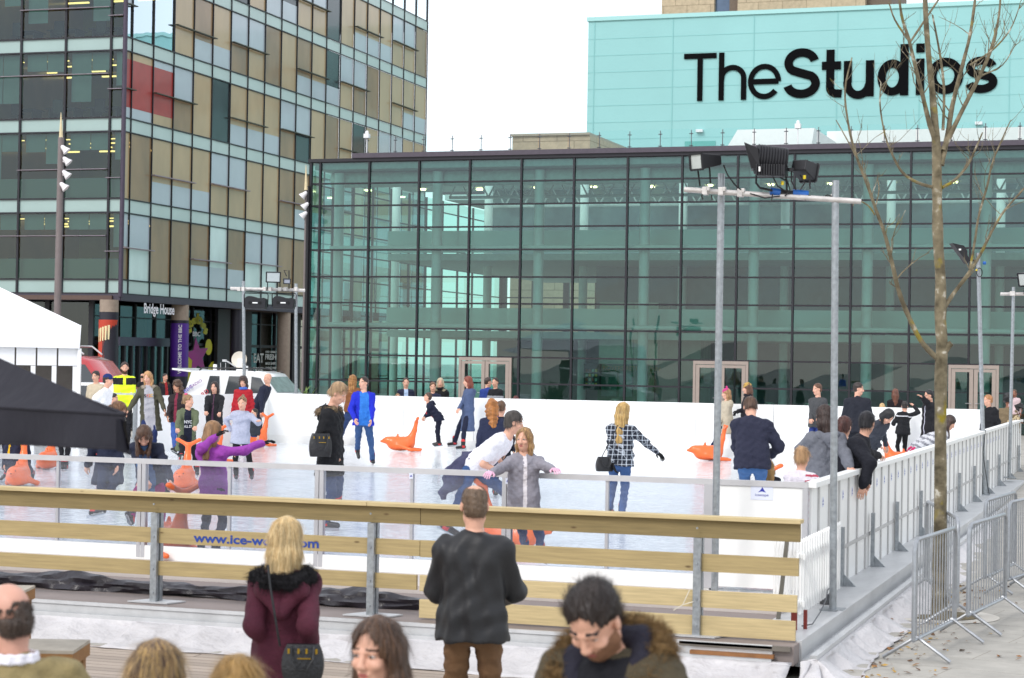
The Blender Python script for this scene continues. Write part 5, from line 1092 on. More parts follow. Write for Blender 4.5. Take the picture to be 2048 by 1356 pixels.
planter(592, 60, 'grey square planter with spiky green leaves left of the pavilion corner', 160, .9, '5d7434', 1); planter(515, 66, 'dark bushy planter in front of the EAT DRINK window', 260, .9, '2c3c22', 2)
# ------------------------------------------------------------------ vehicles
m_tyre = mat('tyre', '1a1a1b', .8); m_hub = mat('alloy', 'a8abad', .3, .8); m_cg = mat('car_glass', '20262a', .08, var=.1, coat=1.)
def car(name, label, px, D, yawdeg, L, H, Wd, body, prof, glasses, z0=-.1, lights=True):
    q = P(px, 760, D); t = empty(name, (q[0], q[1], z0), label, 'car', rz=math.radians(yawdeg)); T = Matrix.Translation((q[0], q[1], z0)) @ Matrix.Rotation(math.radians(yawdeg), 4, 'Z')
    tf = lambda v: tuple(T @ Vector(v))
    g = MB(); n = len(prof); rows = []
    for k, (yy, ins) in enumerate(((-Wd/2, 1), (-Wd/2+.06, .0), (Wd/2-.06, 0), (Wd/2, 1))):
        rows.append([(x*(L/2)-(.04 if ins else 0)*(1 if x > 0 else -1), yy*(1-(.13 if z > .58 else 0)*max(0, (z-.58)/.42)), z*H-(.03 if ins and z > .3 else 0)) for x, z in prof])
    g.v = [tf(p) for r in rows for p in r]; F = [tuple(range(n-1, -1, -1)), tuple(range(3*n, 4*n))]
    for k in range(3): F += [(k*n+i, k*n+(i+1) % n, (k+1)*n+(i+1) % n, (k+1)*n+i) for i in range(n)]
    g.f = F; g.m = [0]*len(F); bd = g.build('body', body, t, smooth=True)
    for gl in glasses:
        for sg in (-1, 1):
            g = MB(); g.add([tf((x*L/2, sg*(Wd/2*(1-.13*max(0, (z-.58)/.42))+.006), z*H)) for x, z in gl], [tuple(range(len(gl)))]); g.build('side_window', m_cg, t)
    for xw in (-.62, .62):
        for sg in (-1, 1):
            g = MB(); c0 = tf((xw*L/2, sg*(Wd/2-.2), .34)); c1 = tf((xw*L/2, sg*(Wd/2+.01), .34)); g.tube([c0, c1], .34, 22); wl = g.build('wheel', m_tyre, t, smooth=True)
            c2 = tf((xw*L/2, sg*(Wd/2+.03), .34)); g = MB(); g.tube([c1, c2], .21, 14); g.build('rim', m_hub, wl)
    return t, tf, bd
suvp = [(-.98, .2), (-.99, .5), (-.95, .62), (-.86, .97), (-.7, 1.0), (.1, 1.0), (.26, .96), (.5, .68), (.6, .62), (.95, .55), (1.0, .4), (.98, .2)]
A_ = math.degrees(math.atan2(0.12, 1))
q0 = P(470, 760, 53.)
sv, tf, bd = car('white_car', 'white broadcast car with a satellite dish on its roof and its tailgate raised', 515, 55, 2, 3.9, 1.86, 1.85, mat('white_paint', 'eeeeee', .25, var=0, coat=.6), suvp, [[(-.6, .66), (-.38, .66), (-.4, .92), (-.55, .92)], [(-.3, .62), (.05, .62), (.02, .92), (-.25, .92)], [(.1, .62), (.42, .64), (.24, .9), (.1, .92)]], z0=-.06)
L_, H_, W_ = 3.9, 1.86, 1.85
g = MB(); a = [tf((-.86*1.95, sy*.8, .97*H_)) for sy in (-1, 1)]; b2 = [tf((-1.16*1.95, sy*.78, 1.0*H_)) for sy in (-1, 1)]; g.add([a[0], a[1], b2[1], b2[0]]+[tuple(Vector(q)+Vector((0, 0, .05))) for q in (a[0], a[1], b2[1], b2[0])], [(3, 2, 1, 0), (4, 5, 6, 7), (0, 1, 5, 4), (1, 2, 6, 5), (2, 3, 7, 6), (3, 0, 4, 7)]); g.build('tailgate', mat('white_paint', 'eeeeee', .25, var=0, coat=.6), sv)
g = MB(); g.add([tf((.27*1.95, -.74, .94*H_)), tf((.27*1.95, .74, .94*H_)), tf((.5*1.95, .84, .69*H_)), tf((.5*1.95, -.84, .69*H_))], [(0, 1, 2, 3)]); o = g.build('windscreen', mat('screen_glass', '8fa39e', .08, var=.2, coat=1), sv); o.location.z += .012
for sy in (-.7, .7):
    g = MB(); g.tube([tf((-.75*1.95, sy, H_)), tf((-.7*1.95, sy, H_+.07)), tf((0., sy, H_+.07)), tf((.12*1.95, sy, H_-.01))], .022, 6); g.build('roof_rail', mat('rail_black', '222224', .4), sv)
q = (-.78*1.95, -W_/2-.008, .66*H_)
for s_, x_, z_, w_, h_, c_, rot in (('SALFORD', -.7, .58, .75, .13, 'b23a4a', 38), ('BBC', -.86, .72, .3, .1, '6a6ab0', 38), ('RADIO', -.74, .8, .4, .08, '8a5a9a', 30), ('MANCHESTER', -.9, .5, .6, .07, '7a4a90', 38), ('ON AIR', -.62, .47, .4, .09, '5a6ab8', 38)):
    a = math.radians(rot); ux = T0 = Vector(tf((1, 0, 0)))-Vector(tf((0, 0, 0))); lettering(s_, 'side_lettering', tf((x_*1.95, -W_/2-.012, z_*H_)), ux*math.cos(a)+Vector((0, 0, math.sin(a))), -ux*math.sin(a)+Vector((0, 0, math.cos(a))), mat('car_print', c_, .5, var=0), bd, width=w_, height=h_, bold=.02)
# satellite dish on the car roof
def tub(pp, r, nm, m, par, n=8): g = MB(); g.tube(pp, r, n); return g.build(nm, m, par, smooth=True)
ds = empty('satellite_dish', tf((-.0, 0, H_)), 'round cream satellite dish mounted on the roof of the white car', 'satellite dish')
c = P(478, 719, 55.0); n_ = np.array(-FV)*.97+np.array([-.25, 0, .1]); n_ /= np.linalg.norm(n_); Bd = basis(n_, np.array([0, 0, 1.]))
g = MB(); pr2 = [(.001, .12), (.12, .105), (.24, .06), (.31, .01), (.318, 0), (.3, -.01), (0.001, .08)]
Tm = Matrix(((Bd[0, 0], Bd[0, 2], -n_[0], c[0]), (Bd[1, 0], Bd[1, 2], -n_[1], c[1]), (Bd[2, 0], Bd[2, 2], -n_[2], c[2]), (0, 0, 0, 1)))
pr2 = [(0.001, .07), (.08, .065), (.16, .045), (.22, .01), (.235, 0)]
g.lathe([(r*.98, z) for r, z in pr2], n=28, T=Tm); g.lathe([(r, z+.02) for r, z in pr2][::-1], n=28, T=Tm); g.build('dish', mat('dish_cream', 'ded6c8', .5, var=.03), ds, smooth=True)
base_ = tf((0, 0, H_)); zr = base_[2]
g = MB(); cc = (c[0]+.05, c[1]+.1); g.box((cc[0]-.13, cc[1]-.1, zr), (cc[0]+.13, cc[1]+.12, zr+.14)); g.prism([(-.09, .14), (.09, .14), (.06, .34), (-.12, .34)], (cc[0], cc[1]-.05, zr), (1, 0, 0), (0, 0, 1), (0, .12, 0)); g.build('mount', m_white, ds)
tub([tuple(c+np.array([-.1, -.02, -.2])), tuple(P(455, 723, 54.8)), tuple(P(447, 722, 54.8))], .02, 'feed_arm', m_alu, ds); g = MB(); q = P(449, 721, 54.8); g.cbox(q, (.1, .08, .06)); g.build('feed_horn', m_alu, ds)
q = P(430, 740, 55); g = MB(); g.lathe([(.055, 0), (.055, .14), (.045, .16), (0, .165)], (q[0], q[1], zr+.01), 12); o = g.build('antenna_dome', m_white, smooth=True); tag(o, 'small white antenna dome standing on the roof of the white broadcast car', 'antenna')
for px in (441, 451): q = P(px, 740, 55); tub([(q[0], q[1], zr), (q[0], q[1], zr+.22)], .008, 'whip_aerial', m_alu, o, 5)
vanp = [(-1, .15), (-1, .55), (-.97, .92), (-.9, 1.), (.2, 1.0), (.42, .93), (.7, .6), (.97, .5), (1, .3), (.98, .15)]
rc, tf2, _ = car('red_van', 'rounded red van with a silver roof rack parked behind the white marquee', 148, 62, 3, 4.4, 2.2, 1.9, mat('red_paint', 'b3202c', .25, var=0, coat=.8), vanp, [[(-.2, .6), (.1, .6), (.1, .86), (-.2, .86)], [(.16, .6), (.62, .6), (.38, .88), (.16, .88)]], z0=-.06)
g = MB()
for sy in (-.6, .6): g.tube([tf2((-1.8, sy, 2.2)), tf2((-1.7, sy, 2.5)), tf2((.3, sy, 2.5)), tf2((.65, sy, 2.25))], .03, 6)
for i in range(5): g.tube([tf2((-1.6+i*.45, -.6, 2.5)), tf2((-1.6+i*.45, .6, 2.5))], .02, 6)
g.build('roof_rack', m_alu, rc)
carp = [(-1, .2), (-1, .6), (-.8, .68), (-.5, 1.), (.05, 1.), (.4, .68), (.9, .58), (1, .4), (.98, .2)]
car('white_car', 'white car parked behind the man in the navy bobble hat', 225, 58, 4, 4.3, 1.42, 1.75, mat('white_paint', 'eeeeee', .25, var=0, coat=.6), carp, [[(-.62, .68), (-.1, .68), (-.1, .94), (-.45, .94)], [(-.04, .68), (.32, .68), (.04, .94), (-.04, .94)]], z0=-.06)
# ------------------------------------------------------------------ marquee, black canopy
mq = empty('marquee', P(80, 780, 47), 'white peaked marquee with panelled walls and dark openings at the left edge', 'marquee')
c1 = P(160, 650, 47.); ez = c1[2]; uy = np.array([c1[0], c1[1], 0.]); uy /= np.linalg.norm(uy); uy = rotm('z', 1.5) @ uy; ux = np.array([uy[1], -uy[0], 0]); m_mq = mat('marquee_pvc', 'f4f4f4', .5, var=.02)
def mp_(a, b, z): q = c1-ux*a+uy*b; return (q[0], q[1], z)
Wm = 6.; ap = mp_(Wm/2, Wm/2, ez+2.0); zb_ = -.1
Wm = 5.2; ap = mp_(Wm/2+.1, Wm/2, P(-30, 545, 49)[2])
g = MB(); C4 = [mp_(0, 0, ez), mp_(Wm, 0, ez), mp_(Wm, Wm, ez), mp_(0, Wm, ez)]; g.add(C4+[ap], [(1, 0, 4), (2, 1, 4), (3, 2, 4), (0, 3, 4)]); g.build('roof', m_mq, mq)
g = MB(); vz = P(160, 697, 47)[2]; q = [mp_(-.03, -.03, ez), mp_(Wm, -.03, ez), mp_(Wm, -.03, vz+.02), mp_(-.0, -.03, vz)]; g.add(q, [(0, 1, 2, 3)]); q = [mp_(-.03, -.03, ez), mp_(-.03, Wm, ez), mp_(-.01, Wm, vz), mp_(-.01, -.02, vz)]; g.add(q, [(3, 2, 1, 0)]); g.build('valance', mat('marquee_valance', 'ebebec', .5, var=.03, scale=3, bump=.3, bscale=2), mq)
g = MB()
for i in range(9):
    a0, a1 = i*.49+.04, (i+1)*.49; z1 = vz+.01
    g.add([mp_(a0, .08, P(100, 731, 47)[2]), mp_(a1, .08, P(100, 731, 47)[2]), mp_(a1, .08, z1), mp_(a0, .08, z1)], [(0, 1, 2, 3)])
    g.add([mp_(a0, .08, zb_), mp_(a0+.11, .08, zb_), mp_(a0+.11, .08, P(100, 731, 47)[2]-.01), mp_(a0, .08, P(100, 731, 47)[2]-.01)], [(0, 1, 2, 3)])
g.build('wall_panel', mat('marquee_wall', 'e4e3e4', .5, var=.02), mq)
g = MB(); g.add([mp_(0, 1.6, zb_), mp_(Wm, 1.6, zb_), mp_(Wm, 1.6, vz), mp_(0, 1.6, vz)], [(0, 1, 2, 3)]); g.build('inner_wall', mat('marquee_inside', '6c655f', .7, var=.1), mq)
g = MB(); g.add([mp_(0, .02, zb_), mp_(0, Wm, zb_), mp_(0, Wm, vz), mp_(0, .02, vz)], [(0, 1, 2, 3)]); g.box((c1[0]-.05, c1[1], zb_), (c1[0]+.02, c1[1]+.06, vz)); g.build('end_wall', m_mq, mq)
bc = empty('black_gazebo', P(100, 900, 10), 'black fabric gazebo roof reaching in from the left edge', 'canopy')
K = P(251, 829, 9.); A1 = P(-420, 790, 11.6); Kd = P(238, 899, 9.02); A1d = P(-420, 872, 11.6); apx = P(-260, 600, 12.2)
away = rotm('z', 9) @ np.array([K[0], K[1], 0])/np.hypot(K[0], K[1]); Bk = K+away*3.1; Bkd = Kd+away*3.1
m_blkf = mat('black_canvas', '24232b', .75, var=.08, scale=3, bump=.6, bscale=3, bdist=.05, spec=.25)
g = MB(); g.grid(lambda u, v: tuple((K*(1-u)+A1*u)*(1-v)+apx*v+np.array([0, 0, -.12*math.sin(v*3.14)*(1-abs(2*u-1))])), 12, 10); g.grid(lambda u, v: tuple((Bk*(1-u)+K*u)*(1-v)+apx*v), 8, 8); g.build('roof_fabric', m_blkf, bc, smooth=True)
g = MB()
def fv(u, v): 
    a = K*(1-u)+A1*u; b = Kd*(1-u)+A1d*u; fold = math.sin(u*22)*.03*v; return tuple(a*(1-v)+b*v+np.array([.3*fold, -1*fold, 0]))
g.grid(fv, 60, 8)
def fv2(u, v): 
    a = K*(1-u)+Bk*u; b = Kd*(1-u)+Bkd*u; return tuple(a*(1-v)+b*v+np.array([.04+.05*math.sin(u*9+.6), -.02, 0])*v)
g.grid(fv2, 20, 6); g.build('valance', m_blkf, bc, smooth=True)
tub([tuple(K), tuple((K+apx)/2+np.array([0, 0, -.05])), tuple(apx)], .01, 'ridge_seam', m_blkf, bc, 6); tub([tuple(K+(A1-K)*i/12) for i in range(13)], .009, 'eave_seam', m_blkf, bc, 6); tub([tuple(np.array(fv(i/40, .97))+np.array([0, -.004, 0])) for i in range(41)], .006, 'hem', m_blkf, bc, 5)
g = MB(); g.grid(lambda u, v: tuple(P(232+30*(1-abs(2*u-1)**1.5)*(.35+.65*v), 838+62*v+10*math.sin(u*3.1)*v, 8.95+.12*u)), 12, 10); g.build('corner_fold', m_blkf, bc, smooth=True)
# wooden tables at the lower left
def table(px, py, D, lab):
    q = P(px, py, D); t = empty('wooden_table', (q[0], q[1], -.4), lab, 'table'); z = q[2]; mo = mat('worn_top', 'a39a8c', .7, var=.15, scale=6); mw = wood('oiled_timber', '8a6236')
    L = 2.2; W = .5; tp_ = lambda a, b, z_: tuple(q+np.array(_r)*(-a)+np.array([-_sy, _cy, 0])*b+np.array([0, 0, z_-q[2]]))
    def bx(a0, a1, b0, b1, z0_, z1_, nm, m): g = MB(); v = [tp_(a, b, z_) for z_ in (z0_, z1_) for a, b in ((a0, b0), (a1, b0), (a1, b1), (a0, b1))]; g.add(v, [(0, 1, 2, 3), (7, 6, 5, 4), (4, 5, 1, 0), (5, 6, 2, 1), (6, 7, 3, 2), (7, 4, 0, 3)]); return g.build(nm, m, t)
    bx(0, L, 0, W, z-.02, z, 'table_top', mo); bx(.0, L, .0, .04, z-.1, z-.021, 'apron', mw); bx(.0, .04, .041, W, z-.1, z-.021, 'apron', mw)
    for a in (.02, L-.1):
        for b in (.045, W-.1): bx(a+.001, a+.08, b, b+.08, -.4, z-.101, 'leg', mw)
    bx(.1, L-.1, W/2, W/2+.08, -.2, -.1, 'stretcher', mw)
table(38, 1186, 14.6, 'wooden table with a worn grey top beside the balding man'); table(146, 1302, 12.2, 'wooden table corner showing behind the shoulder of the tweed jacket')
# ------------------------------------------------------------------ lamp posts and lighting gantries
m_post = mat('post_brown_grey', '7e7473', .5, .4, var=.08); m_wl = mat('lamp_white', 'e6e2e4', .35, var=.03); m_blk2 = mat('black_metal', '232327', .5, .3, var=.1)
def lamp_post(px0, px1, pytop, D, heads, lab, ztop=None, spike=True, pr=.14):
    b0 = P(px0, 700, D); b0[2] = -.02; tpp = P(px1, pytop, D); t = empty('lamp_post', b0, lab, 'lamp post')
    sp = P(px1, pytop+(50 if spike else 2), D); g = MB(); g.tube([tuple(b0), tuple(sp)], [pr, pr*.7], 12); g.build('pole', m_post, t, smooth=True)
    if spike: g = MB(); g.tube([tuple(sp), tuple(tpp)], [.07, .01], 8); g.build('spire', mat('cream_spire', 'd9c8a0', .5), t, smooth=True)
    for hx, hy, dr in heads:
        c = P(hx, hy, D-.1); pl_ = P(px1-1, hy, D); hd_ = MB(); d = np.array(_r)*dr*.72+np.array([0, 0, -.7]); d /= np.linalg.norm(d); a = c-d*.14
        hd_.tube([tuple(a-d*.06), tuple(a), tuple(a+d*.08), tuple(a+d*.22)], [.04, .075, .09, .15], 12); o = hd_.build('spotlight', m_wl, t, smooth=True)
        g = MB(); g.tube([tuple(pl_), tuple(c)], .03, 6); g.build('bracket', m_wl, o)
lamp_post(113, 122, 225, 66, [(131, 300, 1), (135, 323, 1), (134, 350, 1), (129, 374, 1)], 'tall grey lamp post with four white spotlights in front of the office block')
lamp_post(606, 612, 330, 74, [(606, 391, -1), (609, 413, -1), (606, 431, -1)], 'lamp post with three white spotlights beside the left end of the pavilion', spike=True, pr=.05)
def floodlight(par_label, c, d, up, w, h, dp, face, lab, ribs=0, topbox=True, cat='floodlight'):
    """box floodlight: c centre, d the way it shines, w,h of the glass, dp depth"""
    d = np.array(d, float); d /= np.linalg.norm(d); Bb = basis(d, np.array(up, float)); x, y, z = Bb[:, 0], Bb[:, 1], Bb[:, 2]; c = np.array(c, float)
    pt = lambda a, b, e: tuple(c+x*a+y*b+z*e)
    t = empty('floodlight', c, lab, cat); g = MB(); k = .62
    v = [pt(sx*w/2, dp/2, sz*h/2) for sx, sz in ((-1, -1), (1, -1), (1, 1), (-1, 1))]+[pt(sx*w/2*.92, -dp/2, sz*h/2*k) for sx, sz in ((-1, -1), (1, -1), (1, 1), (-1, 1))]
    g.add(v, [(3, 2, 1, 0), (4, 5, 6, 7), (0, 1, 5, 4), (1, 2, 6, 5), (2, 3, 7, 6), (3, 0, 4, 7)]); g.build('housing', m_blk2, t, bevel=.008)
    g = MB(); v = [pt(sx*w/2*.88, dp/2+.004, sz*h/2*.86) for sx, sz in ((-1, -1), (1, -1), (1, 1), (-1, 1))]; g.add(v, [(0, 1, 2, 3)]); g.build('lens', mat('lens_grey', face, .12, .2, var=.1, scale=4, coat=.8), t)
    g = MB()
    for sx, sz, ex_, ez_ in ((0, 1, 1, .0), (0, -1, 1, 0), (1, 0, 0, 1), (-1, 0, 0, 1)):
        a = pt(sx*w/2-(w/2 if ex_ else 0), dp/2+.006, sz*h/2-(h/2 if ez_ else 0)); b = pt(sx*w/2+(w/2 if ex_ else 0), dp/2+.006, sz*h/2+(h/2 if ez_ else 0)); g.bar(a, b, .02, .02, up=tuple(d))
    g.build('bezel', m_blk2, t)
    return t, pt
def gantry(lab, pl_, cross, D, zb, pr=.03):
    t = empty('lighting_gantry', P(pl_[0][0], 900, D), lab, 'lighting gantry')
    ends = []
    for (xb, xt, yt, dD) in pl_:
        b = P(xb, 1000, D+dD); b[2] = zb; a = P(xt, yt, D+dD); ends.append((b, a)); g = MB(); g.tube([tuple(b), tuple(a)], pr, 12); g.build('pole', m_galv, t, smooth=True)
        g = MB(); g.cbox((b[0], b[1], zb+.01), (.22, .22, .02)); g.build('foot_plate', m_galv, t)
    return t, ends
gt, ends = gantry('scaffold lighting gantry with two steel poles at the front right corner of the rink', [(1432, 1443, 347, 0), (1669, 1671, 361, -.3)], None, 18.75, -.1, .034)
a = P(1368, 379, 18.6); b2 = P(1722, 403, 18.4)
m_scf = mat('scaffold_white', 'cfcac6', .45, .3, var=.18, scale=12)
g = MB(); g.tube([tuple(a), tuple(b2)], .026, 12); g.build('crossbar', m_scf, gt, smooth=True)
for px, py in ((1411, 382), (1443, 383), (1481, 386), (1668, 397)):
    q = P(px, py, 18.55); g = MB(); g.cbox(q, (.05, .09, .075)); g.cbox(q+np.array([.03, -.02, .02]), (.03, .05, .04)); g.build('clamp', m_scf, gt, bevel=.004)
for x0_, x1_, yy in ((1540, 1560, 383), (1585, 1616, 387)):
    g = MB(); g.tube([tuple(P(x0_, yy, 18.5)), tuple(P(x1_, yy+3, 18.5))], .042, 12); g.build('blue_plug', mat('blue_plastic', '1f5fae', .4, var=.05), gt, smooth=True)
g = MB(); g.tube([tuple(P(1560, 385, 18.5)), tuple(P(1585, 388, 18.5))], .034, 10); g.build('black_plug', m_blk2, gt, smooth=True)
r = random.Random(5)
for k, pp in enumerate([[(1447, 330), (1455, 350), (1470, 370), (1482, 380)], [(1545, 352), (1555, 372), (1575, 385)], [(1600, 350), (1610, 365), (1600, 380)], [(1560, 355), (1575, 362), (1580, 380), (1570, 392)], [(1616, 391), (1640, 396), (1655, 390), (1668, 394)], [(1405, 388), (1403, 392), (1406, 399)], [(1423, 390), (1424, 400)], [(1545, 388), (1543, 402)], [(1612, 392), (1610, 400)], [(1500, 387), (1530, 396), (1560, 392)]]):
    g = MB(); g.tube([tuple(P(x_, y_, 18.45)) for x_, y_ in pp], .007, 5); g.build('cable', mat('black_cable', '1c1c1e', .5, var=0), gt, smooth=True)
for px, py in ((1565, 370), (1609, 358)): g = MB(); q = P(px, py, 18.4); g.tube([tuple(q), tuple(q+np.array([0, 0, .035]))], .014, 8); g.build('yellow_tape', mat('yellow_tape', 'd8c020', .5, var=0), gt)
tl_ = -_r
f1, pt = floodlight('', P(1413, 322, 18.5), tl_*.75-FV*.62+np.array([0, 0, -.12]), (0, 0, 1), .16, .15, .26, 'c9cfcc', 'small black floodlight with a pale square lens at the left end of the corner gantry')
for q_ in ((1396, 342, 1400, 372), (1419, 335, 1421, 366)): tub([tuple(P(q_[0], q_[1], 18.45)), tuple(P(q_[2], q_[3], 18.5))], .009, 'yoke', m_blk2, f1, 6)
# large ribbed floodlight seen from behind
f2 = empty('floodlight', P(1533, 325, 18.5), 'large black ribbed floodlight seen from behind above the middle of the corner gantry', 'floodlight')
g = MB(); L = P(1512, 318, 18.5); R_ = P(1572, 326, 18.5)
n = 33; 
for i in range(n):
    t_ = i/(n-1); c = L*(1-t_)+R_*t_
pts = [tuple(L*(1-i/(n-1))+R_*(i/(n-1))) for i in range(n)]; g.tube(pts, [.145*(1 if i % 3 else .94)*(1-.04*(i == n-1)) for i in range(n)], 24); g.build('ribbed_housing', m_blk2, f2, smooth=True)
q = [P(1488, 284, 18.4), P(1503, 337, 18.4), P(1503, 342, 18.75), P(1490, 288, 18.8)]; g = MB(); q2 = [P(1516, 296, 18.35), P(1520, 336, 18.35), P(1520, 338, 18.7), P(1516, 298, 18.7)]; g.add([tuple(v) for v in q+q2], [(0, 1, 2, 3), (7, 6, 5, 4), (0, 4, 5, 1), (1, 5, 6, 2), (2, 6, 7, 3), (3, 7, 4, 0)]); g.build('flared_reflector', m_blk2, f2)
g = MB(); c = P(1544, 341, 18.4)
for i in range(12): q = c+np.array(_r)*(-.13+i*.0235); g.cbox(q, (.017, .16, .105))
q = c; g.cbox(q+np.array([0, .02, 0]), (.26, .12, .085)); g.build('gear_box', m_blk2, f2, bevel=.003)
g = MB(); q = P(1519, 338, 18.3); g.cbox(q, (.016, .004, .045)); g.build('label', m_white, f2)
for pp in ([(1513, 345), (1512, 366), (1520, 376), (1545, 381)], [(1572, 350), (1574, 382)]): tub([tuple(P(x_, y_, 18.45)) for x_, y_ in pp], .011, 'yoke', m_blk2, f2, 6)
f3, pt = floodlight('', P(1608, 338, 18.5), FV*.6+_r*.5+np.array([0, 0, -.25]), (0, 0, 1), .17, .17, .2, 'a8aeb0', 'medium black floodlight turned away at the right of the big ribbed one')
tub([tuple(P(1582, 336, 18.4)), tuple(P(1582, 343, 18.4))], .035, 'pivot', m_blk2, f3, 12)
for pp in ([(1583, 340), (1583, 362), (1592, 380)], [(1619, 350), (1620, 378)]): tub([tuple(P(x_, y_, 18.4)) for x_, y_ in pp], .009, 'yoke', m_blk2, f3, 6)
# second gantry with loudspeakers at the far left corner
g2, ends = gantry('scaffold gantry carrying two loudspeakers behind the far left corner of the rink', [(487, 487, 562, 0), (590, 592, 567, 0)], None, 53, -.02, .045)
tub([tuple(P(461, 577, 49.9)), tuple(P(610, 581, 49.9))], .045, 'crossbar', m_scf, g2, 10)
for px in (479, 487, 530, 541, 560, 571, 592): q = P(px, 578, 49.8); g = MB(); g.cbox(q, (.08, .1, .1)); g.build('clamp', m_scf, g2, bevel=.006)
f, pt = floodlight('', P(546, 553, 49.6), -FV*.9+np.array([.2, 0, -.2]), (0, 0, 1), .36, .26, .2, 'b9c0be', 'black floodlight with a pale lens on top of the loudspeaker gantry'); tub([tuple(P(535, 560, 49.6)), tuple(P(535, 578, 49.8))], .014, 'yoke', m_blk2, f, 6); tub([tuple(P(560, 560, 49.6)), tuple(P(560, 578, 49.8))], .014, 'yoke', m_blk2, f, 6)
f, pt = floodlight('', P(573, 561, 49.7), -FV*.9+np.array([.3, 0, -.3]), (0, 0, 1), .17, .12, .16, '9da0aa', 'small grey floodlight beside the pale lensed one on the loudspeaker gantry'); tub([tuple(P(573, 552, 49.7)), tuple(P(568, 541, 49.8)), tuple(P(578, 541, 49.8)), tuple(P(578, 578, 49.8))], .014, 'yoke', m_blk2, f, 6)
for px, lab in ((512, 'left black loudspeaker hanging from the far gantry'), (568, 'right black loudspeaker hanging from the far gantry')):
    c = P(px, 606, 49.8); t = empty('loudspeaker', c, lab, 'loudspeaker', 'loudspeakers under the gantry'); W = .52; H_ = .3; g = MB(); x, z = np.array(_r), np.array([0, 0, 1.]); y = np.array([-_sy, _cy, 0]); T = Matrix(((x[0], y[0], 0, c[0]), (x[1], y[1], 0, c[1]), (0, 0, 1, c[2]), (0, 0, 0, 1)))
    prof = [(-W/2, -H_/2), (W/2, -H_/2), (W/2*1.02, H_*.35)]+[(W/2*(1-i/6)*1.0, H_/2+.02-.05*math.sin(math.pi*(i+3)/12)**2) for i in range(1, 12)]+[(-W/2*1.02, H_*.35)]
    g.prism(prof, tuple(c-y*.2), tuple(x), (0, 0, 1), tuple(y*.4)); g.build('cabinet', m_blk2, t)
    for sx in (-.13, .13): g = MB(); q = c+x*sx-y*.202; g.tube([tuple(q), tuple(q-y*.01)], .04, 14); g.build('port', mat('deep_black', '08080a', .8, var=0), t)
    g = MB(); q = c-y*.203; g.cbox((0, 0, 0), (.13, .006, .03), T=Matrix.Translation(tuple(q)) @ Matrix.Rotation(.35+.0, 4, 'Z')); g.build('badge', m_white, t)
    tub([tuple(c+x*sx*.3+z*zz_) for sx, zz_ in ((-1, -.1), (-1.02, .2), (-.95, .25), (.95, .25), (1.02, .2), (1, -.1))], .014, 'yoke', m_blk2, t, 6)
# gantry at the right edge
g3, _ = gantry('slim steel lighting gantry at the right edge of the square', [(2018, 2027, 574, 0)], None, 40, -.02, .035); tub([tuple(P(2001, 588, 40)), tuple(P(2120, 588, 40))], .035, 'crossbar', m_scf, g3, 10); q = P(2025, 587, 39.95); g = MB(); g.cbox(q, (.1, .1, .09)); g.build('clamp', m_scf, g3)
f, pt = floodlight('', P(2056, 556, 39.8), -_r*.5-FV*.7+np.array([0, 0, -.35]), (0, 0, 1), .34, .28, .2, 'b6b8b2', 'floodlight with a pale lens cut by the right edge of the picture'); tub([tuple(P(2050, 570, 39.8)), tuple(P(2049, 588, 39.9))], .02, 'yoke', m_blk2, f, 6)
# floodlight pole by the side boards
b = G(1969, 990, -.1); pt_ = P(1956, 506, (b-CAMP) @ FV); fp = empty('floodlight_pole', b, 'slim steel pole with coiled cable clamped to the right side of the rink', 'pole'); D4 = (b-CAMP) @ FV
tub([tuple(b), tuple(pt_)], .038, 'pole', m_galv, fp, 10); g = MB(); g.cbox((b[0], b[1], -.09), (.2, .2, .02)); g.build('foot_plate', m_galv, fp)
pp = [tuple(P(x_, y_, D4-.1)) for x_, y_ in ((1971, 860), (1966, 905), (1969, 930), (1975, 970), (1981, 1005), (1984, 1010))]; g = MB(); g.tube(pp, .008, 5); g.build('cable', mat('black_cable', '1c1c1e', .5, var=0), fp, smooth=True)
cc = P(1959, 545, D4-.08); g = MB(); g.tube([tuple(cc+np.array(_r)*.05*math.cos(a)+np.array([0, 0, .08*math.sin(a)])) for a in np.linspace(0, 6.28, 18)], .009, 5); g.build('cable_coil', mat('black_cable', '1c1c1e', .5, var=0), fp)
q = P(1966, 526, D4-.05); g = MB(); g.tube([tuple(q), tuple(q+np.array(_r)*.05)], .03, 10); g.build('blue_plug', mat('blue_plastic', '1f5fae', .4, var=.05), fp); q = P(1953, 540, D4-.1); g = MB(); g.cbox(q, (.03, .02, .03)); g.build('yellow_tape', mat('yellow_tape', 'd8c020', .5, var=0), fp)
f4 = empty('floodlight', P(1922, 508, D4), 'black wedge shaped floodlight aimed left from the pole by the side boards', 'floodlight')
prof = [(1905, 486), (1928, 491), (1935, 502), (1935, 510), (1939, 517), (1936, 527)]; o_c = P(1920, 505, D4-.12); g = MB(); v = [P(a_, b_, D4-.14) for a_, b_ in prof]; v2 = [q_+np.array([-_sy, _cy, 0])*.28 for q_ in v]; n = len(v)
g.add([tuple(q_) for q_ in v+v2], [tuple(range(n-1, -1, -1)), tuple(range(n, 2*n))]+[(i, (i+1) % n, n+(i+1) % n, n+i) for i in range(n)]); g.build('housing', m_blk2, f4)
g = MB(); q = P(1920, 499, D4-.146); g.cbox(q, (.04, .004, .03)); g.build('label', m_white, f4); tub([tuple(P(1936, 520, D4)), tuple(P(1956, 521, D4))], .018, 'arm', m_blk2, f4, 8)
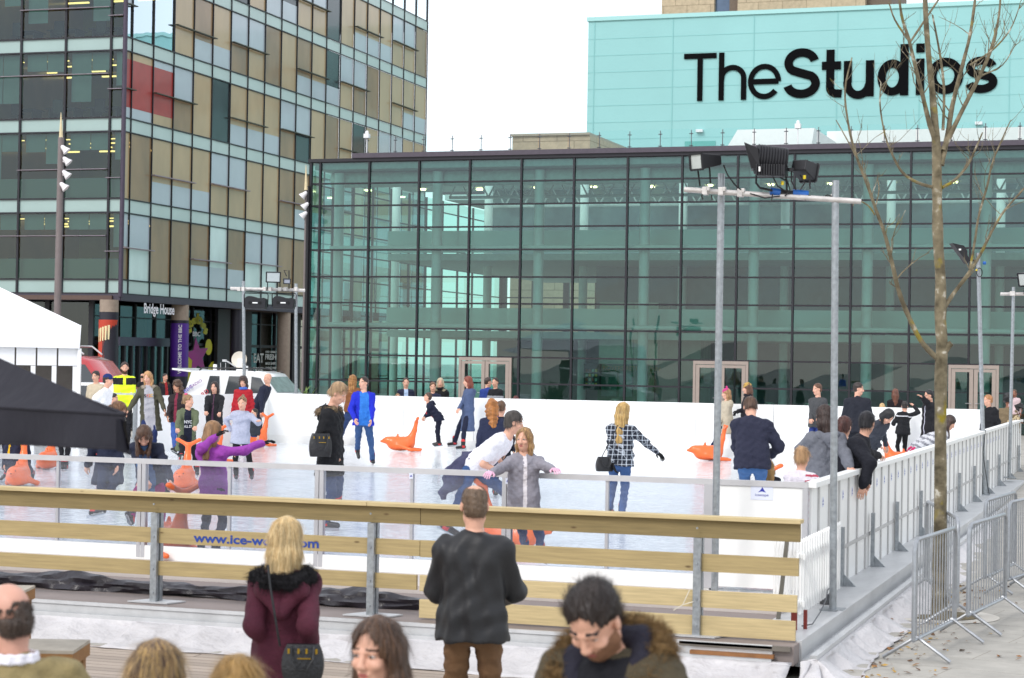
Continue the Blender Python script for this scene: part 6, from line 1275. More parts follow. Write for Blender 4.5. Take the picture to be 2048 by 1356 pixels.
# ------------------------------------------------------------------ crowd barriers
def barrier(A, B, lab, n=14, H_=1.08, r=.019, feet=True):
    A = np.array([A[0], A[1], 0.]); B = np.array([B[0], B[1], 0.]); L = np.linalg.norm(B-A); u = (B-A)/L; nn = np.array([-u[1], u[0], 0]); zA, zB = gz(A[0], A[1]), gz(B[0], B[1])
    t = empty('crowd_barrier', (A[0], A[1], zA), lab, 'barrier', 'galvanised crowd barriers along the pavement'); pt = lambda s_, z, o=0: tuple(A+u*s_+nn*o+np.array([0, 0, z+zA+(zB-zA)*s_/L]))
    m = mat('barrier_steel', 'a0a3a7', .4, .65, var=.14, scale=14)
    fr = [(0, .2), (0, H_-.1), (.03, H_-.03), (.1, H_), (L-.1, H_), (L-.03, H_-.03), (L, H_-.1), (L, .2), (0, .2)]; g = MB(); g.tube([pt(a, b) for a, b in fr], r, 8); g.build('frame', m, t, smooth=True)
    for i in range(n): s_ = L*(i+1)/(n+1); g = MB(); g.tube([pt(s_, .2), pt(s_, H_)], .0068, 6); g.build('upright', m, t, smooth=True)
    for s_ in ((.12, L-.12) if feet else ()):
        g = MB(); g.tube([pt(s_, 0.02, -.3), pt(s_, .22, 0), pt(s_, .02, .3)], .017, 8); g.build('foot', m, t, smooth=True)
    return t
ga = lambda x_, y_: G(x_, y_, -.4)[:2]
barrier(ga(1826, 1327), ga(1909, 1281), 'nearest grey steel crowd barrier standing right of the tree trunk base')
barrier(ga(1935, 1272), ga(2010, 1233), 'second grey steel crowd barrier behind the nearest one on the pavement')
barrier(ga(1851, 1192), ga(1914, 1252), 'crowd barrier set crosswise behind the tree trunk')
q = G(2015, 1190, -.37)[:2]; barrier(q, G(2075, 1168, -.36)[:2], 'crowd barrier running out at the right edge of the picture', 14)
barrier(G(1968, 1185, -.37)[:2], G(2030, 1155, -.36)[:2], 'crowd barrier partly hidden behind the two nearest ones on the right')
# ------------------------------------------------------------------ bare tree
def tree():
    b = G(1878, 1232, -.4); D0 = (b-CAMP) @ FV; t = empty('bare_tree', b, 'young bare tree with lichen covered bark standing in the pavement on the right', 'tree')
    m = bpy.data.materials.new('bark'); m.use_nodes = True; n = m.node_tree; bs = n.nodes['Principled BSDF']; bs.inputs['Roughness'].default_value = .9
    tc = n.nodes.new('ShaderNodeTexCoord'); nz = n.nodes.new('ShaderNodeTexNoise'); nz.inputs['Scale'].default_value = 9; nz.inputs['Detail'].default_value = 6; n.links.new(tc.outputs['Object'], nz.inputs[0])
    cr = n.nodes.new('ShaderNodeValToRGB'); e = cr.color_ramp.elements; e[0].position = .3; e[0].color = lin('4c4432'); e[1].position = .62; e[1].color = lin('857a62'); x = e.new(.72); x.color = lin('c9c3b4'); n.links.new(nz.outputs[0], cr.inputs[0])
    n2 = n.nodes.new('ShaderNodeTexNoise'); n2.inputs['Scale'].default_value = 5; n2.inputs['Detail'].default_value = 4; n.links.new(tc.outputs['Object'], n2.inputs[0]); mr = n.nodes.new('ShaderNodeMapRange'); mr.inputs[1].default_value = .6; mr.inputs[2].default_value = .72; n.links.new(n2.outputs[0], mr.inputs[0])
    mx = n.nodes.new('ShaderNodeMixRGB'); mx.inputs[2].default_value = lin('8f7f22'); n.links.new(cr.outputs[0], mx.inputs[1]); n.links.new(mr.outputs[0], mx.inputs[0]); n.links.new(mx.outputs[0], bs.inputs['Base Color'])
    bp = n.nodes.new('ShaderNodeBump'); bp.inputs['Strength'].default_value = .7; bp.inputs['Distance'].default_value = .01; n3 = n.nodes.new('ShaderNodeTexNoise'); n3.inputs['Scale'].default_value = 45; n.links.new(tc.outputs['Object'], n3.inputs[0]); n.links.new(n3.outputs[0], bp.inputs['Height']); n.links.new(bp.outputs[0], bs.inputs['Normal'])
    rnd = random.Random(2); px2m = D0/FPX
    def limb(pts, nm, par, twigs=0, dd=0., sp=1.):
        k = len(pts); W = []
        for i, (x_, y_, w_) in enumerate(pts): W.append((Vector(P(x_, y_, D0+dd*(i/(k-1)))), w_*px2m/2*.9))
        # smooth
        P_, R_ = [], []
        for i in range(k-1):
            p0, p1, p2, p3 = W[max(i-1, 0)][0], W[i][0], W[i+1][0], W[min(i+2, k-1)][0]
            for s_ in range(4):
                u = s_/4; P_.append(.5*((2*p1)+(-p0+p2)*u+(2*p0-5*p1+4*p2-p3)*u*u+(-p0+3*p1-3*p2+p3)*u**3)); R_.append((W[i][1]*(1-u)+W[i+1][1]*u)*(1+rnd.uniform(-.06, .1)))
        P_.append(W[-1][0]); R_.append(W[-1][1]); g = MB(); g.tube(P_, R_, 10 if pts[0][2] > 8 else 7); o = g.build(nm, m, par, smooth=True)
        if twigs > 11:
            g = MB(); 
            for j in range(int(twigs*.65)):
                i = rnd.randint(int(len(P_)*.25), len(P_)-1); p = P_[i]; d = (P_[min(i+1, len(P_)-1)]-P_[max(i-1, 0)]).normalized(); sd = Vector((rnd.uniform(-1, 1), rnd.uniform(-1, 1), rnd.uniform(-.2, .9))).normalized(); dr = (d*.6+sd*.9).normalized(); L = rnd.uniform(.12, .5)*sp; q = [p.copy()]
                for s_ in range(4): dr = (dr+Vector((rnd.uniform(-.35, .35), rnd.uniform(-.35, .35), rnd.uniform(-.1, .4)))).normalized(); q.append(q[-1]+dr*L/4)
                r0 = max(R_[i]*.35, .0035); r0 = min(r0, .009); g.tube(q, [r0, r0*.8, r0*.65, r0*.5, r0*.35], 5)
                for s_ in (2, 3):
                    d2 = (dr+Vector((rnd.uniform(-1, 1), rnd.uniform(-1, 1), rnd.uniform(-.2, .6)))).normalized(); g.tube([q[s_], q[s_]+d2*L*.22, q[s_]+d2*L*.4+Vector((0, 0, L*.08))], [r0*.55, r0*.45, r0*.3], 4)
            g.build('twigs', m, o, smooth=True)['kind'] = 'stuff'
        return o
    tr = limb([(1878, 1245, 36), (1879, 1130, 29), (1881, 1000, 27), (1881, 850, 26), (1882, 740, 26), (1884, 690, 27), (1881, 640, 25), (1881, 560, 24), (1876, 480, 23), (1874, 380, 21), (1873, 300, 19), (1866, 200, 14), (1858, 120, 12), (1852, 40, 11), (1848, -60, 9)], 'trunk', t, 0)
    g = MB(); q = P(1903, 686, D0-.03); g.tube([tuple(P(1888, 700, D0)), tuple(P(1898, 690, D0-.02)), tuple(q)], [.05, .035, .03], 10); g.build('pruned_stub', m, t, smooth=True)
    L = [([(1880, 722, 13), (1848, 690, 11), (1825, 650, 11), (1800, 590, 10), (1785, 530, 9), (1770, 470, 8), (1752, 420, 7), (1735, 370, 7), (1712, 310, 6), (1697, 250, 5), (1690, 180, 4), (1704, 115, 3)], -.3, 26),
         ([(1886, 620, 10), (1905, 590, 9), (1935, 550, 8), (1960, 510, 7), (1985, 460, 6), (2010, 420, 5), (2050, 375, 4)], .35, 16),
         ([(1940, 540, 6), (1950, 480, 5.5), (1958, 430, 5), (1975, 370, 5), (1985, 325, 4), (2010, 265, 3), (2022, 240, 2)], .2, 16),
         ([(1878, 300, 13), (1860, 250, 11), (1845, 190, 9), (1830, 130, 8), (1818, 80, 7), (1803, 30, 6), (1795, -40, 4)], -.4, 24),
         ([(1882, 330, 14), (1895, 270, 12), (1905, 210, 10), (1925, 130, 8), (1940, 70, 7), (1950, 0, 6), (1955, -60, 4)], .4, 26),
         ([(1886, 300, 12), (1915, 240, 10), (1940, 190, 9), (1965, 140, 8), (1985, 90, 7), (1998, 30, 5), (2003, -40, 4)], .25, 28),
         ([(1868, 375, 8), (1835, 365, 7), (1805, 345, 6), (1785, 310, 5), (1770, 270, 4), (1760, 210, 3.5), (1762, 165, 2.5)], -.2, 18),
         ([(1884, 375, 8), (1910, 360, 7), (1935, 330, 6), (1950, 300, 5), (1965, 265, 3)], .3, 12),
         ([(1820, 85, 5), (1790, 40, 4), (1778, 5, 3)], -.1, 5), ([(1820, 85, 5), (1850, 40, 5), (1890, -20, 4)], .1, 5),
         ([(1886, 260, 7), (1888, 180, 6), (1880, 110, 5), (1865, 30, 4)], .2, 16), ([(1750, 430, 4), (1735, 410, 3.5), (1712, 400, 3), (1706, 412, 2)], -.1, 5), ([(1752, 410, 3), (1758, 380, 2.6), (1755, 358, 2)], .1, 3),
         ([(1880, 690, 0.1), (1881, 689, .1)], 0, 0), ([(1940, 130, 5), (1985, 100, 4), (2020, 60, 3), (2040, 10, 2)], -.3, 14), ([(1965, 150, 4), (2005, 130, 3), (2030, 90, 2)], .3, 12), ([(1720, 330, 4), (1700, 290, 3), (1672, 240, 2)], .2, 8)]
    for pts, dd, tw in L:
        if len(pts) > 2: limb(pts, 'branch', t, tw, dd)
    return t, b
tr_, tb_ = tree()
g = MB(); r_ = [.0, .55]; n = 40
g.add([(tb_[0]+.42*math.cos(i/n*6.283), tb_[1]+.42*math.sin(i/n*6.283), -.394) for i in range(n)]+[(tb_[0]+.62*math.cos(i/n*6.283), tb_[1]+.62*math.sin(i/n*6.283), -.394) for i in range(n)], [(i, (i+1) % n, n+(i+1) % n, n+i) for i in range(n)]); g.box((tb_[0]-.01, tb_[1]-.62, -.3945), (tb_[0]+.01, tb_[1]-.42, -.392))
tag(g.build('tree_surround', mat('pale_stone_ring', 'c4bfb6', .8, var=.08)), 'pale stone ring set in the pavement round the foot of the bare tree', 'tree grate')
g = MB(); g.lathe([(0.001, .02), (.25, .015), (.41, .003)], (tb_[0], tb_[1], -.393), 26); tag(g.build('soil', mat('soil', '6b6048', .95, var=.3, scale=20)), kind='structure')
# fallen leaves
g = MB(); r = random.Random(9)
for i in range(300):
    if r.random() < .75: x_ = -2.5+abs(r.gauss(0, .28)); y_ = r.uniform(15.6, 24)
    else: x_ = -2.6+r.random()*2.2; y_ = r.uniform(14, 23)
    if r.random() < .12: x_ = -2.72; 
    s_ = r.uniform(.015, .045); a = r.random()*6.28; z_ = gz(x_, y_)+.012+(.03 if x_ < -2.6 else 0); u1 = Vector((math.cos(a), math.sin(a), r.uniform(-.3, .3)))*s_; v1 = Vector((-math.sin(a), math.cos(a), r.uniform(-.3, .3)))*s_*.55; c = Vector((x_, y_, z_))
    g.add([c-u1, c-v1+Vector((0, 0, .006)), c+u1, c+v1], [(0, 1, 2, 3)], i % 3)
tag(g.build('fallen_leaves', [mat('leaf_brown', '8a5f34', .8), mat('leaf_ochre', 'b08a3a', .8), mat('leaf_dark', '5f4228', .8)]), 'dry brown leaves blown against the white sheet', kind='stuff')
# ------------------------------------------------------------------ orange seal skating aids
m_or = mat('orange_plastic', 'ea6a2c', .42, var=.05, scale=4, coat=.15); m_dot = mat('dark_dot', '3a1c14', .4, var=0)
def seal_proto():
    g = SDF()   # nose towards +y, ground at z=0
    g.ell((0, .33, .24), (.105, .15, .1), rotm('x', 12), .06); g.cone((0, .46, .235), (0, .52, .225), .05, .03, .04); g.cone((0, .22, .19), (0, -.12, .2), .155, .15, .06); g.ell((0, .05, .13), (.19, .3, .12), None, .05)
    g.cone((0, -.16, .22), (0, -.27, .5), .12, .055, .06); g.cone((0, -.27, .5), (0, -.31, .7), .055, .045, .04)
    for s_ in (-1, 1):
        g.cone((0, -.31, .7), (.17*s_, -.34, .79), .035, .03, .03); g.cone((.17*s_, -.34, .79), (.19*s_, -.34, .795), .032, .03, .01)
        g.cone((.14*s_, .1, .13), (.24*s_, -.2, .045), .055, .04, .04); g.cone((.24*s_, -.2, .045), (.22*s_, -.42, .035), .04, .03, .03)
    g.cone((0, .14, .33), (0, .13, .4), .03, .022, .03)
    def cf(V, X, Y, Z): return np.maximum(V, .004-Z)
    g.cut(cf); v, q = g.mesh(.014); o = np_obj('body', v, q, m_or)
    d = SDF()
    for s_ in (-1, 1): d.ell((.05*s_, .46, .275), (.012, .012, .012))
    d.ell((0, .545, .235), (.014, .01, .01)); v2, q2 = d.mesh(.005); o2 = np_obj('face_marks', v2, q2, m_dot); return o, o2
sb, sf = seal_proto(); _first = [True]
def seal(x, y, phi, lab, dD=0, Dd=None):
    q = G(x, y, 0) if Dd is None else P(x, 900, Dd); q[2] = 0
    fx = -FV[0]*math.cos(math.radians(phi))+_r[0]*math.sin(math.radians(phi)); fy = -FV[1]*math.cos(math.radians(phi))+_r[1]*math.sin(math.radians(phi))
    t = empty('seal_skating_aid', q, lab, 'skating aid', 'orange seal skating aids on the ice', rz=math.atan2(-fx, fy))
    if _first[0]: a, b = sb, sf; _first[0] = False
    else: a, b = sb.copy(), sf.copy(); COL.objects.link(a); COL.objects.link(b)
    a.parent = t; b.parent = a; return t
# ------------------------------------------------------------------ people
def Dg(x, y, z0=0.): return float((G(x, y, z0)-CAMP) @ FV)
def Hh(x, yh, D, z0=0.): return HC-(yh-horiz(x))*D/FPX-z0
GR = 'skaters on the ice'; GW = 'onlookers beyond the rink'
def Db(x): return float((onX(x, 900, RX1)-CAMP) @ FV)
def Din(x, m=.3): return float((onX(x, 900, RX1-m)-CAMP) @ FV)
def who(label, x, yh, yf=None, D=None, phi=0, h=None, z0=0., **k):
    if D is None: D = Dg(x, yf, z0)
    if h is None: h = Hh(x, yh, D, z0)+.0
    Dw = float((onY(x, 900, RY1)-CAMP) @ FV)-.45
    if k.get('group') == GR and D > Dw:
        D = Dw; h = Hh(x, yh, D, z0) if yf is not None else h
    if D > 30: k.setdefault('res', .021)
    return person(label, x, D, h, phi, z0, **k)
def text_on(pi, s_, col, a, z, w, h, y=.125):
    """lettering on the chest of person pi, in torso units"""
    T_ = pi['T']; o = pi['tp'](a, y+.02, z); Rz_ = pi['Rz']; b = pi['base']
    O = b+Rz_ @ o; ux = Rz_ @ (T_ @ np.array([-1., 0, 0])); uy = Rz_ @ (T_ @ np.array([0, 0, 1.]))
    ob_ = lettering(s_, 'shirt_lettering', O, ux, uy, mat('shirt_print', col, .7, var=0), None, width=w, height=h, bold=.03)
    ob_.parent = pi['o']; ob_.matrix_parent_inverse = (Matrix.Translation(pi['o'].location) @ Matrix.Rotation(pi['az'], 4, 'Z')).inverted(); return ob_
def bag(c, w, h, d, m, lab, strap=None, gold=True, ang=0., droop=.0):
    """handbag: c centre (world), w,h,d size; strap = list of world points"""
    t = empty('handbag', c, lab, 'handbag'); T = Matrix.Translation(tuple(c)) @ Matrix.Rotation(YAW+ang, 4, 'Z'); T0 = Matrix.Translation(tuple(c))
    tf_ = lambda v: tuple(T @ Vector(v)); g = MB(); rows = []
    n = 7
    for j in range(n+1):
        z = -h/2+h*j/n; k = 1-.16*(2*j/n-1)**2-.12*(j/n); rows.append([tf_((a*w/2*k, b*d/2*k*(1-.5*j/n), z-droop*(1-abs(a))*(j == n))) for a, b in ((-1, -.6), (-.8, -1), (0, -1.1), (.8, -1), (1, -.6), (1, .6), (.8, 1), (0, 1.1), (-.8, 1), (-1, .6))])
    g.v = [p for r in rows for p in r]; m_ = 10; g.f = [tuple(range(m_-1, -1, -1)), tuple(n*m_+i for i in range(m_))]+[(j*m_+i, j*m_+(i+1) % m_, (j+1)*m_+(i+1) % m_, (j+1)*m_+i) for j in range(n) for i in range(m_)]; g.m = [0]*len(g.f)
    g.build('bag_body', m, t, smooth=True)
    g = MB(); g.tube([tf_((-w*.25, -d*.3, h*.45)), tf_((-w*.25, -d*.75, h*.1)), tf_((-.12*w, -d*.82, -.18*h)), tf_((.12*w, -d*.82, -.18*h)), tf_((w*.25, -d*.75, h*.1)), tf_((w*.25, -d*.3, h*.45))], .006, 6); g.build('handle', m, t, smooth=True)
    if gold:
        g = MB(); mg = mat('brass', 'c9a23a', .3, 1., var=.05)
        for a in (-.3, -.08, .1, .32): g.cbox((0, 0, 0), (.012, .006, .028), T=T @ Matrix.Translation((a*w, -d*.52, h*.33)))
        g.cbox((0, 0, 0), (w*.3, .005, .006), T=T @ Matrix.Translation((.05*w, -d*.56, h*.12))); g.build('buckles', mg, t)
    if strap: g = MB(); g.tube([tuple(q) for q in strap], .007, 6); g.build('strap', m, t, smooth=True)
    return t
# --- behind the left end of the rink
who('man in a navy bobble beanie and white t-shirt seen from the side', 205, 744, D=41, h=1.78, phi=75, hy=80, top=('e8e8ea', .84, 'shirt'), sleeve=.4, hat=('1f2f66',), hair=('short', '2a211c'), bottom='2e3a4e', group=GR, lean=12, hr=(185, 830, -.2))
who('dark haired woman in a beige cardigan behind the man in the beanie', 193, 738, D=47, h=1.78, phi=-20, top=('c3b49c', .8), hair=('bun', '2c2220'), group=GW, hl=(175, 800, 0))
who('bearded steward in a bright yellow hi-vis jacket standing at the rink entrance', 250, 727, D=45, h=1.92, z0=.1, phi=10, hy=15, top=('1f2022', .82), trim=(mat('hi_vis_yellow', 'dcf21c', .6, var=.04), lambda X, Y, Z: ((Z < .36) & (abs(X) < .24)) | (Z > .5) | ((abs(X) < .03) & (Z > .3)), 'b9bcb8', lambda X, Y, Z: (abs(Z-.17) < .022) & (abs(X) < .25)), hair=('short', '35241c'), beard='4a2f22', bottom='1d1d22', shoes='shoe', puff=.02, hl=(262, 842, -.3), hr=(238, 842, -.3), elbow_out=1.2, group=GW)
who('child with black hair low behind the yellow steward', 229, 778, D=43.5, h=1.3, phi=80, top=('2a2a2e', .8), hair=('short', '1e1a1a'), group=GR)
who('woman with a brown ponytail whose head shows over the black gazebo roof', 222, 788, D=24.0, h=1.62, phi=60, hy=65, hp=25, lean=8, top=('23283c', .66), hair=('pony', '7a5538'), bottom='1e2740', hl=(233, 940, -.2), hr=(170, 940, 0), fl=(205, 1085), fr=(178, 1082), group=GR, puff=.02, res=.017)
who('passer-by in a pink fur hooded coat behind the steward', 293, 768, D=60, h=1.3, phi=180, top=('c9a8a0', .7), hair=('short', '6a4a3a'), hood=('caa79c', 'd8c0b8'), group=GW, z0=0)
who('bald passer-by in black near the entrance doors', 286, 745, D=66, h=1.55, phi=150, top=('1d1d22', .8), hair=('bald', '3a3028'), group=GW, shoes='shoe')
who('man with glasses and a dark hooded coat beside the purple column', 331, 747, D=62, h=1.6, phi=40, top=('26262c', .7), inner=('a02c30', .05), hair=('short', '2b2422'), hood=('2a2a2e', '8a7456'), group=GW, shoes='shoe')
who('man in a dark jacket walking beyond the white broadcast car', 438, 733, D=66, h=1.8, phi=60, top=('262c44', .8), hair=('short', '2e2520'), group=GW, shoes='shoe')
who('man in a grey hooded top talking on his phone near the planter', 563, 736, D=62, h=1.74, phi=-25, hy=-35, top=('85828a', .84), hair=('short', '3e3028'), hood=('85828a',), bottom='4a4c58', hr=(552, 752, -.1), hl=(577, 782, -.1), group=GW, shoes='shoe', grip=(False, True))
# --- skaters, left half
pp = who('blonde woman in an open olive parka and a grey printed t-shirt', 302, 744, 912, phi=8, hy=-15, hp=12, top=('4c4a3c', .52), inner=('a9a8ae', .09), hood=('4c4a3c', 'd9cbb8'), hair=('long', 'b78a5c'), bottom='26325c', hl=(333, 829, -.3), hr=(256, 822, -.3), sl=-4, group=GR, res=.018)
text_on(pp, 'S', '2c2426', .075, .33, .05, .07); text_on(pp, '\u2191', 'c43a34', .03, .33, .035, .08); text_on(pp, '2', 'd8783a', -.015, .33, .045, .07); text_on(pp, 'C', 'd8a83a', -.06, .33, .05, .07)
who('girl with long dark curly hair, black top and blue jeans behind the green parka', 358, 763, 914, phi=-15, hy=-30, hp=15, top=('2b2426', .8), inner=('7c2c40', .03), hair=('curly', '49301f'), bottom='3f5a9a', skin='t', group=GR, fr=(350, 916), hr=(335, 838, -.3))
kp = who('girl with a pink bow and khaki parka pushing an orange seal towards the camera', 377, 804, D=35.6, phi=15, hy=70, hp=0, lean=12, top=('5f6850', .56), inner=('1f2233', .07), hair=('highpony', '8a6a48'), bottom='1c1c22', hr=(351, 876, -.75), hl=(391, 873, -.75), hood=('5f6850',), grip=(True, True), group=GR, h=1.47, fl=(394, 955), fr=(360, 960))
text_on(kp, 'NYC', 'e0e0e4', -.0, .3, .14, .06); text_on(kp, 'ALL ST', 'e0e0e4', 0., .2, .14, .05)
q = kp['world'](kp['hd'](0, -.06, .14)); g = MB(); g.lathe([(0, -.025), (.03, -.012), (.035, 0), (.03, .012), (0, .025)], q, 12); ob_ = g.build('hair_bow', mat('pink_bow', 'd8487c', .6), smooth=True); ob_.parent = kp['o']; ob_.matrix_parent_inverse = (Matrix.Translation(kp['o'].location) @ Matrix.Rotation(kp['az'], 4, 'Z')).inverted()
seal(369, 977, 0, 'orange seal aid seen head on in front of the girl with the pink bow', 0)
who('girl with long black hair and a black coat holding the handles of an orange seal', 431, 765, D=43, h=1.62, phi=-10, hy=-12, hp=8, top=('1f1f23', .62), hair=('long', '2a1d1a'), bottom='1d1d22', hr=(411, 829, -.5), hl=(439, 829, -.5), grip=(True, True), group=GR, inner=('5a3a50', .012), shoes='skate')
seal(421, 925, -35, 'orange seal aid in front of the girl in the black coat')
gh = who('girl with glasses and a pale grey hooded top reaching out to her left', 484, 796, 962, phi=10, hy=-5, hp=8, top=('a9adc0', .78), hair=('highpony', '6b4a36', 'a88a58'), hood=('a9adc0',), bottom='19191d', hl=(518, 842, -.3), hr=(462, 862, .1), sl=3, fr=(472, 962), fl=(503, 962), group=GR, res=.018)
who('curly haired woman in a red coat and blue scarf near the far boards', 488, 755, D=46.5, phi=-5, top=('a8232c', .66), hair=('curly', '35231e'), scarf='4a6cc0', bottom='26304a', group=GR)
who('bald man in a navy coat bending to push a small boy on a seal', 517, 757, 890, phi=75, hy=-60, lean=28, h=1.85, top=('24283a', .68), hair=('none', '8a6a58'), bottom='1d2132', hr=(522, 832, -.4), hl=(515, 833, .3), fl=(528, 884), fr=(521, 892), group=GR, res=.02)
who('small dark haired boy in jeans sitting on an orange seal', 512, 812, D=45.5, h=1.15, phi=-40, hy=-50, seat=.42, top=('2c3038', .86), hair=('short', '2e241e'), bottom='2b3f6e', fl=(510, 884), fr=(519, 886), group=GR)
seal(514, 893, -40, 'orange seal aid carrying the small boy by the far boards')
who('girl bending over a seal with brown hair over her face and magenta leggings', 308, 866, D=22.9, h=1.55, phi=-6, hy=10, hp=52, lean=42, top=('24283a', .6), inner=('4a6890', .08), hair=('long', '5a4030'), bottom=cloth('8c2468', name='leggings'), hr=(297, 972, -.55), hl=(345, 970, -.55), fr=(246, 1100), fl=(324, 1092), knee_out=.5, grip=(True, True), group=GR, res=.016, legfat=.85)
seal(345, 1110, -150, 'orange seal aid in the near left of the ice behind the timber fence')
who('girl in a purple fleece and black gloves with both arms flung out', 432, 848, 1117, phi=155, hy=125, hp=5, top=('9542a2', .66), inner=('c9bfd0', .03, -.12), hair=('long', '96714e'), bottom='20263e', hl=(432, 872, -.1), hr=(524, 887, .0), glove='161618', fl=(402, 1113), fr=(430, 1117), ehl=(-.9, -.1, -.9), skin='p', group=GR, res=.016, sl=-3)
who('child in a navy jacket with yellow stripes sitting astride an orange seal', 38, 868, D=32.9, h=1.35, phi=0, seat=.4, top=('23263a', .8), trim=('d8a820', lambda X, Y, Z: (abs(abs(X)-.12-(.4-Z)*.15) < .022) & (Z > .1)), hair=('short', '2a2420'), bottom='2a2c3c', fr=(8, 962), fl=(74, 962), knee_out=1.2, group=GR, res=.018, puff=.03)
seal(38, 972, 0, 'orange seal aid seen head on at the far left below the black gazebo')
seal(96, 938, 0, 'orange seal aid just right of the child with the yellow stripes')
who('skater in black trousers standing beside the second seal on the left', 128, 790, 942, phi=180, top=('222228', .8), hair=('short', '2a2420'), bottom='1b1b20', group=GR, fl=(125, 942), fr=(131, 942))
who('skater in dark clothes cut by the left edge of the picture', 4, 800, 944, phi=20, top=('222638', .7), hair=('long', '4a3a30'), bottom='23263a', group=GR)
# --- middle
w15 = who('fair haired woman with a low bun in a black parka carrying a dark shoulder bag', 664, 764, 1064, phi=78, hy=72, hp=25, lean=3, top=('1b1b1e', .66), hair=('bun', 'a88a68'), hood=('1b1b1e', '9a8468'), bottom='283a5e', hr=(664, 908, -.15), hl=(672, 905, .2), fl=(678, 1052), fr=(650, 1062), group=GR, res=.016)
D15 = Dg(664, 1064); c = P(641, 890, D15-.3); bag(c, .3, .29, .15, mat('black_leather', '1d1d20', .35, var=.2, bump=.3, bscale=30), 'large dark slouchy shoulder bag of the woman in the black parka', [P(632, 868, D15-.25), P(641, 830, D15-.22), P(652, 806, D15-.1)], True, .2)
who('woman with long ginger brown waves and a brown top skating away by the far boards', 706, 752, 890, phi=165, hy=175, top=('7c4e30', .84), hair=('wavy', '8a5c30', 'b08040'), bottom='2c3e66', hl=(684, 800, .4), fl=(701, 889), fr=(711, 886), group=GR)
who('man in a bright blue jacket over a blue t-shirt and jeans', 729, 755, 932, phi=12, hy=-42, hp=-2, top=('1f2cb8', .8), inner=('2f74c8', .085), hair=('short', '32231e'), hood=('2230b0',), bottom='3a5580', hl=(742, 846, -.3), hr=(709, 838, -.3), fl=(745, 931), fr=(714, 928), group=GR, res=.017, elbow_out=1.1)
who('boy looking over the far boards beside the man in the navy coat', 797, 780, D=50.3, h=1.28, phi=10, top=('6a5a4a', .8), hair=('short', '8a6a4a'), group=GW, shoes='shoe')
who('man in a navy coat and pale shirt behind the far boards', 813, 754, D=50.6, phi=5, top=('23273c', .75), inner=('a8bcd8', .05), hair=('short', '4a3a30'), group=GW, shoes='shoe', h=1.7)
who('woman in a navy coat with a red poppy behind the far boards', 867, 764, D=50.2, phi=5, top=('232840', .75), hair=('pony', '6a4a34'), group=GW, shoes='shoe', h=1.6)
who('fair woman in a black fur hooded coat behind the woman with the poppy', 882, 755, D=51.5, phi=-5, top=('17171a', .7), hair=('bob', 'c0b094'), hood=('17171a', 'c8bca0'), group=GW, shoes='shoe', h=1.7, scarf='17171a')
who('boy in a navy tracksuit leaning forward to push an orange seal', 880, 800, D=Dg(880, 899), h=1.46, phi=-86, lean=38, hp=-12, top=('1d2034', .84), inner=('b02c34', .02), hair=('short', '4a3428'), bottom='1b1e30', hl=(848, 836, .15), hr=(849, 834, -.15), fl=(879, 898), fr=(908, 894), grip=(True, True), group=GR, hood=('1d2034',))
seal(806, 902, -90, 'orange seal aid seen side on pushed by the boy in the navy tracksuit')
who('woman with red brown bobbed hair in a long denim blue hooded coat', 938, 754, 900, phi=-72, hy=-85, top=('4c5a7a', .45), hair=('lob', '7a3a2a'), hood=('4c5a7a',), bottom='1d2238', hr=(914, 824, -.3), hl=(913, 826, .2), shoes='skate', fl=(926, 901), fr=(938, 895), group=GR, hem_flare=.6)
who('man in a royal blue jacket standing by the left double doors', 976, 750, D=53.5, phi=140, hy=110, top=('2a3f86', .75), hair=('short', '3a2c26'), group=GW, shoes='shoe', h=1.72)
who('man in a black jacket with a grey chest band by the left double doors', 992, 752, D=53, phi=-30, top=('1d1e22', .8), trim=('9a9ca2', lambda X, Y, Z: (Z > .2) & (Z < .34)), hair=('short', '3a2e28'), group=GW, shoes='shoe', h=1.72)
who('person with dark red hair just visible above the far boards', 1035, 783, D=50.5, phi=-20, hp=30, top=('2c2626', .8), hair=('bob', '5e2620'), group=GW, shoes='shoe', h=1.28)
who('woman with ginger curls and a purple scarf skating away', 986, 804, D=31.5, phi=190, top=('272c44', .6), hair=('curly', 'a0652e'), scarf='5a3a90', bottom='23283c', group=GR)
who('brown haired man close beside the woman with ginger curls', 1004, 805, D=31.9, phi=160, top=('20222e', .7), hair=('short', '5a3e28'), bottom='23283c', group=GR)
who('crop haired man in a white t-shirt bending forward', 948, 832, D=22.9, h=1.86, phi=72, hy=95, hp=10, lean=50, top=('e6e4ea', .9, 'shirt'), sleeve=.5, hair=('short', '4a4440'), bottom='3a5684', hr=(1008, 946, -.2), hl=(1010, 938, .2), fl=(1112, 1090), fr=(884, 1088), group=GR, res=.016, knee_out=.2, crouch=.04)
cj = P(928, 938, 22.85); jj = SDF()
Bx = np.array(_r); jj.cone(cj-Bx*.1+np.array([0, 0, -.08]), cj+Bx*.06+np.array([0, 0, .1]), .125, .12, .05); jj.cone(cj-Bx*.12+np.array([0, 0, -.1]), cj-Bx*.24+np.array([0, 0, -.3]), .11, .05, .05)
v, q = jj.mesh(.018, wrinkle(.02, 2, 1.4)); tag(np_obj('tied_jacket', v, q, cloth('454660', bump=.5)), 'grey blue jacket tied round the waist of the bending man', 'jacket')
seal(1015, 1098, 70, 'orange seal aid half hidden behind the wide post of the clear barrier')
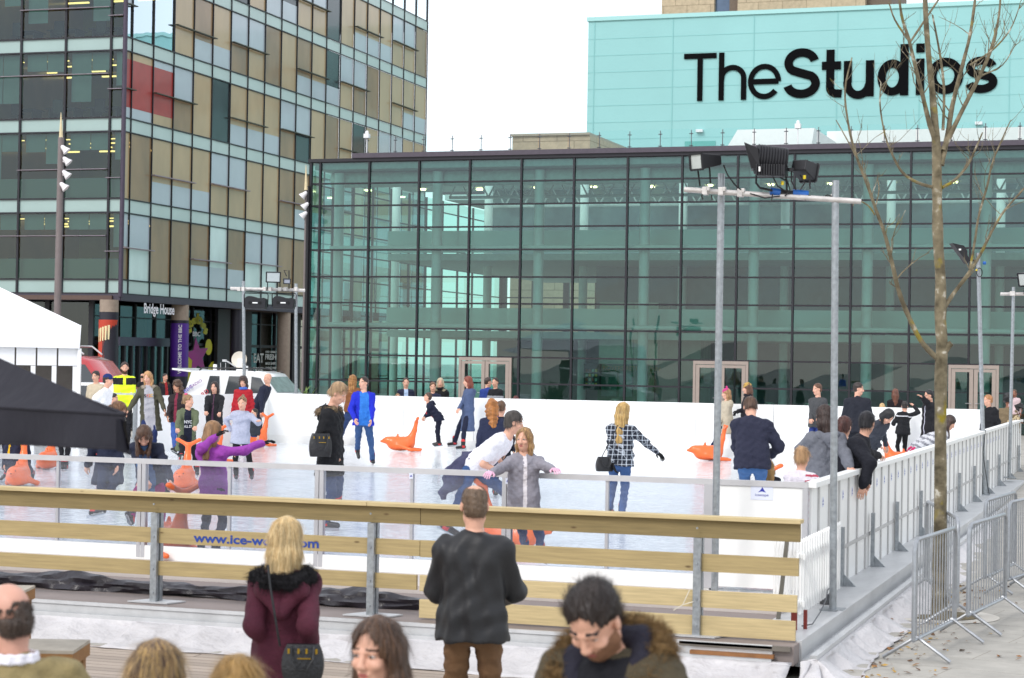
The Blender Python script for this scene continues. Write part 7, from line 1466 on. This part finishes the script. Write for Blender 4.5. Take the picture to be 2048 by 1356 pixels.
gg = who('girl in a grey hooded top holding the clear barrier with pink gloves', 1052, 863, D=19.75, h=1.5, phi=8, hy=-22, hp=2, hem_flare=.3, top=('8c8992', .75), inner=('d8d2d6', .018), hair=('long', '94704c', 'b8935e'), hood=('8c8992',), bottom='2e4a80', hr=(972, 950, -.55), hl=(1118, 942, -.55), glove='e0b2c8', fl=(1090, 1146), fr=(1058, 1142), group=GR, res=.0125, ehl=(-.6, -.3, -.9), ehr=(.6, -.3, -.9), hres=0) if 0 else who('girl in a grey hooded top holding the clear barrier with pink gloves', 1052, 863, D=19.75, h=1.5, phi=8, hy=-22, hp=2, hem_flare=.3, top=('8c8992', .75), inner=('d8d2d6', .018), hair=('long', '94704c', 'b8935e'), hood=('8c8992',), bottom='2e4a80', hr=(972, 950, -.55), hl=(1118, 942, -.55), glove='e0b2c8', fl=(1090, 1146), fr=(1058, 1142), group=GR, res=.0125, ehl=(-.6, -.3, -.9), ehr=(.6, -.3, -.9))
def plaid():
    m = bpy.data.materials.new('plaid_shirt'); m.use_nodes = True; n = m.node_tree; b = n.nodes['Principled BSDF']; b.inputs['Roughness'].default_value = .9; t = n.nodes.new('ShaderNodeTexCoord'); acc = None
    for ax, sc in ((0, 17), (2, 15), (1, 17)):
        sp = n.nodes.new('ShaderNodeSeparateXYZ'); n.links.new(t.outputs['Object'], sp.inputs[0]); mu = n.nodes.new('ShaderNodeMath'); mu.operation = 'MULTIPLY'; mu.inputs[1].default_value = sc; n.links.new(sp.outputs[ax], mu.inputs[0])
        fr = n.nodes.new('ShaderNodeMath'); fr.operation = 'FRACT'; n.links.new(mu.outputs[0], fr.inputs[0]); lt_ = n.nodes.new('ShaderNodeMath'); lt_.operation = 'LESS_THAN'; lt_.inputs[1].default_value = .2 if ax != 1 else .1; n.links.new(fr.outputs[0], lt_.inputs[0])
        if acc is None: acc = lt_
        else: a = n.nodes.new('ShaderNodeMath'); a.operation = 'ADD'; n.links.new(acc.outputs[0], a.inputs[0]); n.links.new(lt_.outputs[0], a.inputs[1]); acc = a
    mr = n.nodes.new('ShaderNodeMapRange'); mr.inputs[2].default_value = 1.6; n.links.new(acc.outputs[0], mr.inputs[0]); mx = n.nodes.new('ShaderNodeMixRGB'); mx.inputs[1].default_value = lin('1a1f2c'); mx.inputs[2].default_value = lin('b9c0ca'); n.links.new(mr.outputs[0], mx.inputs[0]); n.links.new(mx.outputs[0], b.inputs['Base Color']); return m
who('woman with long blonde hair in a black and white checked shirt seen from behind', 1244, 808, D=27.0, h=1.63, phi=160, hy=140, hp=8, top=(plaid(), .84, 'shirt'), hair=('verylong', 'b08c52', 'c8a868'), bottom='3c5886', hr=(1318, 908, .1), hl=(1226, 930, -.2), glove='1a1a1c', fl=(1218, 1040), fr=(1243, 1042), group=GR, res=.015, sl=2, trim=None)
c = P(1209, 928, 26.8); bag(c, .26, .2, .12, mat('black_leather', '1d1d20', .35, var=.2, bump=.3, bscale=30), 'small black handbag hanging behind the woman in the checked shirt', [P(1200, 922, 26.7), P(1208, 905, 26.7), P(1222, 880, 26.8), P(1236, 850, 26.8)], False, .3)
# --- right half
who('girl in a cream coat and pink knitted hat holding on by the far boards', 1455, 779, 909, phi=-70, hy=-80, top=('b8ad98', .62), hair=('long', 'a07850'), hat=('c0407c', 'pom'), hood=('b8ad98',), bottom='1c2440', hl=(1444, 848, .2), hr=(1440, 850, -.2), glove='2a2024', fl=(1452, 908), fr=(1472, 907), group=GR)
seal(1421, 921, -88, 'orange seal aid beside the left pole of the corner gantry by the far boards')
who('woman in a tan knitted hat and black coat skating along the far boards', 1497, 757, D=45.6, phi=-80, hy=-95, top=('1f1f26', .6), hat=('b5924e',), hair=('bob', '5a3a28'), scarf='1f1f26', bottom='1c1c22', hr=(1475, 822, -.2), hl=(1476, 824, .2), glove='1a1a1c', group=GR, h=1.76)
who('man in a navy jacket and blue jeans bending over a child, seen from behind', 1509, 805, D=24.6, h=1.86, phi=180, hy=180, hp=40, lean=22, top=('2a2c3e', .84), hair=('short', '5a4232'), bottom='456a9c', hr=(1544, 908, .35), hl=(1488, 900, .5), fl=(1492, 1062), fr=(1524, 1062), group=GR, res=.016, legfat=1.08, fat=1.05, puff=.025)
who('child in a dark coat and jeans riding a seal in front of the bending man', 1541, 880, D=25.2, h=1.1, phi=190, seat=.42, hp=10, top=('20222c', .8), hair=('long', 'a8824c'), bottom='2c3c62', fr=(1568, 1010), fl=(1520, 1030), group=GR, puff=.03)
seal(1528, 1040, 180, 'orange seal aid between the legs of the man in the navy jacket')
who('man in a dark grey zip jacket and jeans looking left near the far boards', 1637, 760, D=43.5, phi=-50, hy=-65, top=('47484a', .82), hair=('short', '5a3c2a'), bottom='2c3c78', hr=(1622, 838, -.2), hl=(1640, 836, .2), group=GR, h=1.8)
who('tall man in a dark navy jacket glancing to the right beyond the side boards', 1716, 754, D=40.5, phi=160, hy=75, top=('23252e', .8), hair=('short', '2c211c'), bottom='22242c', group=GR, h=1.86, puff=.03, fat=1.08)
who('black haired person in a grey jacket bending over a seal', 1738, 800, D=33, h=1.66, phi=40, hy=30, hp=55, lean=38, top=('3c3f48', .84), hair=('bob', '121114'), bottom='20222a', hr=(1760, 892, -.1), hl=(1772, 890, .2), group=GR)
seal(1795, 935, 95, 'orange seal aid behind the side boards held by the person in the grey jacket')
who('boy in a black tracksuit with white side stripes holding his arms out', 1808, 805, 905, phi=190, hy=170, top=('1f2024', .84), trim=('d8d8dc', lambda X, Y, Z: (abs(Z-.43) < .012) & (Y < 0)), hair=('short', '241d1a'), bottom='141416', hr=(1828, 812, .1), hl=(1786, 846, .2), group=GR, sl=4)
seal(1830, 905, 60, 'orange seal aid behind the boy in the black tracksuit')
who('woman in a black padded coat with a fur hood raising a hand to her mouth', 1862, 770, D=43, phi=-70, hy=-80, hp=12, top=('1c1c20', .66), inner=('c8c8d8', .01), hair=('short', '151416'), hood=('1c1c20', 'a08858'), bottom='1c1c20', hr=(1845, 796, -.2), group=GR, h=1.7, puff=.035)
who('child with fair hair in a purple top beyond the far boards', 1766, 789, D=52, h=1.2, phi=200, top=('4a2a8a', .8), hair=('bob', 'c0a070'), group=GW, shoes='shoe')
who('woman with long reddish hair in a black coat beyond the far boards', 1792, 766, D=52.5, h=1.6, phi=170, top=('1e1a1e', .5), hair=('long', '6a4030'), group=GW, shoes='shoe')
who('person in a striped grey and white jumper holding the side boards behind the tree', 1862, 846, D=Din(1862,.35), h=1.5, phi=90, hy=90, hp=30, lean=30, top=('c4c4c8', .8), trim=('85858c', lambda X, Y, Z: np.sin(Z*60) > .25), hair=('long', '3a2a24'), bottom='20222a', hr=(1818, 900, -.1), hl=(1826, 892, .2), glove='c02c60', group=GR, puff=.03)
who('smiling woman with short ginger hair in a black coat leaning on the side boards', 1984, 796, D=Din(1984,.4), phi=-50, hy=-75, top=('1b1c20', .6), hair=('short', 'a8744a'), hood=('1b1c20',), bottom='20222a', group=GR, h=1.62, sl=-6)
who('person with a large black afro beside the smiling ginger woman', 2018, 800, D=Din(2018,.25), phi=160, top=('7a6a52', .7), hair=('afro', '141214'), skin='d', group=GR, h=1.6)
lp = mat('leopard_print', 'a89472', .9, var=.0); n = lp.node_tree; v_ = n.nodes.new('ShaderNodeTexVoronoi'); v_.inputs['Scale'].default_value = 26; t = n.nodes.new('ShaderNodeTexCoord'); r_ = n.nodes.new('ShaderNodeValToRGB'); r_.color_ramp.elements[0].color = lin('3a2c20'); r_.color_ramp.elements[1].color = lin('b8a684'); r_.color_ramp.elements[0].position = .3; r_.color_ramp.elements[1].position = .45; n.links.new(t.outputs['Object'], v_.inputs[0]); n.links.new(v_.outputs[0], r_.inputs[0]); n.links.new(r_.outputs[0], n.nodes['Principled BSDF'].inputs['Base Color'])
who('adult in a leopard print coat leaning on the boards at the right edge', 2026, 822, D=Din(2026,.2), h=1.4, phi=90, top=(lp, .7, 'coat'), hair=('afro', '141214'), skin='d', group=GR, hr=(2036, 844, -.3), lean=15)
who('toddler in a pale pink coat held at the right edge of the boards', 2030, 806, D=Din(2030,.15), h=.95, z0=.75, phi=-10, hy=-20, top=('d0b8ba', .8), hair=('short', '5a4030'), skin='d', group=GR, shoes='shoe')
# onlookers leaning over the near right corner
who('person with shoulder length dark brown hair in a grey hooded top at the rink corner', 1652, 813, D=Din(1652,.35), h=1.74, phi=-165, hy=-150, hp=4, top=('6c6e76', .8), hair=('lob', '35241e'), hood=('6c6e76',), bottom='3a4250', hl=(1620, 876, .35), hr=(1702, 940, -.5), ehl=(-1, .1, -1.2), group=GR, res=.0135, puff=.03)
who('child in a white and pink shirt mostly hidden at the rink corner', 1606, 880, D=19.8, h=1.35, phi=150, top=('dcd4dc', .8), trim=('b04a5c', lambda X, Y, Z: (X > .1) & (np.sin(Z*80) > .2)), hair=('short', 'b08a62'), group=GR)
DH = Din(1681, .2)
who('man with short black hair in a black coat hanging his clasped hands over the boards', 1681, 800, D=DH, h=1.76, phi=71, hy=150, hp=12, lean=31, top=('1d1e26', .7), hair=('short', '17141a'), bottom='22242e', hr=(1726, 972, float((onX(1727, 976, RX1+.12)-CAMP) @ FV)-DH), hl=(1732, 968, float((onX(1732, 976, RX1+.12)-CAMP) @ FV)-DH), group=GR, res=.0145, puff=.03, ehl=(0, .8, 1), ehr=(0, .8, 1))
who('girl with a reddish brown ponytail in black beside the grey hooded top', 1690, 843, D=Din(1690,.35), h=1.58, phi=170, hy=150, top=('1d1c20', .7), hair=('pony', '52302a'), bottom='22242e', hr=(1758, 912, .3), hl=(1690, 945, -.4), group=GR, res=.0145, puff=.02)
# --- people on the near side
GF = 'people watching from the near side'
m1 = who('blonde woman in a maroon quilted coat with a black fur collar watching the rink', 578, 1041, D=11.2, z0=-.4, phi=178, hy=165, hp=2, top=(mat('maroon_quilt', '521a2e', .8, var=.12, scale=14, bump=.5, bscale=60, stretch=(1, 1, 3.5)), .66, 'coat'), hair=('lob', 'c9ab78', 'e0c898'), bottom='2c4270', shoes='shoe', group=GF, res=.0095, puff=.016, fat=.9, elbow_out=.1, hl=(540, 1290, 0), hr=(622, 1305, -.05), wr=.006, hem_flare=1.2, h=1.66)
g = SDF(); tp_ = m1['tp']; pts = [tp_(-.1, .05, .51), tp_(-.16, -.06, .49), tp_(-.09, -.17, .47), tp_(.07, -.18, .475), tp_(.16, -.07, .495), tp_(.1, .05, .51)]
for i in range(5): g.cone(pts[i], pts[i+1], .042, .042, .01)
v, q = g.mesh(.008, wrinkle(.01, 5., 3.2)); fm_ = mat('fur', '17141a', .95, var=.45, scale=60, bump=1., bscale=150, bdist=.03); ff = np_obj('fur_trim', v, q, fm_, None, m1['o']); strands('fur_hairs', v, q, fm_, ff, 5000, .035, .002, None, .7, .5)
g = SDF(); g.cone(tp_(-.1, -.13, .44), tp_(.1, -.13, .44), .055, .055, .03); g.cone(tp_(-.1, -.13, .42), tp_(0, -.17, .3), .055, .04, .04); g.cone(tp_(.1, -.13, .42), tp_(0, -.17, .3), .055, .04, .04); v, q = g.mesh(.009, wrinkle(.006, 2.)); np_obj('hood', v, q, mat('maroon_quilt', '521a2e', .8, var=.12, scale=14, bump=.5, bscale=60, stretch=(1, 1, 3.5)), None, m1['o'])
c = P(606, 1322, 10.95); bag(c, .25, .19, .11, mat('black_leather2', '1b1b1e', .35, var=.15, bump=.3, bscale=60), 'black leather handbag with brass buckles carried by the woman in maroon', [P(560, 1292, 10.95), P(556, 1270, 10.93), P(548, 1220, 10.93), P(541, 1175, 10.95), P(536, 1130, 11.0)], True, 0)
ljm = who('man with thinning cropped hair in a black leather jacket and brown trousers, seen from behind', 955, 974, D=12.1, z0=-.4, phi=178, hy=188, hp=4, top=(mat('black_leather_jacket', '19191c', .55, var=.1, scale=8, bump=.15, bscale=30, bdist=.01), .84, 'jacket'), hair=('none', '6a5a4a'), bottom=mat('brown_cord', '6a4d33', .9, var=.15, scale=10, bump=.4, bscale=18, bdist=.02), shoes='shoe', group=GF, res=.0095, puff=.02, fat=1.0, hl=(915, 1190, .3), hr=(1000, 1195, .3), elbow_out=.75, wr=.009)
def crop_hair(pi, col, top=.05):
    hd_ = pi['hd']; ks_ = pi['ks']; Hm_ = pi['Hm']; hc_ = pi['hc']; g = SDF(); g.ell(hd_(0, -.014, .037), np.array([.0785, .0985, .093])*ks_, Hm_, .02); g.ell(hd_(0, -.045, -.02), np.array([.068, .07, .075])*ks_, Hm_, .02)
    def cf(V, X, Y, Z):
        U = np.stack([X-hc_[0], Y-hc_[1], Z-hc_[2]], -1) @ Hm_/ks_; x_, y_, z_ = U[..., 0], U[..., 1], U[..., 2]
        op = np.minimum(y_-.045, 1.)*.6; bald = (top-np.sqrt((x_)**2+(y_+.03)**2)+0*(z_))*(z_ > 0)-.01*(z_ <= 0) if top > 0 else -1+0*x_
        ear = np.minimum(.03-np.sqrt((y_+.012)**2+(z_+.0)**2), abs(x_)-.06); nape = -.068-z_; face = np.minimum(y_-.0, .02-z_)
        return np.maximum(V, np.maximum(np.maximum(op, np.maximum(bald, ear)), np.maximum(nape, face))*ks_)
    g.cut(cf); v, q = g.mesh(.0065, wrinkle(.002, 1., 3.)); ho = np_obj('hair', v, q, hairm(col), None, pi['o']); strands('loose_strands', v, q, hairm(col), ho, 6000, .012, .001, None, .6, .5)
crop_hair(ljm, '6a5644')

# --- blurred heads closest to the camera
pk = who('dark haired man in an olive parka with a fur edged hood looking down', 1262, 1150, D=6.6, z0=-.25, phi=-30, hy=-30, hp=42, lean=14, top=('4c4434', .6), inner=('15151b', .1), hair=('short', '2a201c'), beard='8a6248', hood=('23222e',), bottom='26304a', shoes='shoe', group=GF, res=.008, puff=.04, fat=1.05, h=1.775, wr=.008)
tp_ = pk['tp']; g = SDF(); pts = [tp_(a, b, c) for a, b, c in ((-.13, .14, .43), (-.165, .04, .49), (-.17, -.06, .54), (-.11, -.14, .57), (0, -.17, .58), (.11, -.14, .57), (.17, -.06, .54), (.165, .04, .49), (.13, .14, .43))]
for i in range(8): g.cone(pts[i], pts[i+1], .038, .038, .01)
v, q = g.mesh(.007, wrinkle(.01, 5., 3.)); fm_ = mat('fur', '94754a', .95, var=.45, scale=60, bump=1., bscale=150, bdist=.03); ff = np_obj('fur_trim', v, q, fm_, None, pk['o']); strands('fur_hairs', v, q, fm_, ff, 12000, .04, .0018, None, .8, .55)
g = SDF(); pts = [tp_(a, b, c) for a, b, c in ((-.09, .1, .45), (-.12, 0, .52), (-.08, -.1, .57), (.08, -.1, .57), (.12, 0, .52), (.09, .1, .45))]
for i in range(5): g.cone(pts[i], pts[i+1], .045, .045, .03)
v, q = g.mesh(.008); np_obj('hood_lining', v, q, cloth('23222e'), None, pk['o'])
wm = who('woman with long brown hair and a pale face turned to the left', 768, 1248, D=7.0, z0=-.4, phi=-20, hy=-30, hp=4, top=('2b2626', .7), hair=('long', '4a3527', '6a4d38'), bottom='26304a', shoes='shoe', group=GF, res=.008)
tw_ = who('balding man in a tan tweed jacket and white collar at the lower left', 40, 1172, D=7.2, z0=-.4, phi=-150, hy=-142, hp=6, hroll=-6, top=(mat('tan_tweed', '8f8058', .9, var=.1, scale=30, bump=.4, bscale=120), .8, 'jacket'), hair=('none', '4a3a30'), bottom='26304a', shoes='shoe', group=GF, res=.009, h=1.74, puff=.035, fat=1.12, skin='r')
crop_hair(tw_, '4a3c34', .075)
g = SDF(); n_ = 12
for i in range(n_):
    a, b = [tw_['neck']+tw_['T'] @ np.array([math.sin(6.283*k/n_)*.078, math.cos(6.283*k/n_)*.07-.01, .025]) for k in (i, i+1)]; g.cone(a, b, .012, .012, .01); g.cone(a+np.array([0, 0, .02]), b+np.array([0, 0, .02]), .008, .008, .01)
v, q = g.mesh(.006); np_obj('shirt_collar', v, q, cloth('e8e6ee'), None, tw_['o'])
who('person with straight brown hair streaked blonde, only the top of the head showing', 322, 1290, D=6.4, z0=-.4, phi=180, hy=180, top=('3a2830', .8), hair=('lob', '5a4434', 'b8975e'), bottom='26304a', shoes='shoe', group=GF, res=.009, h=1.64)
hb = who('fair haired head with a grey hair tie just entering at the bottom edge', 478, 1340, D=6.6, z0=-.4, phi=170, hy=170, hp=20, top=('3a3438', .8), hair=('pony', 'a8854e'), bottom='26304a', shoes='shoe', group=GF, res=.009, h=1.56)
